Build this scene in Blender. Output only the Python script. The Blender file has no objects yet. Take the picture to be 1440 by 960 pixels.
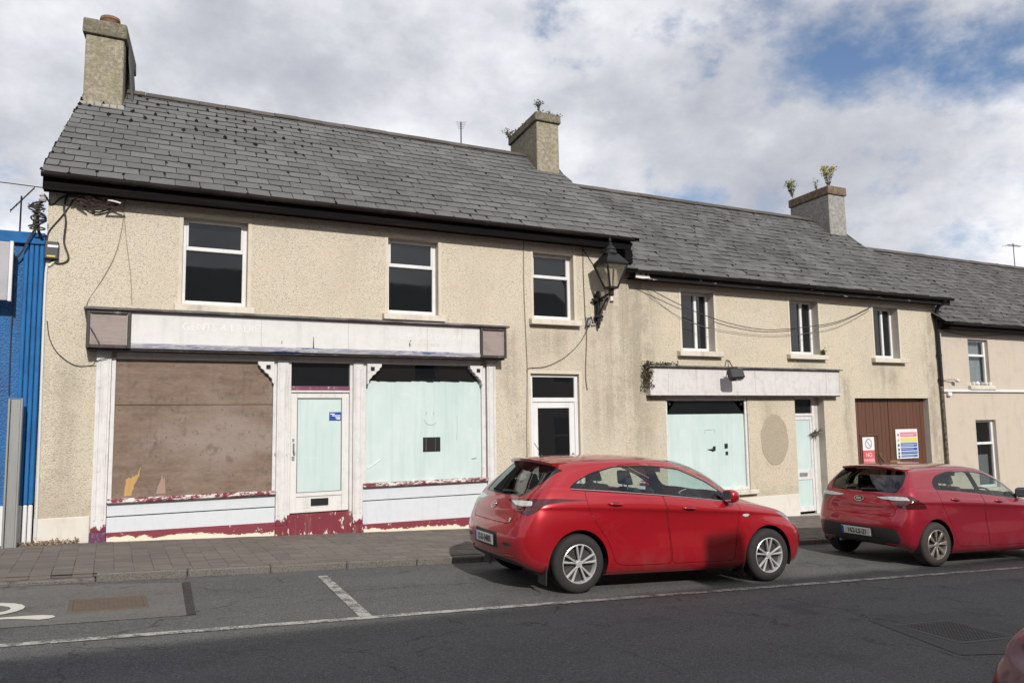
import bpy, bmesh, math, random
from mathutils import Vector, Matrix
random.seed(7)
S = bpy.context.scene
COL = S.collection
PI = math.pi
# ---------------------------------------------------------------- camera
CAMZ = 1.66
cd = bpy.data.cameras.new('camera'); cam = bpy.data.objects.new('camera', cd); COL.objects.link(cam)
cd.sensor_width = 36.0; cd.sensor_fit = 'HORIZONTAL'; cd.lens = 1099.97 / 1440 * 36
cd.clip_start = 0.05; cd.clip_end = 3000
yaw, pitch, roll = 0.4746, 0.1004, 0.0144
fw = Vector((math.sin(yaw)*math.cos(pitch), math.cos(yaw)*math.cos(pitch), math.sin(pitch)))
rt = Vector((math.cos(yaw), -math.sin(yaw), 0)); dn = fw.cross(rt)
r2 = rt*math.cos(roll) + dn*math.sin(roll); d2 = -rt*math.sin(roll) + dn*math.cos(roll)
cam.matrix_world = Matrix(((r2.x, -d2.x, -fw.x, 0), (r2.y, -d2.y, -fw.y, 0), (r2.z, -d2.z, -fw.z, CAMZ), (0, 0, 0, 1)))
S.camera = cam
# ---------------------------------------------------------------- sun and sky
travel = Vector((0.12, 1.0, -0.62)).normalized()
sd = bpy.data.lights.new('sun', 'SUN'); sd.energy = 4.3; sd.angle = math.radians(0.55); sd.color = (1.0, 0.965, 0.91)
sun = bpy.data.objects.new('sun', sd); COL.objects.link(sun)
sun.rotation_euler = travel.to_track_quat('-Z', 'Y').to_euler(); sun.location = (-5, -30, 30)
S.view_settings.view_transform = 'Standard'; S.view_settings.look = 'None'
S.view_settings.exposure = 0.0; S.view_settings.gamma = 1.0

class T:
    """small node-tree writer"""
    def __init__(s, tree): s.t = tree; s.n = tree.nodes; s.l = tree.links
    def node(s, typ, ins=None, **props):
        nd = s.n.new(typ)
        for k, v in props.items(): setattr(nd, k, v)
        for k, v in (ins or {}).items():
            if hasattr(v, 'is_output'): s.l.new(v, nd.inputs[k])
            else: nd.inputs[k].default_value = v
        return nd
    def noise(s, vec, scale, detail=3.0, rough=0.55, out=0, dist=0.0):
        return s.node('ShaderNodeTexNoise', {'Vector': vec, 'Scale': scale, 'Detail': detail, 'Roughness': rough, 'Distortion': dist}).outputs[out]
    def vor(s, vec, scale, feature='F1', out='Distance', rnd=1.0):
        return s.node('ShaderNodeTexVoronoi', {'Vector': vec, 'Scale': scale, 'Randomness': rnd}, feature=feature).outputs[out]
    def ramp(s, fac, stops, interp='LINEAR'):
        nd = s.node('ShaderNodeValToRGB', {'Fac': fac}); cr = nd.color_ramp; cr.interpolation = interp
        while len(cr.elements) < len(stops): cr.elements.new(0.5)
        for e, (p, c) in zip(cr.elements, stops):
            e.position = p; e.color = (c, c, c, 1) if not isinstance(c, (tuple, list)) else (*c, 1)
        return nd.outputs['Color']
    def step(s, fac, a, b): 
        return s.node('ShaderNodeMapRange', {'Value': fac, 'From Min': a, 'From Max': b}, interpolation_type='SMOOTHSTEP').outputs[0]
    def mix(s, fac, a, b, mode='MIX'):
        nd = s.node('ShaderNodeMix', data_type='RGBA', blend_type=mode)
        for i, v in ((0, fac), (6, a), (7, b)):
            if hasattr(v, 'is_output'): s.l.new(v, nd.inputs[i])
            elif i == 0: nd.inputs[0].default_value = v
            else: nd.inputs[i].default_value = (*v, 1) if len(v) == 3 else v
        return nd.outputs[2]
    def m(s, op, a, b=0.0, c=None):
        nd = s.node('ShaderNodeMath', operation=op)
        for i, v in enumerate((a, b, c)):
            if v is None: continue
            if hasattr(v, 'is_output'): s.l.new(v, nd.inputs[i])
            else: nd.inputs[i].default_value = v
        return nd.outputs[0]
    def mapv(s, vec, scale=(1, 1, 1), loc=(0, 0, 0), rot=(0, 0, 0)):
        return s.node('ShaderNodeMapping', {'Vector': vec, 'Scale': scale, 'Location': loc, 'Rotation': rot}).outputs[0]
    def xyz(s, vec): 
        o = s.node('ShaderNodeSeparateXYZ', {'Vector': vec}).outputs; return o[0], o[1], o[2]
    def bump(s, h, strength=0.5, dist=0.01):
        return s.node('ShaderNodeBump', {'Height': h, 'Strength': strength, 'Distance': dist}).outputs[0]

SKYX, SKYY = 5.5, 2.2
W = bpy.data.worlds.new('World'); S.world = W; W.use_nodes = True
wt = T(W.node_tree); W.node_tree.nodes.clear()
sky = wt.node('ShaderNodeTexSky', sky_type='NISHITA')
sky.sun_disc = False; sky.sun_elevation = math.asin(-travel.z); sky.sun_rotation = math.atan2(-travel.x, -travel.y) % (2*PI)
gen = wt.node('ShaderNodeTexCoord').outputs['Generated']
dx, dy, dz = wt.xyz(gen)
sv = wt.mapv(gen, (1, 1, 1.5), (SKYX, SKYY, 0.4))
n1 = wt.noise(sv, 2.6, 12.0, 0.56)
n2 = wt.noise(wt.mapv(gen, (1, 1, 1.6), (SKYX+.06, SKYY+.03, 0.47)), 2.2, 12.0, 0.54)
n3 = wt.noise(wt.mapv(gen, (1, 1, 1.5), (9.4, 1.9, 5.0)), 9.0, 9.0, 0.62)
cover = wt.step(wt.m('ADD', n1, wt.m('MULTIPLY', wt.m('SUBTRACT', n3, 0.5), 0.22)), 0.315, 0.46)
n4 = wt.noise(wt.mapv(gen, (1, 1, 1.5), (2.7, 6.3, 1.1)), 3.3, 10.0, 0.58)
cover = wt.m('MINIMUM', cover, wt.m('ADD', 0.12, wt.m('MULTIPLY', wt.step(n4, 0.33, 0.43), 0.88)))
body = wt.ramp(wt.m('ADD', wt.m('MULTIPLY', n2, 0.70), wt.m('MULTIPLY', n3, 0.30)),
               [(0.34, (0.45, 0.47, 0.535)), (0.44, (0.60, 0.615, 0.67)), (0.52, (0.79, 0.80, 0.85)), (0.60, (1.0, 1.0, 1.02))])
bg1 = wt.node('ShaderNodeBackground', {'Color': wt.mix(1.0, sky.outputs[0], (0.9, 0.97, 1.08), 'MULTIPLY'), 'Strength': 0.115})
bg2 = wt.node('ShaderNodeBackground', {'Color': body, 'Strength': 1.02})
ms = wt.node('ShaderNodeMixShader', {0: cover, 1: bg1.outputs[0], 2: bg2.outputs[0]})
wt.node('ShaderNodeOutputWorld', {'Surface': ms.outputs[0]})

# ---------------------------------------------------------------- helpers
ORI = {}
def cg(s): return max(-1.7*s, min(1.7*s, random.gauss(0, s)))
class MB:
    def __init__(s): s.v = []; s.f = []
    def add(s, vs, fs):
        b = len(s.v); s.v += [tuple(x) for x in vs]; s.f += [tuple(b+i for i in q) for q in fs]; return s
    def box(s, x0, x1, y0, y1, z0, z1):
        return s.add([(x0,y0,z0),(x1,y0,z0),(x1,y1,z0),(x0,y1,z0),(x0,y0,z1),(x1,y0,z1),(x1,y1,z1),(x0,y1,z1)],
                     [(0,3,2,1),(4,5,6,7),(0,1,5,4),(1,2,6,5),(2,3,7,6),(3,0,4,7)])
    def hexa(s, bottom, top):      # two quads
        return s.add(list(bottom)+list(top), [(0,3,2,1),(4,5,6,7),(0,1,5,4),(1,2,6,5),(2,3,7,6),(3,0,4,7)])
    def obox(s, c, half, R):       # oriented box
        c = Vector(c); P = []
        for z in (-1, 1):
            for x, y in ((-1,-1),(1,-1),(1,1),(-1,1)):
                P.append(c + R @ Vector((x*half[0], y*half[1], z*half[2])))
        return s.hexa(P[:4], P[4:])
    def prism(s, poly, axis, a0, a1):   # poly of 2D points; axis 'y': (x,z), 'z': (x,y), 'x': (y,z)
        def p3(p, a): return (p[0], a, p[1]) if axis == 'y' else ((p[0], p[1], a) if axis == 'z' else (a, p[0], p[1]))
        n = len(poly)
        vs = [p3(p, a0) for p in poly] + [p3(p, a1) for p in poly]
        fs = [tuple(range(n)), tuple(range(2*n-1, n-1, -1))] + [(i, n+i, n+(i+1) % n, (i+1) % n) for i in range(n)]
        return s.add(vs, fs)
    def tube(s, pts, r, n=6, cap=True):
        pts = [Vector(p) for p in pts]; vs = []; rr = r if isinstance(r, (list, tuple)) else [r]*len(pts)
        up = Vector((0.13, 0.27, 0.95))
        for i, p in enumerate(pts):
            t = (pts[min(i+1, len(pts)-1)] - pts[max(i-1, 0)]).normalized()
            a = t.cross(up)
            if a.length < 0.05: a = t.cross(Vector((1, 0, 0)))
            a.normalize(); b = t.cross(a)
            for k in range(n):
                an = 2*PI*k/n; vs.append(p + (a*math.cos(an) + b*math.sin(an))*rr[i])
        fs = [(i*n+k, i*n+(k+1) % n, (i+1)*n+(k+1) % n, (i+1)*n+k) for i in range(len(pts)-1) for k in range(n)]
        if cap: fs += [tuple(range(n-1, -1, -1)), tuple((len(pts)-1)*n+k for k in range(n))]
        return s.add(vs, fs)
    def lathe(s, prof, n=24, c=(0, 0, 0), axis='z', close=False):   # prof (r, h)
        vs = []
        for r, h in prof:
            for k in range(n):
                a = 2*PI*k/n; x, y = r*math.cos(a), r*math.sin(a)
                vs.append((c[0]+x, c[1]+y, c[2]+h) if axis == 'z' else (c[0]+x, c[1]+h, c[2]+y))
        m = len(prof)
        fs = [(i*n+k, i*n+(k+1) % n, ((i+1) % m)*n+(k+1) % n, ((i+1) % m)*n+k) for i in range(m if close else m-1) for k in range(n)]
        return s.add(vs, fs)
    def build(s, name, mat, parent=None, smooth=False, bevel=0.0, recalc=True, ori=None, seg=1, auto=None):
        o0 = ORI.get(parent.name, (0, 0, 0)) if parent else (ori or (0, 0, 0))
        me = bpy.data.meshes.new(name)
        me.from_pydata([(x-o0[0], y-o0[1], z-o0[2]) for x, y, z in s.v], [], s.f)
        if recalc or bevel:
            bm = bmesh.new(); bm.from_mesh(me)
            if recalc: bmesh.ops.recalc_face_normals(bm, faces=bm.faces)
            if bevel:
                es = [e for e in bm.edges if len(e.link_faces) == 2 and e.calc_face_angle(0) > 0.6]
                bmesh.ops.bevel(bm, geom=es, offset=bevel, segments=seg, profile=0.6, affect='EDGES', clamp_overlap=True)
            bm.to_mesh(me); bm.free()
        if smooth or auto: me.polygons.foreach_set('use_smooth', [True]*len(me.polygons))
        if auto: me.set_sharp_from_angle(angle=auto)
        if mat: me.materials.append(mat)
        return link(me, name, parent, o0)
def link(me, name, parent=None, o0=(0, 0, 0)):
    o = bpy.data.objects.new(name, me); COL.objects.link(o); ORI[o.name] = tuple(o0)
    if parent: o.parent = parent
    else: o.location = o0
    return o
def tag(o, label=None, cat=None, group=None, kind=None):
    if label: o['label'] = label
    if cat: o['category'] = cat
    if group: o['group'] = group
    if kind: o['kind'] = kind
    return o
def thing(name, label, cat, loc, group=None, rz=None):
    o = bpy.data.objects.new(name, None); COL.objects.link(o); o.location = loc; o.empty_display_size = 0.2
    ORI[o.name] = tuple(loc) if rz is None else (0, 0, 0)
    if rz is not None: o.rotation_euler = rz
    return tag(o, label, cat, group)
def Rz(a): return Matrix.Rotation(a, 3, 'Z')
def text_mesh(txt, size, depth=0.002, align='CENTER', shear=0.0, bold=0.0):
    cu = bpy.data.curves.new('lettering', 'FONT'); cu.body = txt; cu.size = size; cu.extrude = depth
    cu.align_x = align; cu.align_y = 'CENTER'; cu.shear = shear; cu.offset = bold; cu.resolution_u = 3
    o = bpy.data.objects.new('lettering', cu); COL.objects.link(o)
    dg = bpy.context.evaluated_depsgraph_get(); me = bpy.data.meshes.new_from_object(o.evaluated_get(dg))
    bpy.data.objects.remove(o); bpy.data.curves.remove(cu); return me
def lettering(txt, size, mat, M, parent, depth=0.002, sx=1.0, **k):
    me = text_mesh(txt, size, depth, **k); me.transform(M @ Matrix.Diagonal((sx, 1, 1, 1))); me.materials.clear(); me.materials.append(mat)
    o0 = ORI.get(parent.name, (0, 0, 0)) if parent else (0, 0, 0)
    me.transform(Matrix.Translation((-o0[0], -o0[1], -o0[2])))
    return link(me, 'lettering', parent, o0)
def facing(x, y, z): return Matrix.Translation((x, y, z)) @ Matrix.Rotation(PI/2, 4, 'X')   # text that faces -Y

# ---------------------------------------------------------------- materials
MATS = {}
def mat(name, fn):
    if name in MATS: return MATS[name]
    ma = bpy.data.materials.new(name); ma.use_nodes = True; t = T(ma.node_tree)
    b = t.n['Principled BSDF']; fn(t, b); MATS[name] = ma; return ma
def setc(t, b, col=None, rough=None, norm=None, metal=None, spec=None, coat=None):
    for k, v in (('Base Color', col), ('Roughness', rough), ('Normal', norm), ('Metallic', metal), ('Specular IOR Level', spec), ('Coat Weight', coat)):
        if v is None: continue
        if hasattr(v, 'is_output'): t.l.new(v, b.inputs[k])
        else: b.inputs[k].default_value = (*v, 1) if isinstance(v, tuple) else v
def pos(t): return t.node('ShaderNodeNewGeometry').outputs['Position']
def obc(t): return t.node('ShaderNodeTexCoord').outputs['Object']
def rand(t):
    a = t.node('ShaderNodeObjectInfo').outputs['Random']; b = t.node('ShaderNodeNewGeometry').outputs['Random Per Island']
    return t.m('FRACT', t.m('ADD', a, b))

def f_pebble(base, dark, stain, damp=None):
    def fn(t, b):
        p = pos(t); x, y, z = t.xyz(p)
        g1 = t.vor(p, 58.0); g2 = t.noise(p, 62.0, 5, 0.7); g3 = t.noise(p, 130.0, 2, 0.6); g4 = t.noise(p, 27.0, 4, 0.7)
        h = t.m('ADD', t.m('MULTIPLY', t.m('SUBTRACT', 1.0, g1), 0.5), t.m('MULTIPLY', g2, 1.0))
        big = t.noise(t.mapv(p, (0.55, 1, 0.35)), 1.7, 6, 0.62); mid = t.noise(p, 5.0, 6, 0.68)
        st = t.noise(t.mapv(p, (3.2, 2, 0.16)), 1.6, 6, 0.66)
        c = t.mix(t.step(g2, 0.34, 0.52), dark, base)
        c = t.mix(t.m('MULTIPLY', t.step(g4, 0.58, 0.66), 0.8), c, tuple(q*0.47 for q in base))
        c = t.mix(t.m('MULTIPLY', t.step(g3, 0.55, 0.70), 0.7), c, tuple(min(1, q*1.25) for q in base))
        c = t.mix(t.m('MULTIPLY', t.step(big, 0.44, 0.70), 0.40), c, stain); c = t.mix(t.m('MULTIPLY', t.step(t.noise(p, 2.1, 5, .6), .5, .68), .35), c, (base[0]*1.02, base[1]*.93, base[2]*.90))
        c = t.mix(t.m('MULTIPLY', t.step(mid, 0.52, 0.72), 0.28), c, tuple(q*0.85 for q in stain))
        c = t.mix(t.m('MULTIPLY', t.step(st, 0.58, 0.78), 0.28), c, tuple(q*0.70 for q in stain))
        # dirt splashed up from the pavement
        hg = t.m('ADD', t.m('ADD', z, t.m('MULTIPLY', x, 0.04)), t.m('MULTIPLY', t.m('SUBTRACT', mid, 0.5), 1.4))
        c = t.mix(t.m('MULTIPLY', t.step(hg, 0.95, 0.15), 0.5), c, tuple(q*0.66 for q in stain))
        for cx, wx, za, zb_, k in (damp or ()):      # damp patches: centre and half width along the wall, from height zb to za
            e = t.m('ABSOLUTE', t.m('SUBTRACT', t.m('ADD', x, t.m('MULTIPLY', t.m('SUBTRACT', big, 0.5), 1.2)), cx))
            f = t.m('MULTIPLY', t.step(e, wx, wx*0.15), t.m('MULTIPLY', t.step(z, zb_-0.25, zb_+0.6), t.step(z, za+0.1, za-0.25)))
            f = t.m('MULTIPLY', f, t.step(t.m('ADD', st, t.m('MULTIPLY', mid, 0.6)), 0.58, 0.92))
            c = t.mix(t.m('MULTIPLY', f, k*0.72), c, tuple(q*0.50 for q in stain))
        setc(t, b, c, 0.93, t.bump(h, 0.8, 0.018), spec=0.15)
    return fn
CREAM = mat('pebbledash_cream', f_pebble((0.585, 0.522, 0.415), (0.36, 0.31, 0.235), (0.47, 0.40, 0.315), ((8.5, .75, 4.9, 1.2, .65), (1.35, .6, 3.3, 3.28, .5), (4.5, .6, 3.35, 3.28, .5), (7.25, .62, 3.35, 2.7, .7), (-.6, .35, 2.6, .5, .5), (6.35, .3, 3.3, .4, .55))))
CREAM2 = mat('pebbledash_cream_weathered', f_pebble((0.57, 0.505, 0.395), (0.36, 0.31, 0.23), (0.43, 0.375, 0.285), ((9.0, .8, 4.4, .8, .7), (10.6, .6, 2.86, 2.7, .7), (13.6, .6, 2.86, 2.3, .7), (16.3, .6, 2.85, 2.0, .7), (17.85, .4, 4.3, .2, .8), (14.75, .3, 2.6, .2, .6), (12.4, .5, 2.1, .5, .4))))
PATCHOLD = mat('bare_pebbledash', f_pebble((0.40, 0.345, 0.26), (0.25, 0.21, 0.155), (0.30, 0.265, 0.20)))
def f_smooth(base, stain, amt=0.5, bs=0.25):
    def fn(t, b):
        p = pos(t); n = t.noise(p, 3.0, 6, 0.62); d = t.noise(t.mapv(p, (3, 3, 0.5)), 2.2, 5, 0.65); f = t.noise(p, 60, 3, 0.6)
        c = t.mix(t.m('MULTIPLY', t.step(n, 0.45, 0.75), amt), base, stain)
        c = t.mix(t.m('MULTIPLY', t.step(d, 0.52, 0.8), amt), c, tuple(x*0.75 for x in stain))
        c = t.mix(t.m('MULTIPLY', t.step(f, 0.6, 0.75), 0.25), c, stain)
        setc(t, b, c, 0.85, t.bump(t.m('ADD', f, n), bs, 0.006), spec=0.25)
    return fn
BEIGE = mat('beige_smooth_render', f_smooth((0.475, 0.41, 0.335), (0.36, 0.31, 0.255), 0.4))
TRIM = mat('smooth_cream_plaster', f_smooth((0.545, 0.485, 0.39), (0.40, 0.35, 0.28), 0.5))
SILLM = mat('painted_sill_stone', f_smooth((0.57, 0.52, 0.44), (0.33, 0.29, 0.24), 0.7))
PLINTH = mat('white_painted_plinth', f_smooth((0.60, 0.565, 0.51), (0.50, 0.44, 0.36), 0.5))
REVEAL = mat('grey_reveal_plaster', f_smooth((0.50, 0.46, 0.40), (0.33, 0.30, 0.26), 0.5))
def f_chim(base, dark, lich):
    def fn(t, b):
        p = pos(t); n = t.noise(p, 14, 6, 0.7); g = t.noise(p, 45, 4, 0.7); s = t.noise(t.mapv(p, (3, 3, 0.6)), 2.4, 5, 0.6)
        c = t.mix(t.step(n, 0.38, 0.66), dark, base); c = t.mix(t.m('MULTIPLY', t.step(s, 0.48, 0.7), 0.6), c, lich)
        c = t.mix(t.m('MULTIPLY', t.step(g, 0.56, 0.7), 0.7), c, tuple(x*0.45 for x in dark))
        setc(t, b, c, 0.95, t.bump(t.m('ADD', n, g), 0.8, 0.02), spec=0.1)
    return fn
CHIM = mat('chimney_render', f_chim((0.37, 0.325, 0.245), (0.225, 0.20, 0.15), (0.22, 0.21, 0.12)))
CHIMG = mat('chimney_render_grey', f_chim((0.36, 0.35, 0.32), (0.22, 0.21, 0.19), (0.27, 0.26, 0.23)))
CHIMCAP = mat('chimney_cap_mossy', f_chim((0.25, 0.22, 0.17), (0.13, 0.115, 0.085), (0.17, 0.16, 0.09)))
RUSTCAP = mat('chimney_cap_rusty', f_chim((0.24, 0.17, 0.125), (0.12, 0.085, 0.065), (0.25, 0.20, 0.14)))
def f_slate(a, c2):
    def fn(t, b):
        r = rand(t); p = pos(t); big = t.noise(p, 0.8, 5, 0.6); g = t.noise(t.mapv(p, (9, 9, 9)), 2.0, 5, 0.65)
        c = t.mix(r, a, c2)
        c = t.mix(t.m('MULTIPLY', t.step(big, 0.46, 0.62), 0.42), c, tuple(x*0.64 for x in a))
        c = t.mix(t.m('MULTIPLY', t.step(g, 0.52, 0.72), 0.35), c, tuple(x*1.35 for x in c2))
        lich = t.m('ADD', t.noise(p, 30, 3, 0.6), t.m('MULTIPLY', t.m('SUBTRACT', t.noise(p, .9, 4, .6), .5), .35))
        c = t.mix(t.m('MULTIPLY', t.step(lich, 0.66, 0.74), 0.6), c, (0.24, 0.235, 0.19))
        setc(t, b, c, t.m('ADD', 0.62, t.m('MULTIPLY', g, 0.25)), t.bump(g, 0.35, 0.01), spec=0.3)
    return fn
SLATE = mat('grey_slate', f_slate((0.092, 0.091, 0.089), (0.128, 0.125, 0.121)))
SLATE2 = mat('dark_slate', f_slate((0.070, 0.069, 0.067), (0.116, 0.113, 0.109)))
SLATE3 = mat('brown_grey_slate', f_slate((0.054, 0.051, 0.050), (0.104, 0.099, 0.094)))
DECK = mat('roof_deck_dark', lambda t, b: setc(t, b, (0.012, 0.012, 0.012), 0.95, spec=0.1))
RIDGE = mat('clay_ridge_tile', f_slate((0.068, 0.058, 0.052), (0.10, 0.086, 0.076)))
def f_black(t, b):
    p = pos(t); n = t.noise(t.mapv(p, (0.8, 5, 22)), 1.0, 4, 0.6); n2 = t.noise(t.mapv(p, (3, 3, 3)), 1.5, 5, 0.7)
    c = t.mix(t.step(n, 0.5, 0.72), (0.005, 0.0045, 0.0045), (0.016, 0.012, 0.011)); c = t.mix(t.m('MULTIPLY', t.step(n2, 0.60, 0.72), 0.25), c, (0.03, 0.025, 0.022))
    setc(t, b, c, 0.8, spec=0.08)
BLACKW = mat('weathered_black_paint', f_black)
def f_blackpeel(t, b):
    p = pos(t); n = t.noise(t.mapv(p, (2.2, 6, 9)), 1.4, 6, 0.7)
    c = t.mix(t.step(n, 0.635, 0.67), (0.010, 0.009, 0.009), (0.36, 0.34, 0.31)); n3 = t.noise(t.mapv(p, (1.2, 5, 25)), 1.5, 4, 0.6)
    c = t.mix(t.m('MULTIPLY', t.step(n3, 0.5, 0.65), 0.45), c, (0.035, 0.03, 0.028)); setc(t, b, c, 0.75, t.bump(n, 0.3, 0.01), spec=.15)
BLACKPEEL = mat('peeling_black_paint', f_blackpeel)
GUTTER = mat('brown_black_gutter', lambda t, b: setc(t, b, t.mix(t.step(t.noise(t.mapv(pos(t), (1.5, 3, 8)), 1.5, 4, 0.6), 0.4, 0.7), (0.010, 0.008, 0.007), (0.030, 0.021, 0.019)), 0.55, spec=.25))
IRON = mat('black_painted_iron', lambda t, b: setc(t, b, t.mix(t.noise(obc(t), 14, 4, 0.6), (0.007, 0.007, 0.008), (0.022, 0.021, 0.021)), 0.5, spec=.3))
CABLE = mat('black_cable', lambda t, b: setc(t, b, (0.035, 0.03, 0.027), 0.7))
CABLEC = mat('painted_over_cable', lambda t, b: setc(t, b, (0.24, 0.20, 0.145), 0.8))
CABLEG = mat('grey_cable', lambda t, b: setc(t, b, (0.42, 0.42, 0.40), 0.6))
def f_peel(base, under, thr=0.66, dirt=0.35, lo=None, lothr=0.0, loz=None):
    """old paint: dirt streaks and chips; lo = colour of older coat showing through towards the foot (loz = z0 - 0.04 x, height)"""
    def fn(t, b):
        p = pos(t); n = t.noise(p, 8.0, 7, 0.7); ch = t.noise(t.mapv(p, (1, 1, 0.55)), 13.0, 6, 0.72); st = t.noise(t.mapv(p, (5, 5, 0.5)), 1.5, 5, 0.62)
        gr = t.noise(t.mapv(p, (26, 26, 1.5)), 1.2, 4, 0.6)
        c = t.mix(t.m('MULTIPLY', t.step(n, 0.42, 0.72), dirt), base, tuple(x*0.72 for x in base))
        c = t.mix(t.m('MULTIPLY', t.step(st, 0.52, 0.75), dirt), c, (0.36, 0.335, 0.30))
        c = t.mix(t.m('MULTIPLY', t.step(gr, 0.58, 0.7), dirt*0.6), c, tuple(x*0.66 for x in base))
        c = t.mix(t.step(ch, thr, thr+0.025), c, under)
        if lo:
            x, y, z = t.xyz(p)
            hgt = t.m('DIVIDE', t.m('SUBTRACT', t.m('ADD', z, t.m('MULTIPLY', x, 0.042)), loz[0]), loz[1])
            k = t.m('SUBTRACT', t.m('ADD', t.noise(t.mapv(p, (1, 1, 0.6)), 7.0, 6, 0.75), lothr), hgt)
            c = t.mix(t.step(k, 0.0, 0.04), c, lo)
        setc(t, b, c, 0.62, t.bump(t.m('ADD', ch, t.m('MULTIPLY', gr, 0.3)), 0.4, 0.006), spec=0.35)
    return fn
WHITEP = mat('old_white_paint', f_peel((0.60, 0.585, 0.57), (0.25, 0.22, 0.19), 0.655, .55))
WHITEFOOT = mat('old_white_paint_maroon_foot', f_peel((0.60, 0.585, 0.57), (0.28, 0.25, 0.22), 0.655, .55, lo=(0.15, 0.018, 0.03), lothr=-0.05, loz=(0.06, 0.62)))
WHITEDOOR = mat('white_door_paint_maroon_foot', f_peel((0.61, 0.595, 0.575), (0.17, 0.03, 0.05), 0.69, lo=(0.17, 0.022, 0.038), lothr=0.03, loz=(0.08, 0.52)))
MAROON = mat('peeling_maroon_paint', f_peel((0.165, 0.022, 0.034), (0.66, 0.60, 0.48), 0.60, 0.3))
def f_maroonfoot(t, b):
    p = pos(t); x, y, z = t.xyz(p); n = t.noise(t.mapv(p, (1, 1, 1.4)), 6.0, 7, 0.72); ch = t.noise(p, 15, 6, 0.72); big = t.noise(t.mapv(p, (1, 0.2, 0.2)), 1.3, 3, 0.5)
    hgt = t.m('DIVIDE', t.m('SUBTRACT', t.m('ADD', z, t.m('MULTIPLY', x, 0.042)), 0.09), 0.22)
    k = t.m('SUBTRACT', t.m('ADD', t.m('MULTIPLY', n, 0.9), t.m('MULTIPLY', big, 0.5)), t.m('ADD', hgt, 0.40))
    c = t.mix(t.m('MULTIPLY', t.step(n, 0.45, 0.7), 0.5), (0.18, 0.022, 0.034), (0.12, 0.02, 0.028))
    c = t.mix(t.step(ch, 0.635, 0.655), c, (0.62, 0.56, 0.46)); c = t.mix(t.step(k, 0.0, 0.03), c, (0.66, 0.59, 0.46))
    setc(t, b, c, 0.6, t.bump(t.m('ADD', k, ch), 0.4, 0.008))
MAROONF = mat('maroon_band_flaking_to_cream', f_maroonfoot)
PURPLE = mat('faded_purple_paint', f_peel((0.17, 0.045, 0.09), (0.6, 0.55, 0.5), 0.63, 0.4))
STALL = mat('pale_blue_white_panel', f_peel((0.545, 0.565, 0.59), (0.5, 0.5, 0.48), 0.74, 0.2))
SIGNW = mat('dirty_white_signboard', f_peel((0.585, 0.575, 0.555), (0.55, 0.53, 0.48), 0.72, 0.28))
SIGNW2 = mat('grimy_white_signboard', f_peel((0.56, 0.535, 0.52), (0.30, 0.28, 0.25), 0.70, 0.55))
GHOST = mat('painted_out_letters', lambda t, b: setc(t, b, t.mix(t.step(t.noise(pos(t), 6, 5, 0.7), 0.40, 0.70), (0.64, 0.63, 0.61), (0.598, 0.588, 0.568)), 0.6))
GHOST2 = mat('painted_out_small_print', lambda t, b: setc(t, b, t.mix(t.step(t.noise(pos(t), 8, 5, 0.7), 0.45, 0.6), (0.52, 0.47, 0.41), (0.57, 0.555, 0.53)), 0.6))
def f_lead(t, b):
    p = pos(t); n = t.noise(t.mapv(p, (2.2, 4, 8)), 1.6, 6, 0.7); c = t.mix(t.step(n, 0.4, 0.62), (0.055, 0.05, 0.05), (0.16, 0.15, 0.145))
    setc(t, b, c, 0.75, t.bump(n, 0.4, 0.01))
LEAD = mat('weathered_sign_capping', f_lead)
def f_bluepeel(t, b):
    p = pos(t); n = t.noise(t.mapv(p, (1.5, 4, 14)), 2.0, 6, 0.7); m2 = t.noise(t.mapv(p, (0.9, 1, 6)), 1.6, 5, 0.6)
    c = t.mix(t.step(n, 0.42, 0.52), (0.46, 0.45, 0.46), (0.27, 0.27, 0.32)); c = t.mix(t.step(m2, 0.53, 0.60), c, (0.03, 0.07, 0.24)); c = t.mix(t.step(n, 0.60, 0.63), c, (0.68, 0.66, 0.62))
    setc(t, b, c, 0.65, t.bump(n, 0.4, 0.006))
BLUEPEEL = mat('blue_grey_flaking_moulding', f_bluepeel)
DARKWOOD = mat('dark_rotten_wood', f_peel((0.045, 0.035, 0.032), (0.13, 0.115, 0.10), 0.62, 0.4))
def f_greywood(t, b):
    p = pos(t); n = t.noise(t.mapv(p, (3, 3, 26)), 1.5, 6, 0.65); s = t.noise(p, 4, 5, 0.6)
    c = t.mix(n, (0.20, 0.16, 0.145), (0.33, 0.275, 0.25)); c = t.mix(t.m('MULTIPLY', t.step(s, 0.5, 0.75), 0.5), c, (0.15, 0.12, 0.11)); setc(t, b, c, 0.8)
GREYWOOD = mat('weathered_grey_brown_board', f_greywood)
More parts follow.
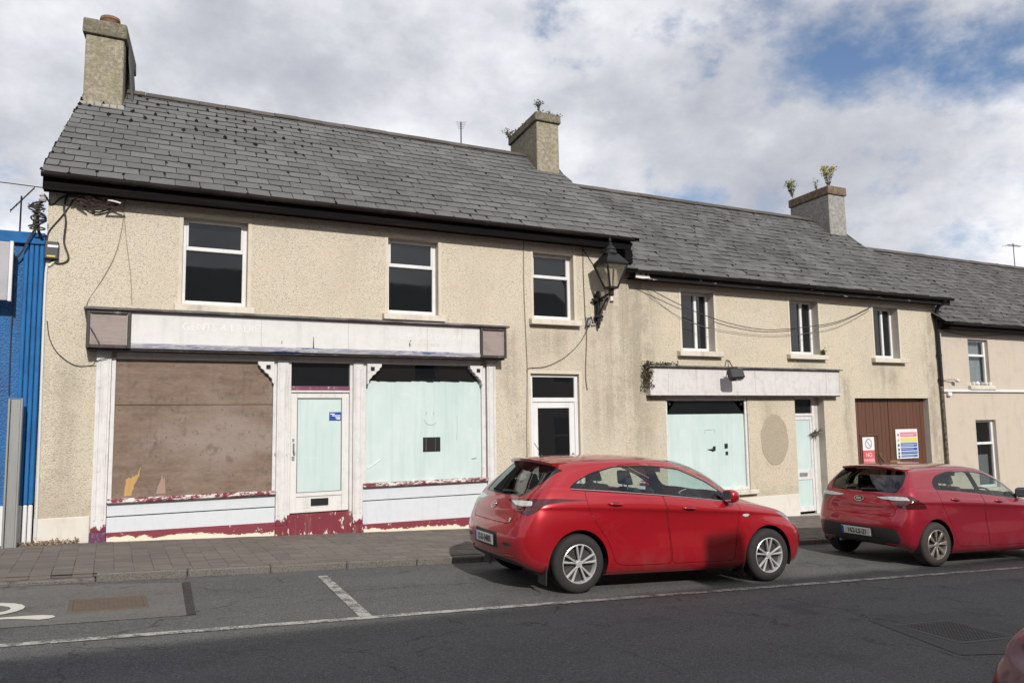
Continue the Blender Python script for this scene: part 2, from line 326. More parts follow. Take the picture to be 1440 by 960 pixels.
def f_ply(t, b):
    p = pos(t); x, y, z = t.xyz(p); n = t.noise(t.mapv(p, (1.0, 3, 6)), 1.6, 7, 0.66); s = t.noise(p, 1.3, 6, 0.62); v = t.noise(t.mapv(p, (12, 3, 0.8)), 1.2, 4, 0.6)
    f = t.noise(t.mapv(p, (9, 5, 45)), 1.5, 4, 0.65); blot = t.noise(p, 5.5, 6, 0.7)
    c = t.ramp(n, [(0.28, (0.122, 0.081, 0.058)), (0.5, (0.168, 0.118, 0.087)), (0.72, (0.215, 0.158, 0.122))])
    r = t.m('ADD', t.m('MULTIPLY', t.m('ABSOLUTE', t.m('SUBTRACT', x, 1.45)), 0.55), t.m('MULTIPLY', t.m('ABSOLUTE', t.m('SUBTRACT', z, 1.45)), 0.95))
    fade = t.m('MULTIPLY', t.step(t.m('ADD', r, t.m('MULTIPLY', t.m('SUBTRACT', s, .5), 1.3)), 0.75, 0.25), 0.75)
    c = t.mix(fade, c, (0.262, 0.207, 0.182)); c = t.mix(t.m('MULTIPLY', t.step(s, 0.5, 0.68), 0.45), c, (0.25, 0.195, 0.16)); c = t.mix(t.m('MULTIPLY', t.step(v, 0.56, 0.74), 0.35), c, (0.115, 0.075, 0.055))
    c = t.mix(t.m('MULTIPLY', t.step(f, 0.52, 0.7), 0.3), c, (0.30, 0.235, 0.19)); c = t.mix(t.m('MULTIPLY', t.step(f, 0.46, 0.3), 0.4), c, (0.10, 0.066, 0.048)); c = t.mix(t.m('MULTIPLY', t.step(blot, 0.53, 0.68), 0.6), c, (0.095, 0.070, 0.057))
    setc(t, b, c, 0.72, t.bump(t.m('ADD', n, f), 0.3, 0.004), spec=0.3)
PLY = mat('weathered_plywood', f_ply)
BAREPLY = mat('fresh_split_plywood', lambda t, b: setc(t, b, t.mix(t.noise(t.mapv(pos(t), (8, 8, 1)), 3, 5, 0.6), (0.50, 0.30, 0.10), (0.33, 0.19, 0.08)), 0.8))
BAREPLY2 = mat('pink_split_plywood', lambda t, b: setc(t, b, t.mix(t.noise(t.mapv(pos(t), (8, 8, 1)), 3, 5, 0.6), (0.33, 0.23, 0.175), (0.24, 0.165, 0.125)), 0.8))
def f_wash(t, b):
    p = pos(t); n = t.noise(t.mapv(p, (1.6, 1, 0.9)), 2.0, 6, 0.6); st = t.noise(t.mapv(p, (14, 2, 0.7)), 1.2, 5, 0.62); sw = t.noise(t.mapv(p, (0.8, 1, 3.5), rot=(0, 0.5, 0)), 2.0, 5, 0.65, dist=1.0)
    c = t.mix(t.step(n, 0.35, 0.7), (0.475, 0.575, 0.555), (0.53, 0.615, 0.595)); c = t.mix(t.m('MULTIPLY', t.step(st, 0.48, 0.68), 0.55), c, (0.42, 0.525, 0.50))
    c = t.mix(t.m('MULTIPLY', t.step(sw, 0.60, 0.72), 0.3), c, (0.60, 0.67, 0.65)); setc(t, b, c, 0.45, spec=0.2, coat=1.0); b.inputs['Coat Roughness'].default_value = .03; t.l.new(t.bump(t.noise(p, 1.1, 2, .5), .12, .02), b.inputs['Coat Normal'])
WASH = mat('mint_whitewash_behind_glass', f_wash)
WASHLINE = mat('rubbed_whitewash', lambda t, b: setc(t, b, (0.36, 0.44, 0.42), 0.4))
WASHLIGHT = mat('light_whitewash_smear', lambda t, b: setc(t, b, (0.63, 0.69, 0.67), 0.4))
def f_glass(t, b):
    p = pos(t); n = t.noise(t.mapv(p, (2, 2, 2)), 1.3, 4, 0.6)
    setc(t, b, (0.008, 0.009, 0.010), t.m('ADD', 0.025, t.m('MULTIPLY', t.step(n, 0.5, 0.8), 0.06)), t.bump(t.noise(p, 1.3, 2, 0.5), 0.05, 0.02), spec=.72)
GLASS = mat('dark_window_glass', f_glass)
def f_clear(tint, extra=0.0):
    def fn(t, b):
        tr = t.node('ShaderNodeBsdfTransparent', {'Color': (*tint, 1)}); gl = t.node('ShaderNodeBsdfGlossy', {'Color': (1, 1, 1, 1), 'Roughness': 0.01})
        fc = t.node('ShaderNodeLayerWeight', {'Blend': 0.5}).outputs['Facing']     # same from both sides of the pane
        fr = t.m('ADD', 0.05+extra, t.m('MULTIPLY', t.m('POWER', fc, 5.0), 0.9))
        ms = t.node('ShaderNodeMixShader', {0: t.m('MINIMUM', fr, 1.0), 1: tr.outputs[0], 2: gl.outputs[0]})
        t.l.new(ms.outputs[0], t.n['Material Output'].inputs[0])
    return fn
CLEAR = mat('clear_pane', f_clear((0.75, 0.78, 0.78)))
def f_dustglass(t, b):
    tr = t.node('ShaderNodeBsdfTransparent', {'Color': (.9, .88, .82, 1)}); df = t.node('ShaderNodeBsdfDiffuse', {'Color': (.62, .56, .45, 1)}); tl = t.node('ShaderNodeBsdfTranslucent', {'Color': (.62, .56, .45, 1)}); gl = t.node('ShaderNodeBsdfGlossy', {'Roughness': 0.04})
    n = t.noise(pos(t), 9, 5, .65); m0 = t.node('ShaderNodeMixShader', {0: .5, 1: df.outputs[0], 2: tl.outputs[0]}); m1 = t.node('ShaderNodeMixShader', {0: t.m('ADD', .10, t.m('MULTIPLY', n, .28)), 1: tr.outputs[0], 2: m0.outputs[0]})
    m2 = t.node('ShaderNodeMixShader', {0: 0.05, 1: m1.outputs[0], 2: gl.outputs[0]}); t.l.new(m2.outputs[0], t.n['Material Output'].inputs[0])
LAMPGLASS = mat('dusty_lantern_glass', f_dustglass)
CARGLASS = mat('tinted_car_glass', f_clear((0.76, 0.83, 0.80), 0.02))
CARGLASSR = mat('dark_car_glass', f_clear((0.20, 0.225, 0.215), 0.03))
UPVC = mat('white_window_frame', f_smooth((0.64, 0.635, 0.63), (0.40, 0.43, 0.40), 0.3, 0.05))
CURT = mat('net_curtain', lambda t, b: setc(t, b, t.mix(t.noise(t.mapv(pos(t), (20, 20, 1)), 1.5, 3, 0.6), (0.42, 0.43, 0.44), (0.62, 0.62, 0.62)), 0.9))
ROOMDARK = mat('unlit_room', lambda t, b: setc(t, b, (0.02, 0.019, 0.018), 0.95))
HOLE = mat('black_hole', lambda t, b: setc(t, b, (0.006, 0.006, 0.006), 0.8))
def f_brownwood(t, b):
    r = rand(t); p = pos(t); n = t.noise(t.mapv(p, (18, 3, 1.1)), 1.6, 6, 0.68); st = t.noise(t.mapv(p, (7, 1, 0.5)), 1.5, 5, 0.6)
    c = t.mix(n, (0.060, 0.022, 0.011), (0.135, 0.055, 0.027)); c = t.mix(t.m('MULTIPLY', r, 0.4), c, (0.092, 0.038, 0.018)); c = t.mix(t.m('MULTIPLY', t.step(st, 0.55, 0.75), 0.5), c, (0.15, 0.075, 0.045))
    setc(t, b, c, 0.6, t.bump(n, 0.2, 0.004))
BROWN = mat('brown_stained_timber', f_brownwood)
def f_blue(t, b):
    p = pos(t); g = t.noise(p, 40, 3, 0.6); n = t.noise(t.mapv(p, (1.5, 1, 0.4)), 2.2, 5, 0.6)
    c = t.mix(t.step(n, 0.4, 0.75), (0.016, 0.115, 0.31), (0.020, 0.075, 0.19)); setc(t, b, c, 0.6, t.bump(t.m('ADD', g, t.vor(p, 55)), 0.7, 0.016))
BLUE = mat('bright_blue_rough_render', f_blue)
BLUES = mat('bright_blue_smooth', f_smooth((0.020, 0.125, 0.32), (0.016, 0.07, 0.18), 0.7))
WHITEB = mat('white_plinth_paint', f_smooth((0.62, 0.62, 0.61), (0.5, 0.48, 0.44), 0.3))
def f_galv(t, b):
    p = pos(t); n = t.noise(t.mapv(p, (6, 6, 1.2)), 2, 5, 0.65); r = t.noise(p, 5, 5, 0.7)
    c = t.mix(n, (0.20, 0.205, 0.20), (0.30, 0.30, 0.29)); c = t.mix(t.m('MULTIPLY', t.step(r, 0.60, 0.70), 0.35), c, (0.22, 0.17, 0.13)); setc(t, b, c, 0.55, metal=0.35)
GALV = mat('galvanised_steel', f_galv)
def f_asph(base, var, grit):
    def fn(t, b):
        p = pos(t); g = t.noise(p, 75, 3, 0.75); v = t.vor(p, 95.0); g2 = t.noise(p, 160, 2, 0.6); n = t.noise(t.mapv(p, (0.22, 1.2, 1)), 1.1, 7, 0.62); pt = t.noise(p, 3.2, 7, 0.68); oil = t.noise(p, 1.1, 6, 0.6)
        c = t.mix(t.step(n, 0.35, 0.68), base, var); c = t.mix(t.m('MULTIPLY', t.step(g, 0.52, 0.66), 0.75), c, grit)
        c = t.mix(t.m('MULTIPLY', t.step(g2, 0.62, 0.72), 0.5), c, tuple(q*1.3 for q in grit)); md = t.noise(p, 30, 4, 0.75)
        c = t.mix(t.m('MULTIPLY', t.step(md, 0.55, 0.68), 0.5), c, tuple(q*1.0 for q in grit)); c = t.mix(t.m('MULTIPLY', t.step(md, 0.43, 0.32), 0.55), c, tuple(q*0.45 for q in base))
        c = t.mix(t.m('MULTIPLY', t.step(g, 0.46, 0.34), 0.8), c, tuple(q*0.35 for q in base)); c = t.mix(t.m('MULTIPLY', t.step(pt, 0.55, 0.70), 0.5), c, tuple(q*0.6 for q in base))
        c = t.mix(t.m('MULTIPLY', t.step(oil, 0.60, 0.70), 0.45), c, tuple(q*0.5 for q in base))
        ck = t.node('ShaderNodeTexVoronoi', {'Vector': t.node('ShaderNodeVectorMath', {0: p, 1: t.node('ShaderNodeVectorMath', {0: t.noise(p, 2.5, 4, 0.6, out=1), 3: 0.5}, operation='SCALE').outputs[0]}, operation='ADD').outputs[0], 'Scale': 0.42}, feature='DISTANCE_TO_EDGE').outputs['Distance']
        c = t.mix(t.m('MULTIPLY', t.step(ck, 0.008, 0.002), t.m('MULTIPLY', t.step(oil, 0.45, 0.55), 0.55)), c, tuple(q*0.3 for q in base))
        setc(t, b, c, 0.88, t.bump(t.m('ADD', g, v), 0.7, 0.010), spec=0.25)
    return fn
ASPH = mat('worn_asphalt', f_asph((0.082, 0.081, 0.079), (0.106, 0.104, 0.10), (0.215, 0.21, 0.20)))
ASPH2 = mat('dark_lane_asphalt', f_asph((0.074, 0.074, 0.077), (0.094, 0.093, 0.096), (0.19, 0.188, 0.19)))
CONCP = mat('concrete_patch', f_asph((0.125, 0.12, 0.11), (0.15, 0.143, 0.132), (0.20, 0.19, 0.175)))
KERBM = mat('kerb_stone', f_asph((0.125, 0.112, 0.098), (0.155, 0.14, 0.125), (0.21, 0.19, 0.17)))
def f_paver(t, b):
    r = rand(t); p = pos(t); g = t.noise(p, 70, 3, 0.65); n = t.noise(p, 1.3, 5, 0.6)
    c = t.mix(r, (0.120, 0.104, 0.092), (0.162, 0.139, 0.121)); c = t.mix(t.m('MULTIPLY', t.step(n, 0.45, 0.7), 0.5), c, (0.10, 0.09, 0.078)); c = t.mix(t.m('MULTIPLY', t.step(g, 0.55, 0.7), 0.4), c, (0.21, 0.185, 0.16))
    setc(t, b, c, 0.9, t.bump(g, 0.4, 0.004), spec=0.2)
PAVER = mat('brown_grey_paver', f_paver)
SANDJ = mat('dirty_sand_joint', lambda t, b: setc(t, b, t.mix(t.noise(pos(t), 9, 5, 0.7), (0.07, 0.06, 0.05), (0.11, 0.095, 0.078)), 0.95))
def f_line(t, b):
    p = pos(t); n = t.noise(p, 60, 4, 0.75); m2 = t.noise(p, 7, 5, 0.65)
    k = t.step(t.m('ADD', n, t.m('MULTIPLY', t.m('SUBTRACT', m2, 0.5), 0.9)), 0.42, 0.56)
    c = t.mix(k, (0.10, 0.098, 0.092), (0.36, 0.35, 0.32)); setc(t, b, c, 0.85, spec=0.25)
LINEM = mat('worn_white_road_paint', f_line)
LINEF = mat('fresh_white_road_paint', lambda t, b: setc(t, b, t.mix(t.noise(pos(t), 25, 4, 0.7), (0.44, 0.42, 0.37), (0.56, 0.53, 0.47)), 0.8))
COVERB = mat('rusty_cover_iron', lambda t, b: setc(t, b, t.mix(t.noise(pos(t), 16, 5, 0.7), (0.075, 0.052, 0.037), (0.135, 0.10, 0.072)), 0.8, metal=0.1))
COVERD = mat('dark_cover_iron', lambda t, b: setc(t, b, t.mix(t.noise(pos(t), 16, 5, 0.7), (0.05, 0.048, 0.047), (0.08, 0.076, 0.073)), 0.75))
def f_flat(c, rough=0.5): return lambda t, b: setc(t, b, c, rough)
def flat(n, c, rough=0.5): return mat(n, f_flat(c, rough))
# ---------------------------------------------------------------- the setting
YF = 12.3
def P(x, z, Y): k = Y/YF; return x*k, CAMZ + (z-CAMZ)*k
def zr(x): return -0.0468*x
KY = 9.70
def zp(x, y):
    f = min(max((y-KY)/(YF-KY), 0), 1); return (-0.0468*x+0.085)*(1-f) + (0.09-0.04*x)*f
def sheet(name, poly, mat_, dz=0.0, parent=None, zf=zr, kind='structure', sub=1):
    m = MB(); m.add([(x, y, zf(x)+dz) for x, y in poly], [tuple(range(len(poly)))])
    o = m.build(name, mat_, parent, recalc=False)
    if kind and not parent: tag(o, kind=kind)
    return o
def grid_sheet(name, x0, x1, y0, y1, mat_, dz=0.0):
    return sheet(name, [(x0, y0), (x1, y0), (x1, y1), (x0, y1)], mat_, dz)
grid_sheet('ground', -300, 300, -250, 350, mat('verge_earth', f_smooth((0.10, 0.10, 0.07), (0.07, 0.075, 0.05), 0.5)), -0.12)
road = sheet('road', [(-60, 1.2), (70, 1.2), (70, KY), (-60, KY)], ASPH)
lane = []
for i in range(131):
    x = -60+i; lane.append((x, 6.55-0.012*x + 0.05*math.sin(x*1.7)+0.03*math.sin(x*4.1)))
sheet('road_lane', [(-60, 1.25), (70, 1.25)] + lane[::-1], ASPH2, 0.004)
# pavement beneath the pavers (a sloping slab), its kerb stones and pavers
m = MB()
xs = [-12+i for i in range(43)]
for i in range(len(xs)-1):
    a, b = xs[i], xs[i+1]
    m.add([(a, KY+0.12, zp(a, KY+.12)-0.012), (b, KY+0.12, zp(b, KY+.12)-0.012), (b, YF+.02, zp(b, YF)-0.012), (a, YF+.02, zp(a, YF)-0.012)], [(0, 1, 2, 3)])
pav = tag(m.build('pavement', SANDJ, recalc=False), kind='structure')
def pmesh(name, sx, sy, sz, bev, mat_):
    mm = MB().box(-sx/2, sx/2, -sy/2, sy/2, -sz, 0); o = mm.build(name, mat_, bevel=bev); me = o.data; bpy.data.objects.remove(o); return me
kerb_me = pmesh('kerb_stone', 0.905, 0.125, 0.25, 0.014, KERBM)
for i in range(36):
    x = -6 + 0.912*i
    o = link(kerb_me, 'kerb_stone', pav); o.location = (x, KY+0.0625+random.uniform(-.004, .004), zp(x, KY)+random.uniform(-.004, .003)-(0.045 if -4 < x < 0 else 0)); o.rotation_euler = (0, math.atan(0.0468), random.uniform(-.003, .003))
pv_me = pmesh('paver', 0.1975, 0.0985, 0.05, 0.0035, PAVER)
cand = []
nx = 0
x = -3.2
while x < 21.5:
    off = random.uniform(-0.012, 0.012); y = KY+0.185+off
    while y < YF-0.05:
        cand.append((x+random.uniform(-.002, .002), y)); y += 0.1005
    x += 0.2
cand.sort(key=lambda q: (abs(q[0]-1.9)*0.62)**2 + ((q[1]-9.7)*0.9)**2)
far = MB()
for i, (x, y) in enumerate(cand):
    z = zp(x, y) + random.uniform(-.002, .001)
    if i < 300:
        o = link(pv_me, 'paver', pav); o.location = (x, y, z); o.rotation_euler = (random.uniform(-.012, .012), math.atan(0.044)+random.uniform(-.008, .008), random.uniform(-.012, .012))
    else:
        dz = -0.0085; w, h = 0.0985, 0.049; t1, t2 = random.uniform(-.0015, .0015), random.uniform(-.0015, .0015)
        far.add([(x-w, y-h, z+.0042+t1), (x+w, y-h, z-.0042+t2), (x+w, y+h, z-.0042+t1), (x-w, y+h, z+.0042+t2),
                 (x-w, y-h, z-.05), (x+w, y-h, z-.05), (x+w, y+h, z-.05), (x-w, y+h, z-.05)], [(0, 1, 2, 3), (0, 4, 5, 1), (1, 5, 6, 2), (2, 6, 7, 3), (3, 7, 4, 0)])
tag(far.build('paver_field', PAVER, pav, recalc=False), kind='stuff')
# opposite pavement behind the camera
m = MB(); m.add([(-60, -1.8, 2.81+.12), (70, -1.8, -3.28+.12), (70, 1.2, -3.28+.12), (-60, 1.2, 2.81+.12), (-60, 1.2, 2.7), (70, 1.2, -3.4)], [(0, 1, 2, 3), (3, 2, 5, 4)])
tag(m.build('near_pavement', CONCP, recalc=False), kind='structure')
# road paint and patches
m = MB()
for i in range(74):
    a, b = -12+0.5*i, -11.5+0.5*i; ya, yb = 7.15-0.02*a, 7.15-0.02*b
    m.add([(a, ya-.05, zr(a)+.006), (b, yb-.05, zr(b)+.006), (b, yb+.05, zr(b)+.006), (a, ya+.05, zr(a)+.006)], [(0, 1, 2, 3)])
tag(m.build('parking_edge_line', LINEM, recalc=False), kind='structure')
sheet('bay_divider_line', [(2.08, 7.17), (2.20, 7.17), (2.315, 9.30), (2.20, 9.30)], LINEM, 0.005)
patch = sheet('concrete_patch', [(-4, 7.80), (0.67, 7.74), (0.75, 9.36), (0.02, 9.52), (-0.3, 9.6), (-4, 9.62)], CONCP, 0.004)
sheet('tar_seam', [(0.67, 7.74), (0.75, 7.74), (0.84, 9.40), (0.75, 9.36)], mat('tar', f_asph((0.04, 0.038, 0.035), (0.055, 0.05, 0.045), (0.08, 0.075, 0.07))), 0.0045)
# painted symbol on the concrete, at the left edge of the picture: curl and bar
m = MB(); arc = []
for k in range(13):
    a = -0.75*PI + 1.35*PI*k/12; arc.append((-0.95+0.27*math.cos(a), 8.52+0.17*math.sin(a)*1.4, math.cos(a), math.sin(a)))
vs = []
for x, y, c, s in arc:
    wd = 0.055
    vs += [(x-c*wd, y-s*wd, zr(x)+.009), (x+c*wd, y+s*wd, zr(x)+.009)]
m.add(vs, [(2*i, 2*i+1, 2*i+3, 2*i+2) for i in range(12)])
bar = [(-1.8, 8.07), (-0.72, 8.075), (-0.60, 8.03), (-0.48, 7.965), (-0.40, 7.985), (-0.36, 8.04), (-0.385, 8.10), (-0.47, 8.145), (-0.60, 8.155), (-0.75, 8.15), (-1.8, 8.17)]
m.add([(x, y, zr(x)+.009) for x, y in bar], [tuple(range(len(bar)))])
tag(m.build('painted_bay_symbol', LINEF, recalc=False), kind='structure')
# covers
def cover(label, cx, cy, sx, sy, rz, mt, frame_mt, ribs, gap):
    z = zr(cx); root = thing('drain_cover', label, 'manhole cover', (cx, cy, z), None)
    R = Matrix.Rotation(math.atan(0.0468), 4, 'Y') @ Matrix.Rotation(rz, 4, 'Z')
    def put(mb, n, mt_, bev=0.0):
        o = mb.build(n, mt_, None, bevel=bev); o.data.transform(R); o.parent = root; return o
    hx, hy = sx/2, sy/2; fw_ = 0.035
    fr = MB()
    for a in ((-hx, hx, -hy, -hy+fw_), (-hx, hx, hy-fw_, hy), (-hx, -hx+fw_, -hy+fw_, hy-fw_), (hx-fw_, hx, -hy+fw_, hy-fw_)): fr.box(a[0], a[1], a[2], a[3], -0.05, 0.012)
    put(fr, 'cover_frame', frame_mt, 0.003)
    put(MB().box(-hx+fw_+gap, hx-fw_-gap, -hy+fw_+gap, hy-fw_-gap, -0.05, 0.009), 'cover_plate', mt, 0.003)
    rb = MB(); n = ribs
    for i in range(n[0]):
        for j in range(n[1]):
            x = -hx+fw_+.03+(sx-2*fw_-.06)*(i+.5)/n[0]; y = -hy+fw_+.02+(sy-2*fw_-.04)*(j+.5)/n[1]
            a, b_ = (sx-2*fw_-.06)/n[0]*0.33, (sy-2*fw_-.04)/n[1]*0.33
            rb.box(x-a, x+a, y-b_, y+b_, 0.0092, 0.0125)
    put(rb, 'tread_stud', mt); return root
cover('rusty brown rectangular drain cover set in the pale concrete patch', 0.05, 8.46, 0.66, 0.60, 0.02, COVERB, COVERB, (14, 8), 0.006)
sheet('cover_surround', [(6.20, 4.20), (6.78, 4.03), (7.85, 4.50), (7.80, 5.36), (6.57, 5.36)], mat('patched_asphalt', f_asph((0.075, 0.074, 0.073), (0.09, 0.088, 0.085), (0.13, 0.128, 0.125))), 0.008)
cover('dark square access cover in a patched surround on the road', 6.96, 4.75, 0.74, 0.70, -0.08, COVERD, COVERD, (15, 15), 0.012)

# ---------------------------------------------------------------- builders for houses
def wall_sheet(m, x0, x1, z0, z1, ops, y, dep):
    """front skin with openings (xa, xb, za, zb, depth) and their reveals; y is the face"""
    xs = sorted({x0, x1, *[o[0] for o in ops], *[o[1] for o in ops]}); zs = sorted({z0, z1, *[o[2] for o in ops], *[o[3] for o in ops]})
    for i in range(len(xs)-1):
        for j in range(len(zs)-1):
            cx, cz = (xs[i]+xs[i+1])/2, (zs[j]+zs[j+1])/2
            if any(o[0] < cx < o[1] and o[2] < cz < o[3] for o in ops): continue
            m.add([(xs[i], y, zs[j]), (xs[i+1], y, zs[j]), (xs[i+1], y, zs[j+1]), (xs[i], y, zs[j+1])], [(0, 1, 2, 3)])
def reveals(m, ops, y):
    for a, b, c, d, dp in ops:
        m.add([(a, y, c), (a, y+dp, c), (a, y+dp, d), (a, y, d)], [(0, 1, 2, 3)]); m.add([(b, y, c), (b, y, d), (b, y+dp, d), (b, y+dp, c)], [(0, 1, 2, 3)])
        m.add([(a, y, d), (a, y+dp, d), (b, y+dp, d), (b, y, d)], [(0, 1, 2, 3)]); m.add([(a, y, c), (b, y, c), (b, y+dp, c), (a, y+dp, c)], [(0, 1, 2, 3)])
SK = 0.12
MOSSSHADE = mat('black_moss_and_shade', lambda t, b: setc(t, b, t.mix(rand(t), (.006, .006, .006), (.016, .015, .012)), .95, spec=.1))  # one black for moss lumps and for shade painted between slates
slate_cache = {}
def slate_mesh(mt, v):
    k = (mt.name, v)
    if k in slate_cache: return slate_cache[k]
    w, L, th = 0.1775, 0.30, 0.011
    if v == 0: poly = [(-w, 0), (w, 0), (w, L), (-w, L)]
    elif v == 1: poly = [(-w, 0.004), (w-0.03, 0), (w, 0.055), (w, L), (-w, L)]
    elif v == 2: poly = [(-w+.026, 0), (w, 0.003), (w, L), (-w, L), (-w, 0.06)]
    else: poly = [(-w+.018, 0), (-.02, .004), (w-.022, 0), (w, 0.03), (w, L), (-w, L), (-w, 0.028)]
    o = MB().prism(poly, 'z', 0, th).build('slate', mt); me = o.data; bpy.data.objects.remove(o); slate_cache[k] = me; return me
def slate_roof(house, mt, X0, X1, ye, ze, yr, zrg, course=0.243, chip=0.3, name='roof', slates=True, sk0=SK, sk1=SK, near=300, rough=0.0, W_=0.335, mossy=lambda u, v: 0.15):  # mossy: chance of a black moss lump put in for a shaded hole
    p = math.atan2(zrg-ze, yr-ye); L = math.hypot(zrg-ze, yr-ye); cp, sp = math.cos(p), math.sin(p)
    e0, e1 = X0, X1; r0, r1 = X0+sk0*(yr-ye), X1+sk1*(yr-ye)
    yb = 2*yr-ye+0.0
    m = MB(); th = 0.05
    for s_ in (0,):
        A = [(e0, ye, ze-.014), (e1, ye, ze-.014), (r1, yr, zrg-.014), (r0, yr, zrg-.014)]
        B = [(r0, yr, zrg-.014), (r1, yr, zrg-.014), (r1+sk1*(yr-ye), yb, ze-.014), (r0+sk0*(yr-ye), yb, ze-.014)]
        for q in (A, B): m.hexa([(x, y, z-th) for x, y, z in q], q)
    deck = m.build(name, DECK, house)
    o0 = ORI[house.name]
    if not slates: return deck
    xa0, xb0 = X0, X1; rows = int(L/course)+1; items = []
    for i in range(rows):
        d = i*course
        if d > L-0.04: break
        y = ye-0.03+d*cp; xa, xb = X0-.02+sk0*(y-ye), X1+.02+sk1*(y-ye); x = xa - (W_/2 if i % 2 else 0)-random.uniform(0, .03)
        while x < xb:
            a, b = max(x, xa), min(x+W_, xb); x += W_
            if b-a < 0.05: continue
            items.append((i, d, a, b))
    n = Vector((0, -sp, cp)); up = Vector((0, cp, sp))
    def place(d, a, b):
        base = Vector(((a+b)/2, ye, ze)) + up*(d-0.035+random.uniform(-.006, .006)*(1+220*rough)) + n*0.011
        sc = (b-a)/.3645; rz = random.gauss(0, .006+rough) if (b-a)/W_ > 0.9 else 0; tl = -0.040+random.uniform(-.012, .010)*(1+110*rough)
        M = Matrix.Translation(base) @ Matrix.Rotation(p+tl, 4, 'X') @ Matrix.Rotation(rz, 4, 'Z') @ Matrix.Rotation(random.gauss(0, .008), 4, 'Y') @ Matrix.Diagonal((sc, 1, 1, 1))
        if d + 0.30 > L: M = M @ Matrix.Diagonal((1, max(0.15, (L-d+.03)/0.30), 1, 1))
        v = 0 if random.random() > chip else random.choice((1, 2, 3, 2, 1))
        return M, v
    items.sort(key=lambda q: (0.5*(q[2]+q[3]))**2 + (ye+q[1]*cp)**2*1.0 + (ze+q[1]*sp)**2)
    rest = MB()
    for i, (row, d, a, b) in enumerate(items):
        M, v = place(d, a, b); me = slate_mesh(mt, v)
        if i < near:
            o = link(me, 'slate', deck, o0); M2 = Matrix.Translation((-o0[0], -o0[1], -o0[2])) @ M; o.matrix_local = M2
        else:
            rest.add([M @ vv.co for vv in me.vertices], [tuple(pp.vertices) for pp in me.polygons])
    if rest.v: tag(rest.build('slate_field', mt, deck, recalc=False), kind='stuff')
    moss = MB()  # black moss lumps, plus shade put in as strips at joints and tails
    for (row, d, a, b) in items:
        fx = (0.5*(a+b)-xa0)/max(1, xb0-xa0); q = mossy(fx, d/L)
        if random.random() < .95:   # gap shade put in as a dark strip beside the slate
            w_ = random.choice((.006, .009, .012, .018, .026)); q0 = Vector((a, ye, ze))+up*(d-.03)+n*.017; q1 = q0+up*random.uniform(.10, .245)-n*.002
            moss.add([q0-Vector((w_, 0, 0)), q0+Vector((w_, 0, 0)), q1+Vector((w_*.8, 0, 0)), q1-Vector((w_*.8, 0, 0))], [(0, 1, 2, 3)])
        if random.random() < .97:    # shadow of the tail edge put in as a black strip
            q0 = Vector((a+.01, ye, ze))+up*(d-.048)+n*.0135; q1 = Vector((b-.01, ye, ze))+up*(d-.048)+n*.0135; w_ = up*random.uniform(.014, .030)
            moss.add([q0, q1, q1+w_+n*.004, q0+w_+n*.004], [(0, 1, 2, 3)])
        if random.random() < q:  # black moss lump, put in for a shaded hole at the joint
            sc_ = random.choice((.8, 1.0, 1.2, 1.5, 1.8))*(1 if q > .35 else .6); c0 = Vector((a+random.uniform(-.015, .015), ye, ze)) + up*(d+random.choice((-.03, -.02, .0, .03, .12, .17))) + n*.022; k_ = 7; vs = [c0+n*.020*sc_]
            for j in range(k_):
                an = 2*PI*j/k_; rr = random.uniform(.5, 1.15); vs.append(c0+Vector((math.cos(an)*.026*rr*sc_, 0, 0))+up*(math.sin(an)*.055*rr*sc_)-n*.004)
            moss.add(vs, [(0, 1+j, 1+(j+1) % k_) for j in range(k_)])
    if moss.v: tag(moss.build('moss_and_shade', MOSSSHADE, deck, recalc=False), kind='stuff')
    # ridge tiles
    k = 0; x = r0-.03; tm = slate_cache.get('ridge')
    if not tm:
        o = MB().add([(0, -.15, -.105), (0, -.05, -.012), (0, 0, 0.012), (0, .05, -.012), (0, .15, -.105), (.452, -.15, -.105), (.452, -.05, -.012), (.452, 0, 0.012), (.452, .05, -.012), (.452, .15, -.105),
                      (0, -.14, -.12), (0, 0, -.012), (0, .14, -.12), (.452, -.14, -.12), (.452, 0, -.012), (.452, .14, -.12)],
                     [(0, 1, 6, 5), (1, 2, 7, 6), (2, 3, 8, 7), (3, 4, 9, 8), (0, 10, 11, 2, 1), (2, 11, 12, 4, 3), (5, 6, 7, 14, 13), (7, 8, 9, 15, 14), (0, 5, 13, 10), (4, 12, 15, 9)]).build('ridge_tile', RIDGE)
        tm = slate_cache['ridge'] = o.data; bpy.data.objects.remove(o)
    while x < r1-0.1:
        o = link(tm, 'ridge_tile', deck, o0); o.location = (x-o0[0], yr-o0[1], zrg+.055+random.uniform(-.004, .004)-o0[2]); o.rotation_euler = (random.uniform(-.02, .02), random.uniform(-.006, .006), random.uniform(-.008, .008)); x += 0.46
    return deck
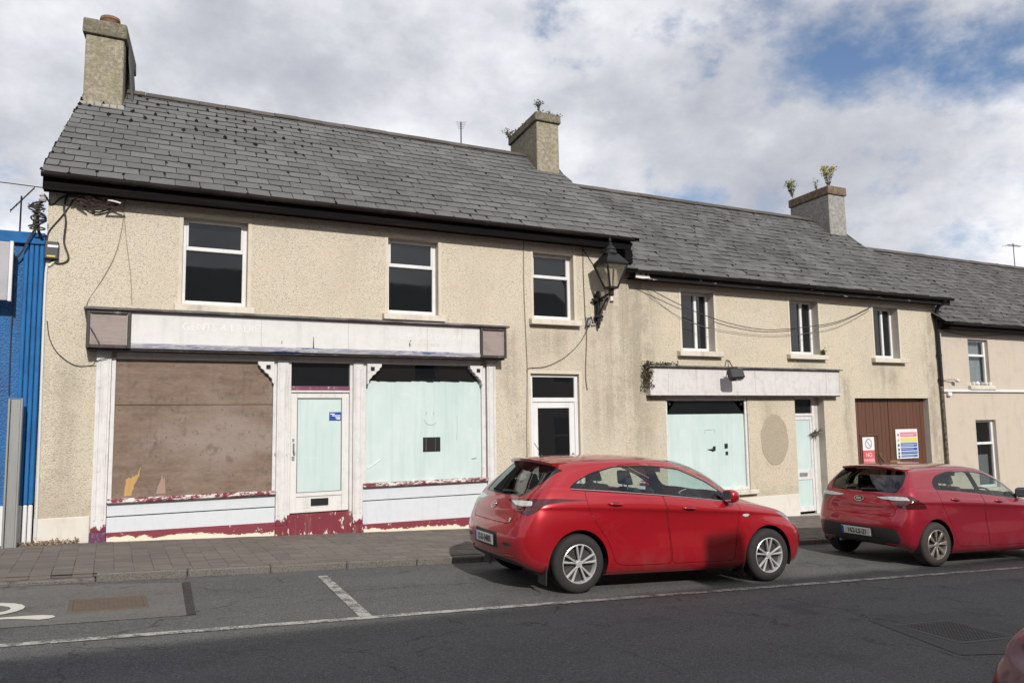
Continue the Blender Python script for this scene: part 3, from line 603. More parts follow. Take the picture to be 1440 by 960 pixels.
def eaves(house, X0, X1, ye, ze, depth_z, fm, yf=YF):
    m = MB(); pts = []
    # half-round gutter along the eaves
    g = MB(); n = 8; gy, gz, r = ye-.015, ze-.028, 0.056
    for x in (X0, X1):
        for k in range(n+1):
            a = PI + PI*k/n; g.v.append((x, gy+r*math.cos(a), gz+r*math.sin(a)))
        for k in range(n, -1, -1):
            a = PI + PI*k/n; g.v.append((x, gy+(r-.008)*math.cos(a), gz+(r-.008)*math.sin(a)))
    c = 2*(n+1); g.f += [(i, (i+1) % c, c+(i+1) % c, c+i) for i in range(c)] + [tuple(range(c-1, -1, -1)), tuple(range(c, 2*c))]
    gu = g.build('gutter', GUTTER, house, auto=0.7)
    j = MB(); x = X0+1.1
    while x < X1-.2: 
        j.add([(x+dx, gy+(r+.007)*math.cos(PI+PI*k/n), gz+(r+.007)*math.sin(PI+PI*k/n)) for dx in (0, .05) for k in range(n+1)], [(k, k+1, n+2+k, n+1+k) for k in range(n)]); x += 1.83
    if j.v: j.build('gutter_joint', IRON, gu, recalc=False)
    MB().box(X0+.02, X1-.02, ye+.045, ye+.075, ze-depth_z, ze-.022).build('fascia_board', fm, house, bevel=.004)
    MB().box(X0+.02, X1-.02, ye+.0755, yf+.02, ze-depth_z+.03, ze-depth_z+.05).build('soffit', BLACKW, house)
def window(house, x0, x1, z0, z1, kind, dep=0.13, sill=True, sillh=0.105, ovl=0.1, sillout=0.085, glass=GLASS, yf=YF, surround=True, sillm=SILLM):
    y0, y1 = yf+dep-0.065, yf+dep
    fr = MB(); fw_ = 0.058
    fr.box(x0, x0+fw_, y0, y1, z0, z1).box(x1-fw_, x1, y0, y1, z0, z1).box(x0+fw_, x1-fw_, y0+.001, y1, z0, z0+fw_+.012).box(x0+fw_, x1-fw_, y0+.001, y1, z1-fw_, z1)
    panes = []
    a, b, c, d = x0+fw_, x1-fw_, z0+fw_+.012, z1-fw_
    if kind == 'transom':
        zt = z1-(z1-z0)*0.345; fr.box(a, b, y0-.006, y1, zt-.032, zt+.028)
        sf = 0.028   # opening light in the top
        for q in ((a, a+sf, zt+.028, d), (b-sf, b, zt+.028, d)): fr.box(q[0], q[1], y0-.005, y1-.01, q[2], q[3])
        panes = [(a, b, c, zt-.032), (a+sf, b-sf, zt+.028, d)]
    elif kind == 'mullion':
        xm = x0+(x1-x0)*0.62; fr.box(xm-.045, xm+.02, y0-.006, y1, c, d)
        panes = [(a, xm-.045, c, d), (xm+.02, b, c, d)]
    else: panes = [(a, b, c, d)]
    w = fr.build('window', UPVC, house, bevel=.006)
    for q in panes: MB().box(q[0]-.002, q[1]+.002, y1-.03, y1-.022, q[2]-.002, q[3]+.002).build('pane', glass, w)
    if glass is GLASS: pass
    if sill: MB().hexa([(x0-ovl, yf-sillout, z0-sillh-.012), (x1+ovl, yf-sillout, z0-sillh-.012), (x1+ovl, yf+.002, z0-sillh-.012), (x0-ovl, yf+.002, z0-sillh-.012)],
                       [(x0-ovl, yf-sillout, z0-.022), (x1+ovl, yf-sillout, z0-.022), (x1+ovl, yf+.002, z0-.002), (x0-ovl, yf+.002, z0-.002)]).box(x0+.003, x1-.003, yf+.0025, y0-.002, z0-.05, z0-.001).build('sill', sillm, w, bevel=.008)
    if surround:
        s = MB(); t_ = 0.055; e = .006
        s.box(x0-t_, x0-.001, yf-e, yf+.002, z0, z1+t_).box(x1+.001, x1+t_, yf-e, yf+.002, z0, z1+t_).box(x0-.001, x1+.001, yf-e+.001, yf+.002, z1+.001, z1+t_)
        s.build('surround', TRIM, w)
    return w
def chimney(roof, X, Y0, Y1, w, zb, zt, mt, capm, sk=SK, caph=0.27, out=0.045):
    def q(x0, x1, y0, y1, z): f = lambda x, y: (x+sk*(y-Y0), y, z); return [f(x0, y0), f(x1, y0), f(x1, y1), f(x0, y1)]
    m = MB(); m.hexa(q(X, X+w, Y0, Y1, zb), q(X+.006, X+w-.006, Y0+.01, Y1, zt-caph))
    c = m.build('chimney', mt, roof, bevel=.015)
    k = MB(); o = out
    k.hexa(q(X-o, X+w+o, Y0-o, Y1+o, zt-caph+.001), q(X-o*.8, X+w+o*.8, Y0-o*.8, Y1+o, zt)); k.build('chimney_cap', capm, c, bevel=.03, seg=2)
    f = MB(); f.hexa(q(X-.05, X+w+.05, Y0-.07, Y0+.02, zb+.02+0.55), q(X-.012, X+w+.012, Y0-.012, Y0+.02, zb+.12+0.55)); 
    return c
def pipe(name, pts, r, mt, parent, n=10): return MB().tube(pts, r, n).build(name, mt, parent, auto=0.8)
# ---------------------------------------------------------------- left house with the wide shopfront
H1 = thing('rendered_house', 'larger cream pebbledash house with the boarded-up shopfront and three upper windows', 'house', (-0.85, YF, 0.12), 'houses of the terrace')
ops1 = [(0.88, 1.80, 3.43, 4.74, .2), (4.03, 4.92, 3.45, 4.72, .2), (6.77, 7.63, 3.49, 4.71, .2), (6.68, 7.70, -0.2, 2.49, .14), (-0.02, 5.90, -0.6, 2.62, .14)]
m = MB(); wall_sheet(m, -0.85, 8.72, -1.0, 5.05, ops1, YF, .14); reveals(m, ops1[:4], YF)
m.add([(-.85, YF, -1), (-.85, YF, 5.05), (-.1, 18.5, 5.05), (-.1, 18.5, -1)], [(0, 1, 2, 3)]); m.add([(-.85, YF, 5.05), (-.1, 18.5, 5.05), (-.48, 15.4, 7.65)], [(0, 1, 2)])
m.add([(8.72, YF, -1), (8.72, YF, 5.05), (9.4, 18.5, 5.05), (9.4, 18.5, -1)], [(0, 1, 2, 3)]); m.add([(8.72, YF, 5.05), (9.4, 18.5, 5.05), (9.1, 15.4, 7.65)], [(0, 1, 2)])
m.add([(-.1, 18.5, -1), (9.4, 18.5, -1), (9.4, 18.5, 5.05), (-.1, 18.5, 5.05)], [(0, 1, 2, 3)])
m.build('wall', CREAM, H1, recalc=False)
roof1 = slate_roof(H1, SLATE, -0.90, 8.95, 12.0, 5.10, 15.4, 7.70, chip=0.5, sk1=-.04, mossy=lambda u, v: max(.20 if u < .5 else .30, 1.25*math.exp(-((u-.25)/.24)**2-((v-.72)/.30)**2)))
eaves(H1, -0.93, 8.80, 12.0, 5.10, 0.235, BLACKW)
MB().box(8.62, 8.80, 12.02, 12.34, 4.60, 4.86).build('eaves_end_box', BLACKW, H1, bevel=.01)
c1 = chimney(roof1, -0.585, 14.65, 16.15, 0.60, 6.95, 8.62, CHIM, CHIMCAP)
MB().obox((0.155, 15.25, 8.0), (0.016, 0.32, 0.62), Matrix.Rotation(-0.09, 3, 'Y') @ Rz(-0.12)).build('leaning_slate_slab', SLATE2, c1, bevel=.004)
MB().lathe([(0.12, 0), (0.15, .02), (0.13, .06), (0.13, .11), (0.15, .17), (0.165, .19), (0.16, .235), (.11, .24), (.09, .02)], 14, (-0.22, 14.98, 8.60)).build('chimney_pot', mat('broken_terracotta', f_chim((0.30, 0.16, 0.09), (0.17, 0.10, 0.06), (0.2, 0.17, 0.11))), c1, auto=.6)
fl = MB()
for k in range(6): fl.box(-0.63+.115*k, -0.63+.115*k+.105, 14.52, 14.64, 7.02+.012*(k % 2), 7.10+.01*(k % 3))
fl.build('mortar_flashing', mat('cracked_mortar', f_smooth((0.33, 0.31, 0.28), (0.2, 0.19, 0.17), .6)), c1, bevel=.012)
c2 = chimney(roof1, 8.2, 14.62, 16.3, 0.57, 6.85, 8.46, CHIM, CHIMCAP, caph=0.2)
for x0, x1, z0, z1 in ((0.88, 1.80, 3.43, 4.74), (4.03, 4.92, 3.45, 4.72), (6.77, 7.63, 3.49, 4.71)): window(H1, x0, x1, z0, z1, 'transom', dep=.195, sillout=.11)
# plinth at the left corner, right of the shopfront
MB().hexa([(-.85, YF-.012, -.3), (-.2, YF-.012, -.3), (-.2, YF+.01, -.3), (-.85, YF+.01, -.3)], [(-.85, YF-.012, .445), (-.2, YF-.012, .44), (-.2, YF+.01, .45), (-.85, YF+.01, .45)]).build('plinth', PLINTH, H1, bevel=.004)
# plain door on the right with its fanlight
d = MB(); y0, y1 = YF+.06, YF+.12
d.box(6.68, 6.75, y0, y1, -.2, 2.49).box(7.63, 7.70, y0, y1, -.2, 2.49).box(6.75, 7.63, y0, y1, 2.43, 2.49).box(6.75, 7.63, y0-.005, y1, 1.98, 2.06)
dr = d.build('door_frame', UPVC, H1, bevel=.006)
MB().box(6.752, 7.628, y1-.03, y1-.02, 2.06, 2.43).build('fanlight', GLASS, dr)
lf = MB(); lf.box(6.752, 6.86, y0+.012, y1+.002, -.18, 1.975).box(7.52, 7.628, y0+.012, y1+.002, -.18, 1.975).box(6.86, 7.52, y0+.013, y1+.002, 1.87, 1.975).box(6.86, 7.52, y0+.013, y1+.002, -.18, 0.35)
lf.build('door', UPVC, H1, bevel=.006)
gp = MB().box(6.86, 7.52, y1-.03, y1-.02, 0.35, 1.87).build('door_glass', GLASS, H1)
MB().box(7.56, 7.585, y0-.03, y0+.012, 0.75, 1.05).build('door_handle', IRON, H1, bevel=.004)
sr = MB(); sr.box(6.63, 6.679, YF-.006, YF+.002, -.2, 2.545).box(7.701, 7.755, YF-.006, YF+.002, -.2, 2.545).box(6.679, 7.701, YF-.005, YF+.002, 2.491, 2.545); sr.build('door_surround', TRIM, H1)
MB().box(6.5, 7.86, YF-.05, YF+.0, -.16, -.10).build('doorstep', KERBM, H1, bevel=.01)
# shopfront: frame members
def mem(name, x0, x1, y0, y1, z0, z1, mt, bev=.006, parent=H1): return MB().box(x0, x1, y0, y1, z0, z1).build(name, mt, parent, bevel=bev)
MB().box(-.02, 5.90, YF+.141, YF+.16, -.6, 2.63).build('shopfront_backing', ROOMDARK, H1)
def gz(x): return 0.085-0.04*x          # pavement at the wall
def pilaster(x0, x1, yf, zt, mt=WHITEFOOT):
    m = MB().box(x0, x1, yf, YF+.05, gz(x1)+.14, zt); w = x1-x0
    m.box(x0+w*.16, x0+w*.30, yf-.012, yf-.0005, gz(x1)+.3, zt-.12).box(x0+w*.70, x0+w*.84, yf-.012, yf-.0005, gz(x1)+.3, zt-.12)
    p_ = m.build('pilaster', mt, H1, bevel=.004)
    MB().box(x0-.012, x1+.012, yf-.02, YF+.052, gz(x1)-.1, gz(x1)+.139).build('pilaster_base', MAROON if x0 > 0 else mat('maroon_violet_base', f_peel((0.12, 0.03, 0.06), (0.10, 0.11, 0.22), 0.5, .5)), p_, bevel=.012)
    return p_
x, z = P(-0.185, 2.70, 12.22); pilaster(-0.185, 0.0, 12.22, 2.72)
mem('window_jamb', 0.002, 0.058, 12.26, 12.36, .62, 2.62, WHITEP)
pilaster(2.26, 2.43, 12.24, 2.63)
mem('window_jamb', 2.205, 2.258, 12.27, 12.36, .62, 2.62, WHITEP)
pilaster(3.44, 3.60, 12.24, 2.63)
mem('window_jamb', 3.602, 3.655, 12.27, 12.36, .62, 2.62, WHITEP)
mem('window_jamb', 5.70, 5.775, 12.27, 12.36, .5, 2.62, WHITEP)
pilaster(5.79, 5.955, 12.23, 2.72)
mem('shopfront_head_rail', 0.058, 5.70, 12.275, 12.35, 2.60, 2.70, WHITEP)
# sign board over the shop
XL, XR = P(-0.33, 0, 12.02)[0], P(6.21, 0, 12.02)[0]
zb, zt_ = 2.76, 3.27
sg = MB().box(0.225, 5.575, 12.05, YF-.002, zb+.045, zt_-.02).build('sign_board', SIGNW, H1, bevel=.004)
for xx in (1.98, 3.30, 4.62): MB().box(xx-.003, xx+.003, 12.046, 12.0495, zb+.05, zt_-.03).build('board_joint', mat('pale_joint', f_flat((0.4, 0.38, 0.36), .8)), sg)
cp = MB().hexa([(XL-.04, 11.98, zt_-.02), (XR+.05, 11.98, zt_-.02), (XR+.05, YF, zt_-.005), (XL-.04, YF, zt_-.005)], [(XL-.04, 11.98, zt_+.012), (XR+.05, 11.98, zt_+.012), (XR+.05, YF, zt_+.06), (XL-.04, YF, zt_+.06)]).build('sign_capping', LEAD, sg, bevel=.006)
mo = MB().hexa([(.225, 12.03, zb-.035), (5.575, 12.03, zb-.035), (5.575, YF, zb-.035), (.225, YF, zb-.035)], [(.225, 12.012, zb+.02), (5.575, 12.012, zb+.02), (5.575, YF, zb+.02), (.225, YF, zb+.02)])
mo.box(.225, 5.575, 12.03, 12.06, zb+.021, zb+.044); mo.build('sign_moulding', BLUEPEEL, sg, bevel=.008)
MB().box(XL+.02, XR-.02, 12.06, YF-.002, zb-.062, zb-.036).build('sign_underside', DARKWOOD, sg, bevel=.004)
for a, b in ((XL, 0.224), (5.576, XR)):
    f = MB(); fw_ = .045; y0 = 12.012
    f.box(a, a+fw_, y0, YF-.002, zb-.035, zt_-.021).box(b-fw_, b, y0, YF-.002, zb-.035, zt_-.021).box(a+fw_, b-fw_, y0+.002, YF-.002, zb-.035, zb+.012).box(a+fw_, b-fw_, y0+.002, YF-.002, zt_-.07, zt_-.021)
    bx = f.build('sign_end_box', DARKWOOD, H1, bevel=.005)
    MB().box(a+fw_, b-fw_, y0+.03, y0+.04, zb+.012, zt_-.07).build('end_panel', GREYWOOD, bx)
    for e0, e1 in ((a+fw_, a+fw_+.012), (b-fw_-.012, b-fw_)): MB().box(e0, e1, y0+.018, y0+.03, zb+.012, zt_-.07).build('panel_bead', mat('grey_bead', f_flat((0.30, .28, .27), .7)), bx)
MB().tube([(XL+.05, 12.0, zb+.24), (XL+.09, 12.0, zb+.17), (XL+.17, 12.0, zb+.02)], .006, 5).build('loose_strip', DARKWOOD, H1)
# painted-out letters, hardly readable
lettering('GENTS & LADIES', 0.155, GHOST, facing(1.45, 12.0488, 3.06), sg, .001, 1.0)
lettering('CHILDRENSWEAR', 0.15, GHOST, facing(4.68, 12.0488, 3.045), sg, .001, 0.93)
lettering('UNIFORMS', 0.06, GHOST2, facing(4.62, 12.0488, 2.915), sg, .001, 1.5)
ck = MB().prism([(0, 0), (.02, .03), (.008, .07), (.035, .12), (.012, .10), (-.005, .05)], 'y', 12.044, 12.049); ck.v = [(x+4.31, y, z+2.87) for x, y, z in ck.v]
ck.add([(2.745, 12.0445, 2.80), (2.765, 12.0445, 2.80), (2.76, 12.0445, 2.98), (2.752, 12.0445, 2.98)], [(0, 1, 2, 3)]).add([(2.27, 12.0445, 2.86), (2.285, 12.0445, 2.87), (2.28, 12.0445, 2.92)], [(0, 1, 2)]); ck.build('paint_crack', mat('dark_crack', f_flat((0.06, .06, .07), .9)), sg, recalc=False)
# corbel brackets beside the shop windows
def bracket(x, zt, sgn, s=1.0, yf=12.2, parent=H1):
    pts = [(0, 0), (.24, 0), (.235, -.05), (.20, -.075), (.20, -.10), (.15, -.13), (.135, -.165), (.085, -.19), (.07, -.225), (.03, -.26), (.025, -.32), (0, -.33)]
    m = MB().prism([(x+sgn*a*s, zt+b*s) for a, b in pts], 'y', yf, YF+.04); o = m.build('corbel_bracket', WHITEP, parent, bevel=.004)
    c_ = MB().box(x+sgn*.055*s, x+sgn*.12*s, yf-.003, yf-.0005, zt-.115*s, zt-.05*s); c_.build('bracket_hole', HOLE, o)
bracket(2.204, 2.598, -1); bracket(3.656, 2.598, 1); bracket(5.699, 2.598, -1)
# boarded window: two sheets of plywood
b1 = MB().box(0.06, 2.20, 12.29, 12.315, 1.955, 2.598).build('plywood_sheet', PLY, H1, bevel=.002)
b2 = MB().box(0.058, 2.202, 12.285, 12.313, 0.665, 1.948).build('plywood_sheet', PLY, H1, bevel=.002)
def shard(pts, mt): MB().prism(pts, 'y', 12.281, 12.2845).build('split_veneer', mt, b2)
shard([(.215, .69), (.305, .69), (.312, .75), (.335, .79), (.33, .83), (.362, .88), (.385, .945), (.402, .955), (.398, 1.0), (.412, 1.06), (.405, 1.09), (.395, 1.03), (.382, 1.01), (.376, .965), (.355, .985), (.34, .95), (.318, .965), (.30, .93), (.262, .945), (.245, .92), (.226, .93), (.231, .86), (.217, .80)], BAREPLY)
shard([(.62, .70), (.745, .70), (.735, .80), (.725, .95), (.705, .90), (.69, .97), (.67, .87), (.64, .80)], BAREPLY2)
for k in range(16):
    xx, zz, l_ = random.uniform(.3, 2.05), random.uniform(.85, 1.85), random.uniform(.01, .04); shard([(xx, zz), (xx+.007, zz+.002), (xx+.007+l_*.4, zz+l_), (xx+l_*.4, zz+l_+.003)], mat('dark_gouge', f_flat((0.075, .055, .046), .9)))
for (xx, zz) in [(x_, z_) for z_ in (.74, 1.3, 1.88, 2.04, 2.52) for x_ in (.12, .8, 1.48, 2.13)]: MB().lathe([(0, 0), (.007, 0), (.007, .004), (0, .004)], 8, (xx, 12.282 if zz < 1.95 else 12.287, zz), axis='y').build('board_nail', IRON, b2 if zz < 1.95 else b1)
def f_sillflake(t, b):
    p = pos(t); n = t.noise(t.mapv(p, (1, 1, 2.5)), 5.5, 7, 0.75); n2 = t.noise(p, 17, 6, .7)
    c = t.mix(t.step(n, .46, .49), (.60, .575, .55), (.16, .022, .034)); c = t.mix(t.step(n2, .56, .59), c, (.50, .46, .40)); c = t.mix(t.step(n2, .66, .68), c, (.10, .07, .06)); setc(t, b, c, .7, t.bump(t.m('ADD', n, n2), .4, .006))
SILLFLAKE = mat('sill_white_flaking_off_maroon', f_sillflake)
# sills, stallrisers and maroon foot
def stall(x0, x1, zs, zj):
    mem('shop_sill', x0, x1, 12.19, 12.35, zs-.06, zs, SILLFLAKE, .012)
    mem('stallriser_board', x0+.004, x1-.004, 12.262, 12.35, zj+.012, zs-.061, STALL, .003)
    mem('stallriser_board', x0+.004, x1-.004, 12.258, 12.35, gz(x0)+.10, zj-.003, STALL, .003)
    mem('stallriser_gap', x0+.004, x1-.004, 12.29, 12.35, zj-.003, zj+.012, HOLE, 0)
    MB().hexa([(x0, 12.235, gz(x0)-.08), (x1, 12.235, gz(x1)-.08), (x1, 12.36, gz(x1)-.08), (x0, 12.36, gz(x0)-.08)], [(x0, 12.235, gz(x0)+.125), (x1, 12.235, gz(x1)+.20), (x1, 12.36, gz(x1)+.20), (x0, 12.36, gz(x0)+.125)]).build('maroon_foot', MAROONF, H1, bevel=.006)
stall(0.002, 2.258, .665, .415); stall(3.602, 5.788, .70, .42)
# shop door
dt = 2.25
mem('door_jamb', 2.432, 2.475, 12.27, 12.40, .1, 2.60, WHITEP); mem('door_jamb', 3.39, 3.438, 12.27, 12.40, .1, 2.60, WHITEP)
mem('door_head_rail', 2.475, 3.39, 12.272, 12.40, 2.17, 2.235, PURPLE); 
tl = mem('fanlight', 2.475, 3.39, 12.33, 12.34, 2.235, 2.60, GLASS, 0)
mem('door_top_rail', 2.475, 3.39, 12.274, 12.40, 2.135, 2.169, WHITEP)
lf = MB(); y0, y1 = 12.30, 12.345
lf.box(2.478, 2.575, y0, y1, .30, 2.13).box(3.275, 3.387, y0, y1, .30, 2.13).box(2.575, 3.275, y0+.001, y1, 2.05, 2.13).box(2.575, 3.275, y0+.001, y1, .60-.06, .60)
lf.box(2.575, 3.275, y0+.001, y1, .30, .36).box(2.575, 3.275, y0+.016, y1-.001, .36, .54)
dB = lf.build('shop_door', WHITEDOOR, H1, bevel=.006)
gpn = MB().box(2.578, 3.272, y0+.018, y0+.026, .602, 2.048).build('painted_glass', WASH, dB)
gb = MB(); e = .012
gb.box(2.575, 2.575+e, y0+.006, y0+.0175, .60, 2.05).box(3.275-e, 3.275, y0+.006, y0+.0175, .60, 2.05).box(2.575+e, 3.275-e, y0+.006, y0+.0175, 2.05-e, 2.05).box(2.575+e, 3.275-e, y0+.006, y0+.0175, .60, .60+e); gb.build('glazing_bead', mat('dirty_bead', f_flat((.16, .15, .14), .8)), dB)
lb = MB().box(2.80, 3.07, y0-.006, y0+.015, .40, .505).build('letterbox', IRON, dB, bevel=.004); MB().box(2.83, 3.04, y0-.009, y0-.0065, .435, .475).build('letter_flap', HOLE, dB)
dh = MB().tube([(2.52, y0-.04, 1.36), (2.52, y0-.045, 1.25), (2.535, y0-.045, 1.20)], .014, 6); dh.box(2.50, 2.54, y0-.012, y0, 1.10, 1.16); dh.box(2.505, 2.535, y0-.016, y0, 1.39, 1.43); dh.build('door_handle', GALV, dB)
st = MB().box(3.075, 3.275-.012, y0+.0105, y0+.0175, 1.70, 1.83).build('blue_sticker', mat('blue_sticker', f_flat((.02, .055, .26), .4)), dB)
sw_ = MB(); 
for zz, a, b in ((1.80, 3.09, 3.16), (1.775, 3.12, 3.25), (1.745, 3.17, 3.25), (1.725, 3.19, 3.25)): sw_.box(a, b, y0+.0095, y0+.0103, zz-.007, zz+.007)
sw_.build('sticker_print', flat('white_print', (.75, .75, .75)), dB)
MB().hexa([(2.432, 12.255, gz(2.43)-.08), (3.438, 12.255, gz(3.44)-.08), (3.438, 12.42, gz(3.44)-.08), (2.432, 12.42, gz(2.43)-.08)], [(2.432, 12.255, .285), (3.438, 12.255, .285), (3.438, 12.42, .285), (2.432, 12.42, .285)]).build('door_kick_board', MAROON, H1, bevel=.008)
# painted shop window
sw = MB().box(3.655, 5.70, 12.318, 12.325, .70, 2.31).build('whitewashed_pane', WASH, H1)
MB().box(3.655, 5.70, 12.319, 12.326, 2.3105, 2.60).build('clear_top_pane', GLASS, H1)
rg = MB(); xx = 3.655
while xx < 5.70:   # ragged upper edge of the whitewash
    w = random.uniform(.05, .16); h = random.uniform(0, .022); rg.add([(xx, 12.3165, 2.30), (min(5.7, xx+w), 12.3165, 2.30), (min(5.7, xx+w), 12.3165, 2.312+h*.6), (xx, 12.3165, 2.312+h)], [(0, 1, 2, 3)]); xx += w
rg.build('whitewash_edge', WASH, sw, recalc=False)
hl = MB().box(4.64, 4.95, 12.3155, 12.3175, 1.16, 1.40).build('bare_glass_square', HOLE, sw)
MB().box(4.69, 4.70, 12.3148, 12.3153, 1.18, 1.38).box(4.86, 4.866, 12.3148, 12.3153, 1.18, 1.38).build('torn_edge', flat('grey_tear', (.10, .1, .1)), sw)
def stroke(pts, r, mt, y=12.3165): MB().tube([(x, y, z) for x, z in pts], r, 5).build('finger_mark', mt, sw)
stroke([(4.66, 1.69), (4.70, 1.63), (4.76, 1.605), (4.83, 1.61), (4.88, 1.65)], .005, WASHLINE); stroke([(4.70, 1.78), (4.705, 1.82)], .006, WASHLINE); stroke([(4.83, 1.78), (4.835, 1.82)], .006, WASHLINE)
stroke([(3.70, .93), (3.80, .99), (3.92, 1.07)], .010, WASHLIGHT); stroke([(5.25, 1.35), (5.26, 1.55), (5.255, 1.75)], .005, WASHLINE)
stroke([(5.52, 1.02), (5.58, 1.02), (5.61, 1.035)], .006, flat('dark_smudge', (.12, .14, .14)))

# ---------------------------------------------------------------- middle house with the small shopfront and garage door
H2 = thing('rendered_house', 'lower cream house with small white shop sign, narrow windows and brown garage door', 'house', (8.73, YF, -0.25), 'houses of the terrace')
ops2 = [(10.15, 11.0, 3.0, 4.22, .26), (13.14, 14.02, 3.01, 4.22, .26), (15.83, 16.70, 2.99, 4.20, .26), (9.68, 11.80, .18, 2.12, .16), (13.16, 14.05, -.46, 2.12, .26), (15.05, 17.62, -0.8, 2.05, .18)]
m = MB(); wall_sheet(m, 8.723, 18.12, -1.6, 4.5, ops2, YF+.001, .2)
m.add([(18.12, YF, -1.6), (18.12, YF, 4.5), (18.8, 18.5, 4.5), (18.8, 18.5, -1.6)], [(0, 1, 2, 3)]); m.add([(18.12, YF, 4.5), (18.8, 18.5, 4.5), (18.5, 15.4, 7.1)], [(0, 1, 2)])
m.add([(9.41, 18.5, -1.6), (18.8, 18.5, -1.6), (18.8, 18.5, 4.5), (9.41, 18.5, 4.5)], [(0, 1, 2, 3)])
m.build('wall', CREAM2, H2, recalc=False)
for o_ in ops2: m = MB(); reveals(m, [o_], YF+.001); m.build('opening_reveal', REVEAL, H2, recalc=False)
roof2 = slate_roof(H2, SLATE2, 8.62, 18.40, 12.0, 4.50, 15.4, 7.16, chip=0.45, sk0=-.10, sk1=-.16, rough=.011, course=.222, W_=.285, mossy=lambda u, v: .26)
eaves(H2, 8.83, 18.36, 12.0, 4.50, 0.185, BLACKPEEL, YF)
pl = MB().prism([(8.86, 4.34), (9.02, 4.33), (9.20, 4.345), (9.17, 4.42), (9.10, 4.385), (9.05, 4.44), (8.98, 4.40), (8.92, 4.44), (8.87, 4.43)], 'y', 12.03, 12.044).build('flaked_white_paint', flat('white_primer', (.62, .6, .56), .8), H2)
c3 = chimney(roof2, 17.36, 14.66, 16.2, 0.66, 6.40, 7.96, CHIMG, RUSTCAP, caph=0.24, out=.035)
for x0, x1, z0, z1 in ((10.15, 11.0, 3.0, 4.22), (13.14, 14.02, 3.01, 4.22), (15.83, 16.70, 2.99, 4.20)):
    window(H2, x0, x1, z0, z1, 'mullion', dep=.25, sillout=.115, ovl=.14)
# small shopfront
zb2, zt2 = 2.135, 2.66
x0, x1 = P(9.33, 0, 12.14)[0], P(14.62, 0, 12.14)[0]
s2 = MB().box(x0+.02, x1-.02, 12.155, YF-.001, zb2+.03, zt2-.012).build('sign_board', SIGNW2, H2, bevel=.004)
cp2 = MB().hexa([(x0-.04, 12.09, zt2-.012), (x1+.05, 12.09, zt2-.012), (x1+.05, YF, zt2-.002), (x0-.04, YF, zt2-.002)], [(x0-.04, 12.09, zt2+.012), (x1+.05, 12.09, zt2+.012), (x1+.05, YF, zt2+.04), (x0-.04, YF, zt2+.04)]).build('sign_capping', LEAD, s2, bevel=.005)
f2 = MB(); f2.box(x0, x1, 12.145, YF-.001, zb2-.035, zb2+.029).box(x0, x0+.019, 12.146, YF-.002, zb2+.03, zt2-.0125).box(x1-.019, x1, 12.146, YF-.002, zb2+.03, zt2-.0125)
for xx in (9.66, 11.92, 14.0): f2.box(xx-.012, xx+.012, 12.146, 12.1545, zb2+.03, zt2-.0125)
f2.build('sign_frame', SIGNW2, s2, bevel=.003)
MB().box(x0+.01, x1-.01, 12.17, YF-.002, zb2-.06, zb2-.0355).build('sign_underside', DARKWOOD, s2)
mem('window_jamb', 9.682, 9.735, 12.32, 12.42, .18, 2.10, WHITEP, parent=H2); mem('window_jamb', 11.74, 11.798, 12.32, 12.42, .18, 2.10, WHITEP, parent=H2)
mem('window_head_rail', 9.735, 11.74, 12.322, 12.42, 2.0, 2.10, WHITEP, parent=H2)
mem('window_bottom_rail', 9.735, 11.74, 12.322, 12.42, .18, .245, WHITEP, parent=H2)
sw2 = MB().box(9.735, 11.74, 12.372, 12.378, .245, 1.73).build('whitewashed_pane', WASH, H2)
MB().box(9.735, 11.74, 12.373, 12.379, 1.7305, 2.0).build('clear_top_pane', GLASS, H2)
bracket(9.736, 1.998, 1, .8, 12.34, H2); bracket(11.739, 1.998, -1, .8, 12.34, H2)
mem('shop_sill', 9.55, 11.95, 12.20, 12.34, .09, .178, SILLM, .01, H2)
MB().prism([(10.72, 1.02), (10.88, 1.03), (10.90, 1.08), (10.97, 1.08), (10.96, .99), (10.88, .97), (10.84, .99)], 'y', 12.369, 12.3715).build('bare_glass_patch', HOLE, sw2)
MB().prism([(11.20, 1.02), (11.29, 1.03), (11.29, 1.13), (11.20, 1.12)], 'y', 12.369, 12.3715).prism([(11.22, .89), (11.29, .89), (11.29, .97), (11.22, .96)], 'y', 12.369, 12.3715).build('bare_glass_patch', HOLE, sw2)
MB().tube([(10.70, 12.371, 1.40), (10.70, 12.371, 1.33)], .006, 5).tube([(10.70, 12.371, 1.41), (10.95, 12.371, 1.42), (10.96, 12.371, 1.35)], .006, 5).build('finger_mark', WASHLINE, sw2)
# oval bare patch in the render, a few millimetres deep rim
ov = MB(); n = 40
ov.add([(12.53, YF-.007, 1.18)]+[(12.53+.385*math.cos(2*PI*k/n)*(1+.03*math.sin(5*k)), YF-.007, 1.18+.53*math.sin(2*PI*k/n)*(1+.015*math.sin(3*k))) for k in range(n)], [(0, 1+k, 1+(k+1) % n) for k in range(n)])
ov.add([(12.53+.395*math.cos(2*PI*k/n)*(1+.03*math.sin(5*k)), YF+.002, 1.18+.54*math.sin(2*PI*k/n)*(1+.015*math.sin(3*k))) for k in range(n)], []); ov.f += [(1+k, n+1+k, n+1+(k+1) % n, 1+(k+1) % n) for k in range(n)]
ov.build('oval_bare_patch', PATCHOLD, H2, recalc=False)
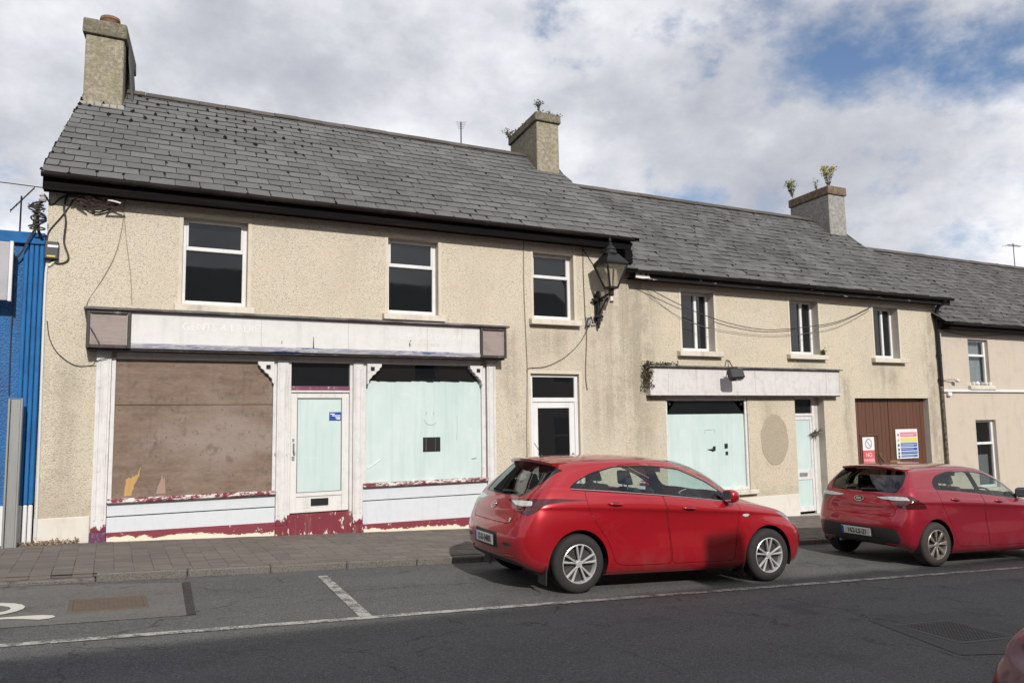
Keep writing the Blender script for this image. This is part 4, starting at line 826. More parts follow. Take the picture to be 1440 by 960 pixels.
# narrow shop door
yd0, yd1 = YF+.17, YF+.24
d = MB(); d.box(13.162, 13.21, yd0, yd1, -.46, 2.10).box(13.86, 13.93, yd0, yd1, -.46, 2.10).box(13.21, 13.86, yd0, yd1, 2.03, 2.10).box(13.21, 13.86, yd0-.004, yd1, 1.66, 1.72)
dfr = d.build('door_frame', WHITEP, H2, bevel=.005); MB().box(13.212, 13.858, yd1-.03, yd1-.02, 1.72, 2.03).build('fanlight', GLASS, dfr)
mem('door_side_board', 13.93, 14.048, yd0+.01, yd1, -.46, 2.10, mat('grey_side_board', f_smooth((.5, .48, .45), (.33, .31, .28), .5)), parent=H2)
d = MB(); y0, y1 = yd0+.012, yd1-.005
d.box(13.212, 13.275, y0, y1, -.40, 1.655).box(13.79, 13.858, y0, y1, -.40, 1.655).box(13.275, 13.79, y0+.001, y1, 1.575, 1.655).box(13.275, 13.79, y0+.001, y1, .28, .50).box(13.275, 13.79, y0+.001, y1, -.40, -.29)
dn2 = d.build('shop_door', WHITEP, H2, bevel=.005)
MB().box(13.276, 13.789, y0+.015, y0+.022, .50, 1.575).build('painted_glass', WASH, dn2); MB().box(13.276, 13.789, y0+.015, y0+.022, -.29, .28).build('painted_panel', WASH, dn2)
MB().box(13.40, 13.64, y0-.008, y0, .355, .435).build('letterbox', GALV, dn2, bevel=.004)
MB().box(13.16, 14.05, YF-.03, YF+.30, -.62, -.47).build('doorstep', PLINTH, H2, bevel=.01)
# smooth white plinth between window and door
for a, b, zt in ((9.55, 13.159, .02), (14.06, 15.04, .0), (17.63, 18.12, -.1), (8.73, 9.549, .08)): MB().box(a, b, YF-.014, YF+.01, -1.2, zt).build('plinth', PLINTH, H2, bevel=.004)
# garage door of vertical boards
gd = MB().box(15.05, 17.62, YF+.165, YF+.18, -.8, 2.05).build('garage_door', BROWN, H2)
bw = 0.1285; gx = 15.052
pm = MB().box(-bw/2+.003, bw/2-.003, -.02, 0, -.8, 2.045).build('x', BROWN, bevel=.006); pme = pm.data; bpy.data.objects.remove(pm)
for k in range(20):
    o = link(pme, 'plank', gd, ORI[H2.name]); o.location = (15.052+bw*(k+.5)-ORI[H2.name][0], YF+.165+random.uniform(-.003, .003)-ORI[H2.name][1], -ORI[H2.name][2])
wk = MB(); y0 = YF+.125
wk.box(15.30, 15.32, y0, YF+.146, -.7, 1.18).box(15.90, 15.92, y0, YF+.146, -.7, 1.18).box(15.30, 15.92, y0-.002, YF+.146, 1.181, 1.23); wk.build('wicket_door_trim', BROWN, gd, bevel=.004)
MB().box(16.33, 16.345, YF+.13, YF+.146, -.8, 2.04).build('meeting_strip', BROWN, gd)
hs = MB().tube([(15.93, YF+.12, .78), (15.96, YF+.11, .70), (16.06, YF+.11, .60)], .014, 6).box(16.28, 16.62, YF+.12, YF+.145, .545, .60); hs.build('door_bolt', mat('brass_brown_bolt', f_flat((.22, .13, .06), .5)), gd)

# ---------------------------------------------------------------- right house, smooth beige
H3 = thing('rendered_house', 'smooth beige house at the right edge with white pipe across its front', 'house', (18.13, YF, -0.6), 'houses of the terrace')
ops3 = [(19.33, 20.16, 2.38, 3.55, .17), (19.42, 20.25, -0.2, 1.50, .17), (23.5, 24.4, 2.38, 3.55, .17)]
m = MB(); wall_sheet(m, 18.122, 28.5, -2.2, 3.95, ops3, YF+.012, .17); reveals(m, ops3, YF+.012)
m.add([(28.5, YF, -2.2), (28.5, YF, 3.95), (29.2, 18.5, 3.95), (29.2, 18.5, -2.2)], [(0, 1, 2, 3)]); m.add([(28.5, YF, 3.95), (29.2, 18.5, 3.95), (28.9, 15.4, 6.5)], [(0, 1, 2)])
m.add([(18.81, 18.5, -2.2), (29.2, 18.5, -2.2), (29.2, 18.5, 3.95), (18.81, 18.5, 3.95)], [(0, 1, 2, 3)])
m.build('wall', BEIGE, H3, recalc=False)
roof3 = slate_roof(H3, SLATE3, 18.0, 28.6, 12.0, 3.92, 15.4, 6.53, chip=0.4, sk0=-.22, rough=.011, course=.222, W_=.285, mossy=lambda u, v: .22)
eaves(H3, 18.25, 28.6, 12.0, 3.92, 0.19, BLACKW)
for x0, x1, z0, z1 in ((19.33, 20.16, 2.38, 3.55), (23.5, 24.4, 2.38, 3.55)):
    w = window(H3, x0, x1, z0, z1, 'transom', dep=.15, glass=CLEAR, yf=YF+.012, surround=False)
    cu = MB(); n = 60; y = YF+.24
    for side in (0, 1):
        vs = []
        for k in range(n+1):
            x = x0-.05+(x1-x0+.1)*k/n; yy = y+.025*math.sin(k*1.3)+.01*math.sin(k*2.9)
            vs += [(x, yy, z0-.05), (x+.02*math.sin(k), yy+.01, z1+.05)]
        cu.add(vs, [(2*k, 2*k+2, 2*k+3, 2*k+1) for k in range(n)]); break
    cu.build('net_curtain', CURT, w, recalc=False, smooth=True)
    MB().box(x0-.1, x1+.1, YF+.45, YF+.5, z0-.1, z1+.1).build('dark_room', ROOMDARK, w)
w = window(H3, 19.42, 20.25, -.2, 1.50, 'transom', dep=.15, glass=CLEAR, yf=YF+.012, surround=False)
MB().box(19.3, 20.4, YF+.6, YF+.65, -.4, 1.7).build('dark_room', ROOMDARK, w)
MB().box(19.45, 20.2, YF+.25, YF+.26, -.2, .62).build('lower_blind', mat('grey_blind', f_flat((.30, .30, .31), .8)), w)
MB().box(18.17, 28.4, YF-.045, YF+.010, 2.20, 2.262).build('white_trunking', UPVC, H3, bevel=.01)
pot = MB()
for k in range(5): pot.lathe([(0.02, 0), (.05+.01*(k % 2), .03), (.04, .10), (.03, .13), (0, .13)], 8, (19.45+.14*k, YF-.04, 2.36))
# ---------------------------------------------------------------- blue building at the left edge
HB = thing('blue_building', 'bright blue painted shop at the left edge with white ribbed foot', 'building', (-4.5, YF, 0.2))
m = MB(); xb = -0.862
wall_sheet(m, -9, xb, .64, 4.15, [], YF+.03, 0); m.add([(xb, YF+.03, -.5), (xb, YF+.03, 4.3), (xb+.5, 16.5, 4.3), (xb+.5, 16.5, -.5)], [(0, 1, 2, 3)])
m.add([(-9, 16.5, -.5), (xb+.5, 16.5, -.5), (xb+.5, 16.5, 4.3), (-9, 16.5, 4.3)], [(0, 1, 2, 3)]); m.build('wall', BLUE, HB, recalc=False)
MB().box(-9, xb-.002, YF-.04, YF+.25, 4.14, 4.30).build('parapet_cap', BLUES, HB, bevel=.01)
m = MB(); m.add([(-9, YF+.2, 4.20), (xb, YF+.2, 4.20), (xb+.5, 16.5, 4.25), (-9, 16.5, 4.25)], [(0, 1, 2, 3)]); m.build('flat_roof', DECK, HB, recalc=False)
MB().box(-9, xb-.24, YF+.005, YF+.035, -.4, .639).build('plinth', WHITEB, HB, bevel=.004)
for k in range(4): 
    xx = -1.105+.061*k; m = MB(); m.box(xx, xx+.052, YF-.02, YF+.031, .641, 4.135); m.build('pilaster_rib', BLUES, HB, bevel=.012)
    MB().box(xx, xx+.052, YF-.02, YF+.034, -.4, .638).build('pilaster_rib_foot', WHITEB, HB, bevel=.012)
# ---------------------------------------------------------------- things on and around the houses
def pipes_h2():
    x = 18.10
    pts = [(18.05, 11.98, 4.42), (18.05, 12.06, 4.36), (18.06, 12.20, 4.26), (18.06, 12.235, 4.15), (18.08, 12.235, 2.32)]
    pipe('downpipe', pts, .045, IRON, H2)
    for z in (4.0, 3.1, 2.5): MB().lathe([(.058, -.03), (.058, .03), (.045, .03), (.045, -.03)], 10, (18.065, 12.235, z), close=True).build('pipe_collar', IRON, H2)
    pipe('downpipe', [(18.085, 12.24, 2.31), (18.10, 12.24, .6), (18.10, 12.24, -.6)], .042, mat('render_splashed_pipe', f_chim((.20, .18, .14), (.06, .055, .05), (.16, .14, .1))), H2)
pipes_h2()
pipe('downpipe', [(8.80, 12.06, 5.0), (8.80, 12.12, 4.95), (8.80, 12.2, 4.80), (8.80, 12.2, 4.52)], .035, IRON, H1)
# steel post on the footpath
sp = thing('steel_post', 'dented galvanised steel post in front of the blue wall', 'post', (-1.10, 12.06, 0.12))
MB().box(-1.149, -1.036, 12.035, 12.125, -.1, 2.025).build('post_shaft', GALV, sp, bevel=.006)
for xa in (-1.174, -1.0355): MB().box(xa, xa+.0245, 11.985, 12.13, -.1, 2.03).build('post_flange', GALV, sp, bevel=.005)
MB().box(-1.172, -1.014, 12.03, 12.12, 2.031, 2.037).build('post_top', GALV, sp)
# sign panel on the blue wall
bs = thing('sign_panel', 'grey sign panel with white edge fixed on the blue wall', 'sign', (-1.7, 12.2, 3.7))
MB().box(-2.6, -1.245, 12.04, 12.10, 3.32, 4.10).build('panel_face', mat('grey_sign_face', f_smooth((.36, .36, .37), (.25, .26, .29), .6)), bs, bevel=.006)
MB().box(-1.2445, -1.205, 12.03, 12.11, 3.31, 4.11).build('panel_edge', UPVC, bs, bevel=.004); MB().box(-2.0, -1.7, 12.101, YF+.03, 3.5, 3.9).build('panel_bracket', IRON, bs)
# junction box with cables
jb = thing('junction_box', 'small black box with white strip and yellow label on the house corner', 'junction box', (-.77, YF, 4.07))
MB().box(-.865, -.70, 12.215, 12.30, 3.945, 4.19).build('box_body', mat('black_plastic', f_flat((.02, .02, .021), .5)), jb, bevel=.012, seg=2)
MB().box(-.83, -.705, 12.211, 12.2145, 4.105, 4.135).build('white_strip', flat('white_print', (.75, .75, .75)), jb); MB().box(-.835, -.735, 12.211, 12.2145, 3.97, 3.992).build('yellow_label', flat('yellow_label', (.55, .43, .03)), jb)
def cable(label, pts, r=.008, mt=CABLE, group='cables strung on the house fronts', cat='cable', name='cable', sub=6, n=5):
    P_ = [Vector(p) for p in pts]; out = []
    for i in range(len(P_)-1):      # Catmull-Rom
        p0, p1, p2, p3 = P_[max(i-1, 0)], P_[i], P_[i+1], P_[min(i+2, len(P_)-1)]
        for k in range(sub):
            t = k/sub; out.append(.5*((2*p1)+(-p0+p2)*t+(2*p0-5*p1+4*p2-p3)*t*t+(-p0+3*p1-3*p2+p3)*t**3))
    out.append(P_[-1])
    return tag(MB().tube(out, r, n).build(name, mt, ori=tuple(P_[0])), label, cat, group)
yw = YF-.012
cable('thin cable sagging from the left edge of the picture to the left eaves corner', [(-9.5, 13.5, 6.05), (-5, 13, 5.3), (-.9, 12.25, 4.93)], .007)
cable('bundled black cables dropping from the eaves to the small black junction box', [(-.62, yw, 4.90), (-.66, yw-.01, 4.7), (-.63, yw, 4.5), (-.64, yw, 4.2), (-.58, yw, 4.0), (-.62, yw, 3.92), (-.72, yw, 3.9), (-.78, yw, 3.95)], .014)
cable('looped cable under the left end of the eaves', [(-.88, 12.2, 4.8), (-.8, yw, 4.72), (-.68, yw, 4.84), (-.5, yw-.02, 4.86), (-.40, yw-.03, 4.72), (-.25, yw-.03, 4.66), (-.08, yw-.02, 4.74), (0.05, yw, 4.85)], .012)
cable('second bundled cable hanging beside the eaves corner', [(-.52, yw, 4.88), (-.66, yw, 4.6), (-.82, yw, 4.35), (-.85, yw, 4.2)], .010)
cable('thin painted wire running down from eaves to the left end of the shop sign', [(.10, yw, 4.9), (.07, yw, 4.5), (0.0, yw, 4.1), (-.14, yw, 3.75), (-.32, yw, 3.4), (-.34, 12.1, 3.25)], .005, CABLEC)
cable('painted wire falling straight from eaves to shop sign capping', [(.08, yw, 4.8), (.13, yw, 4.3), (.2, yw, 3.8), (.23, yw, 3.38)], .005, CABLEC)
cable('slack black wire drooping from the house corner to the shop pilaster', [(-.80, yw, 3.1), (-.76, yw, 2.85), (-.65, yw, 2.65), (-.45, yw, 2.50), (-.25, yw, 2.5), (-.18, 12.2, 2.56), (0.02, 12.2, 2.62)], .006)
cable('pale conduit running down the corner between blue shop and cream house', [(-.74, yw, 3.93), (-.80, yw, 3.86), (-.84, yw, 3.75), (-.835, yw, 2.5), (-.825, yw, 1.3), (-.82, yw, .2)], .018, mat('pale_pipe', f_flat((.55, .55, .52), .6)), name='conduit', cat='conduit', n=8)
cable('dark wire stapled down the blue wall', [(-1.22, 12.3, 4.0), (-1.20, 12.3, 3.4), (-1.21, 12.3, 2.9), (-1.2, 12.3, 2.1)], .007)
cable('thick black wire crossing diagonally over the top of blue wall', [(-.86, 12.2, 4.50), (-1.0, 12.2, 4.3), (-1.12, 12.22, 4.02), (-1.2, 12.24, 3.9)], .013)
cable('vertical painted wire left of the plain glazed door', [(6.58, yw, 4.9), (6.57, yw, 4.0), (6.60, yw, 3.0), (6.61, yw, 2.5), (6.58, yw, 1.2), (6.6, yw, .2)], .008, CABLEC)
cable('brown wire dropping from the eaves past the lamp bracket', [(7.85, yw, 4.95), (7.84, yw, 4.4), (7.86, yw, 3.6), (7.88, yw, 3.2), (7.84, yw, 2.5), (7.87, yw, 2.2)], .009, mat('brown_cable', f_flat((.15, .10, .06), .8)))
cable('slack cable from lamp bracket foot to the corner of the plain door', [(7.92, 12.2, 3.46), (7.75, yw, 3.1), (7.4, yw, 2.8), (7.0, yw, 2.62), (6.64, yw, 2.58), (6.61, yw, 2.5)], .007)
cable('dark wire slanting from the eaves behind the lantern', [(7.85, yw, 4.85), (8.05, yw, 4.6), (8.25, yw, 4.38), (8.4, 12.2, 4.2)], .007)
cable('upper of the two black cables sagging across the house fronts', [(9.05, 12.15, 4.26), (9.6, 12.2, 4.06), (10.4, 12.22, 3.80), (11.4, 12.23, 3.58), (12.4, 12.24, 3.50), (13.5, 12.24, 3.60), (14.6, 12.24, 3.78), (15.7, 12.25, 4.16)], .0085)
cable('lower thinner cable sagging across the house fronts', [(9.2, 12.2, 4.18), (9.7, yw, 3.86), (10.4, 12.25, 3.55), (11.4, 12.26, 3.42), (12.4, 12.26, 3.38), (13.5, 12.26, 3.46), (14.6, 12.26, 3.66), (15.65, 12.26, 4.08)], .0045, mat('grey_brown_cable', f_flat((.12, .10, .08), .8)))
cable('thin cable slung under the eaves of the beige house', [(18.3, yw, 3.75), (18.9, yw, 3.66), (19.8, yw, 3.64), (21, yw, 3.72), (22, yw, 3.73)], .007)
# coil of cable on a bracket at the left eaves corner
cc = thing('cable_coil', 'tangled coil of black cable hanging at the left eaves corner', 'cable coil', (-.95, 12.2, 4.55))
m = MB()
for k in range(9):
    cx, cz, rr = -.96+random.uniform(-.03, .03), 4.52+.045*(k-4)+random.uniform(-.02, .02), .085+random.uniform(-.02, .02)
    m.tube([(cx+rr*math.cos(a), 12.18+.05*math.sin(a)+random.uniform(-.01, .01), cz+.03*math.sin(a+k)) for a in [2*PI*j/12 for j in range(13)]], .011, 5)
m.build('coil', CABLE, cc)
MB().tube([(-.87, 12.28, 4.80), (-.93, 12.2, 4.74), (-.97, 12.18, 4.60), (-.94, 12.18, 4.3), (-.9, 12.24, 4.22)], .02, 6).build('hanger', IRON, cc)
MB().lathe([(0, 0), (.04, .0), (.05, .03), (.03, .06), (.045, .08), (.02, .11), (0, .11)], 10, (-.91, 12.19, 4.72)).build('insulator', mat('grey_ceramic', f_flat((.35, .34, .33), .4)), cc)
bd = thing('cable_ends', 'dark reddish nest of old cable ends under the left eaves', 'cable ends', (-.3, 12.2, 4.84))
m = MB()
for k in range(14): 
    x = random.uniform(-.55, -.05); z = random.uniform(4.76, 4.85); m.tube([(x, 12.2, z), (x+random.uniform(-.1, .12), 12.14, z-random.uniform(-.03, .06)), (x+random.uniform(-.1, .2), 12.17, z+random.uniform(-.06, .04))], random.uniform(.008, .02), 5)
m.build('strands', mat('red_black_strands', lambda t, b: setc(t, b, t.mix(t.noise(obc(t), 9, 2), (.012, .010, .010), (.07, .022, .02)), .7)), bd)
MB().tube([(-.12, 12.13, 4.82), (-.02, 12.10, 4.80), (.04, 12.1, 4.785)], .012, 5).build('white_tie', UPVC, bd)
# aerials
def aerial(label, base, h, boom, bz, n, el, rz, r=.014):
    root = thing('tv_aerial', label, 'aerial', base, 'television aerials on the roofs'); x, y, z = base
    MB().tube([(x, y, z), (x, y, z+h)], r, 6).build('mast', IRON, root)
    d_ = Vector((math.cos(rz), math.sin(rz), bz)).normalized(); sd_ = Vector((-math.sin(rz), math.cos(rz), 0)); c = Vector((x, y, z+h*.93))
    MB().tube([c-d_*boom*.45, c+d_*boom*.55], r*.8, 5).build('boom', IRON, root)
    m = MB()
    for k in range(n):
        q = c+d_*boom*(-.45+k/(n-1)); e = sd_*el*(1-.5*k/(n-1)); m.tube([q-e, q+e], r*.4, 4)
    m.build('element', IRON, root); return root
aerial('old slanted television aerial standing on the blue shop roof', (-1.33, 14.0, 4.25), 0.98, .50, 1.35, 5, .10, .1)
aerial('small television aerial behind the ridge left of middle chimney', (6.87, 15.75, 7.4), 1.0, .25, -.2, 4, .12, 1.2)
aerial('television aerial on the ridge at the right edge', (27.4, 15.6, 6.3), 1.15, .9, .05, 6, .18, .1)
# wall lantern
LN = thing('street_lantern', 'black four-sided lantern on a curled wall bracket between the houses', 'street lamp', (8.12, YF, 3.7))
lx, ly = 8.17, 11.86
br = MB(); br.box(8.09, 8.15, 12.20, 12.262, 3.42, 4.06); br.box(8.03, 8.21, 12.18, 12.264, 3.86, 3.92).box(8.04, 8.20, 12.18, 12.264, 3.55, 3.60)
br.lathe([(0, -.05), (.03, -.03), (.02, 0), (.035, .01)], 8, (8.12, 12.23, 3.40)); br.build('wall_post', IRON, LN, bevel=.006)
MB().box(8.07, 8.17, 12.262, YF+.0, 3.48, 4.0).build('wall_plate', IRON, LN)
MB().tube([(7.98, 12.23, 3.89), (8.12, 12.21, 3.89), (8.15, 12.05, 3.93), (8.165, 11.92, 3.97), (lx, ly, 4.0)], .024, 8).build('arm', IRON, LN)
sc = [(8.12+.0, 12.2, 3.62), (8.125, 12.12, 3.72), (8.14, 12.02, 3.83), (8.15, 11.96, 3.90)]; MB().tube(sc, .016, 6).build('brace', IRON, LN)
cl = [(8.15+.012*k*0, 11.98+.045*math.cos(k*.6)*(1-k*.06), 3.86+.045*math.sin(k*.6)*(1-k*.06)) for k in range(11)]; MB().tube(cl, .010, 5).build('scroll', IRON, LN)
MB().lathe([(0, -.1), (.032, -.1), (.032, -.03), (.028, -.02)], 10, (lx, ly, 3.92)).build('ballast_pot', mat('cream_white_pot', f_flat((.6, .57, .5), .5)), LN)
MB().lathe([(0, -.13), (.036, -.13), (.036, -.1), (0, -.1)], 10, (lx, ly, 3.92)).build('ballast_base', IRON, LN)
MB().lathe([(.035, 0), (.05, .02), (.045, .08), (.065, .12), (.085, .14), (.0, .15)], 12, (lx, ly, 3.92)).build('stem', IRON, LN, auto=.6)
ROT = PI/4
def sq(r, z): return [(lx+r*math.cos(ROT+PI/2*k), ly+r*math.sin(ROT+PI/2*k), z) for k in range(4)]
zb_, ze_ = 4.075, 4.50; rb_, re_ = .125, .315
MB().hexa(sq(rb_+.02, zb_-.03), sq(rb_+.015, zb_)).build('lantern_base', IRON, LN, bevel=.005)
m = MB(); lo, hi = sq(rb_, zb_), sq(re_, ze_)
for a, b in zip(lo, hi): m.tube([a, b], .019, 6)
for k in range(4): m.tube([lo[k], lo[(k+1) % 4]], .012, 5); m.tube([hi[k], hi[(k+1) % 4]], .02, 6)
m.build('lantern_frame', IRON, LN)
lo2, hi2 = sq(rb_-.006, zb_), sq(re_-.008, ze_)
for k in range(4): MB().add([lo2[k], lo2[(k+1) % 4], hi2[(k+1) % 4], hi2[k]], [(0, 1, 2, 3)]).build('lantern_pane', LAMPGLASS, LN, recalc=False)
rf = MB().hexa(sq(re_+.035, ze_+.0), sq(re_+.02, ze_+.03)); rf.hexa(sq(re_+.015, ze_+.031), sq(.15, ze_+.20)); rf.build('lantern_roof', IRON, LN, bevel=.006)
MB().lathe([(.15, 0), (.12, .03), (.11, .07), (.12, .09), (.08, .13), (.04, .17), (.045, .20), (.02, .23), (.03, .26), (.012, .30), (0, .36)], 12, (lx, ly, ze_+.195)).build('finial', IRON, LN, auto=.6)
MB().tube([(lx, ly, zb_), (lx, ly, zb_+.27)], .02, 8).build('lamp_tube', mat('dull_white_lamp', f_flat((.5, .48, .42), .5)), LN)
sbx = thing('switch_box', 'small grey and black switch box on the wall beside the lantern bracket', 'switch box', (7.92, YF, 3.5))
MB().box(7.86, 7.96, 12.24, 12.30, 3.40, 3.56).build('box_body', mat('grey_plastic', f_flat((.25, .25, .24), .6)), sbx, bevel=.01)
MB().tube([(7.85, 12.24, 3.38), (7.88, 12.22, 3.52), (7.95, 12.22, 3.56), (7.99, 12.23, 3.44), (8.08, 12.23, 3.46)], .014, 5).build('lead', CABLE, sbx)
# floodlight over the small shop sign
fl_ = thing('floodlight', 'black floodlight on a thin arm over the small shop sign', 'floodlight', (11.05, 11.85, 2.5))
MB().tube([(11.28, 12.29, 2.83), (11.22, 12.15, 2.80), (11.08, 11.88, 2.60)], .012, 6).build('arm', IRON, fl_)
MB().tube([(11.24, 12.21, 2.82), (11.24, 12.20, 2.62)], .008, 5).build('stay', IRON, fl_)
R = Matrix.Rotation(-.35, 3, 'X') @ Rz(-.15)
MB().obox((11.08, 11.83, 2.51), (.155, .075, .10), R).build('lamp_body', mat('black_plastic', f_flat((.008, .008, .009), .5)), fl_, bevel=.015)
MB().obox((11.08, 11.85, 2.625), (.06, .03, .03), R).build('terminal_box', IRON, fl_, bevel=.006)
MB().obox((11.08, 11.805, 2.40), (.13, .05, .006), R).build('lamp_glass', GLASS, fl_)
# camera-like sensor on the beige house
sl = thing('sensor_light', 'small white sensor light on a bracket at the beige house corner', 'sensor light', (18.55, YF, 2.5))
MB().tube([(18.2, 12.28, 2.49), (18.45, 12.22, 2.51), (18.56, 12.2, 2.50)], .010, 6).build('arm', GALV, sl)
MB().obox((18.62, 12.19, 2.485), (.065, .04, .035), Rz(.2) @ Matrix.Rotation(.3, 3, 'Y')).build('lamp_head', UPVC, sl, bevel=.012)
tb = thing('terminal_box', 'small white box under the end of the white pipe', 'terminal box', (18.4, YF, 2.15)); MB().box(18.33, 18.47, 12.24, 12.31, 2.10, 2.195).build('box_body', UPVC, tb, bevel=.01)
ps = thing('plant_pots', 'row of small ornaments on the sill of the beige house', 'ornaments', (19.5, YF, 2.38))
for k in range(5): MB().lathe([(0, 0), (0.035, 0), (.05+.01*(k % 2), .05), (.04, .09), (.0, .10+.02*(k % 2))], 8, (19.38+.17*k, YF-.03, 2.362)).build('ornament', [SILLM, UPVC, mat('grey_ceramic', f_flat((.35, .34, .33), .4)), SILLM, UPVC][k], ps, auto=.7)
# notices on the garage door
np_ = thing('notice', 'white and red no parking notice on the left leaf of the garage door', 'notice', (15.52, YF+.14, .8))
yn = YF+.119; x0, x1 = 15.37, 15.76
MB().box(x0, x1, yn, yn+.006, .86, 1.16).build('white_half', UPVC, np_); MB().box(x0, x1, yn, yn+.006, .44, .859).build('red_half', mat('faded_red', f_smooth((.50, .10, .11), (.55, .25, .25), .5)), np_)
rg = MB(); n = 28; cx, cz = 15.565, 1.01
vs = []
for k in range(n): a = 2*PI*k/n; vs += [(cx+.115*math.cos(a), yn-.002, cz+.115*math.sin(a)), (cx+.093*math.cos(a), yn-.002, cz+.093*math.sin(a))]
rg.add(vs, [(2*k, (2*k+2) % (2*n), (2*k+3) % (2*n), 2*k+1) for k in range(n)]); rg.add([(cx-.07, yn-.002, cz+.055), (cx-.055, yn-.002, cz+.07), (cx+.07, yn-.002, cz-.055), (cx+.055, yn-.002, cz-.07)], [(0, 1, 2, 3)]); rg.build('ban_symbol', flat('grey_print', (.22, .2, .21)), np_, recalc=False)
lettering('NO', .13, flat('pink_print', (.72, .55, .55)), facing(15.565, yn-.001, .75), np_, .001); lettering('PARKING', .085, flat('pink_print', (.72, .55, .55)), facing(15.565, yn-.001, .63), np_, .001)
MB().box(x0+.05, x1-.05, yn-.001, yn-.0004, .49, .54).build('lower_print', flat('deep_red_print', (.38, .02, .03)), np_)
ns = thing('notice', 'multicoloured site safety notice on the right leaf of the garage door', 'notice', (16.9, YF+.14, 1.0))
x0, x1, z0, z1 = 16.52, 17.30, .63, 1.32
MB().box(x0, x1, yn, yn+.006, z0, z1).build('notice_sheet', UPVC, ns)
rows = [(.075, .115, (.62, .13, .20)), (.20, .12, (.60, .53, .05)), (.325, .105, (.03, .10, .36)), (.44, .075, (.02, .07, .32)), (.525, .075, (.02, .08, .30)), (.61, .06, (.03, .12, .30))]
for i, (t0, h, c) in enumerate(rows):
    MB().box(x0+.16, x1-.03, yn-.002, yn-.0004, z1-t0-h+.01, z1-t0).build('colour_band', flat('band_%d' % i, c), ns)
    p_ = MB(); p_.box(x0+.18, x1-.06-.1*(i % 2), yn-.003, yn-.0022, z1-t0-h*.42, z1-t0-h*.3)
    if i < 3: p_.box(x0+.18, x1-.16, yn-.003, yn-.0022, z1-t0-h*.7, z1-t0-h*.58)
    p_.build('band_print', flat('pale_print', (.5, .5, .55)), ns)
    MB().lathe([(0, 0), (.034, 0), (.034, .002), (0, .002)], 12, (x0+.085, yn-.0025, z1-t0-h*.5), axis='y').build('pictogram', flat(['p_red', 'p_yellow', 'p_black', 'p_black', 'p_black', 'p_black'][i], [(.5, .1, .1), (.5, .4, .05), (.05, .07, .16)][min(i, 2)]), ns)
# dried wreath hanging on narrow shop door jamb
wr = thing('dried_sprig', 'dried grey sprig tied to the narrow shop door frame', 'sprig', (13.86, YF+.1, 1.2))
m = MB()
for k in range(34):
    a = random.uniform(0, 2*PI); L = random.uniform(.06, .2); c = Vector((13.88, YF+.12, 1.27)); d_ = Vector((math.cos(a)*.9-.25*(k % 3 == 0), random.uniform(-.5, .2), math.sin(a)*.7-.25)).normalized()
    m.tube([c, c+d_*L*.6+Vector((0, 0, .01)), c+d_*L], [.006, .01, .003], 4)
m.build('twigs', mat('dried_plant', f_flat((.10, .095, .07), .9)), wr)

# ---------------------------------------------------------------- plants
def leaf(m, c, d, size, rnd=0.4):
    d = Vector(d).normalized(); s = d.cross(Vector((random.uniform(-1, 1), random.uniform(-1, 1), random.uniform(-1, 1))))
    if s.length < 1e-3: s = Vector((1, 0, 0))
    s.normalize(); c = Vector(c); m.add([c, c+d*size*.5+s*size*.28, c+d*size, c+d*size*.5-s*size*.28], [(0, 1, 2, 3)])
GREEN = mat('weed_green', lambda t, b: setc(t, b, t.mix(rand(t), (.07, .10, .03), (.13, .15, .05)), .7))
YEL = mat('ragwort_yellow', lambda t, b: setc(t, b, t.mix(rand(t), (.42, .30, .02), (.22, .22, .03)), .7))
DRY = mat('dry_stalk', lambda t, b: setc(t, b, t.mix(rand(t), (.11, .085, .055), (.17, .135, .085)), .9))
MOSS = mat('dark_moss', lambda t, b: setc(t, b, t.mix(rand(t), (.045, .042, .02), (.095, .08, .04)), .95))
def weed(label, base, h, spread, nst, flower, nfl, cat='weed', dense=1.0, grp=None):
    root = thing('weed_plant', label, cat, base, 'weeds growing on the buildings'); st, lf_, fl2 = MB(), MB(), MB(); b0 = Vector(base)
    for i in range(nst):
        a = random.uniform(0, 2*PI); tip = b0+Vector((math.cos(a)*spread*random.uniform(.2, 1), math.sin(a)*spread*random.uniform(.2, 1), h*random.uniform(.7, 1)))
        mid = b0.lerp(tip, .5)+Vector((random.uniform(-.03, .03), random.uniform(-.03, .03), .03)); st.tube([b0, mid, tip], [.008, .006, .004], 4)
        for k in range(int(16*dense)):
            t = random.uniform(.15, .95); c = b0.lerp(tip, t); leaf(lf_, c, (random.uniform(-1, 1), random.uniform(-1, 1), random.uniform(-.2, .7)), random.uniform(.03, .065))
        for k in range(int(nfl*1.7)): c = tip+Vector((cg(.055), cg(.055), cg(.035))); leaf(fl2, c, (random.uniform(-1, 1), random.uniform(-1, 1), random.uniform(0, 1)), random.uniform(.03, .055))
    tag(st.build('stem', DRY, root), kind='stuff')
    if lf_.v: tag(lf_.build('leaves', GREEN, root, recalc=False), kind='stuff')
    if fl2.v: tag(fl2.build('flowers', flower, root, recalc=False), kind='stuff')
    return root
weed('tall yellow flowering weed at the front of the right chimney', (17.66, 14.9, 7.94), .62, .20, 12, YEL, 26)
weed('smaller green and yellow weed at the back of the right chimney', (17.40, 15.95, 7.94), .50, .15, 9, mat('green_yellow', f_flat((.20, .21, .05), .8)), 16, dense=1.6)
weed('thin dry stalk beside the tall yellow weed', (17.52, 15.2, 7.94), .32, .12, 4, DRY, 4, dense=.6)
weed('dead seeding stalks on the middle chimney top', (8.40, 14.85, 8.44), .36, .07, 6, mat('dark_seed_heads', f_flat((.06, .05, .05), .9)), 12, cat='dead weed', dense=.3)
weed('low dead weed at the back edge of the middle chimney', (8.30, 16.2, 8.42), .16, .14, 8, DRY, 3, cat='dead weed', dense=.5)
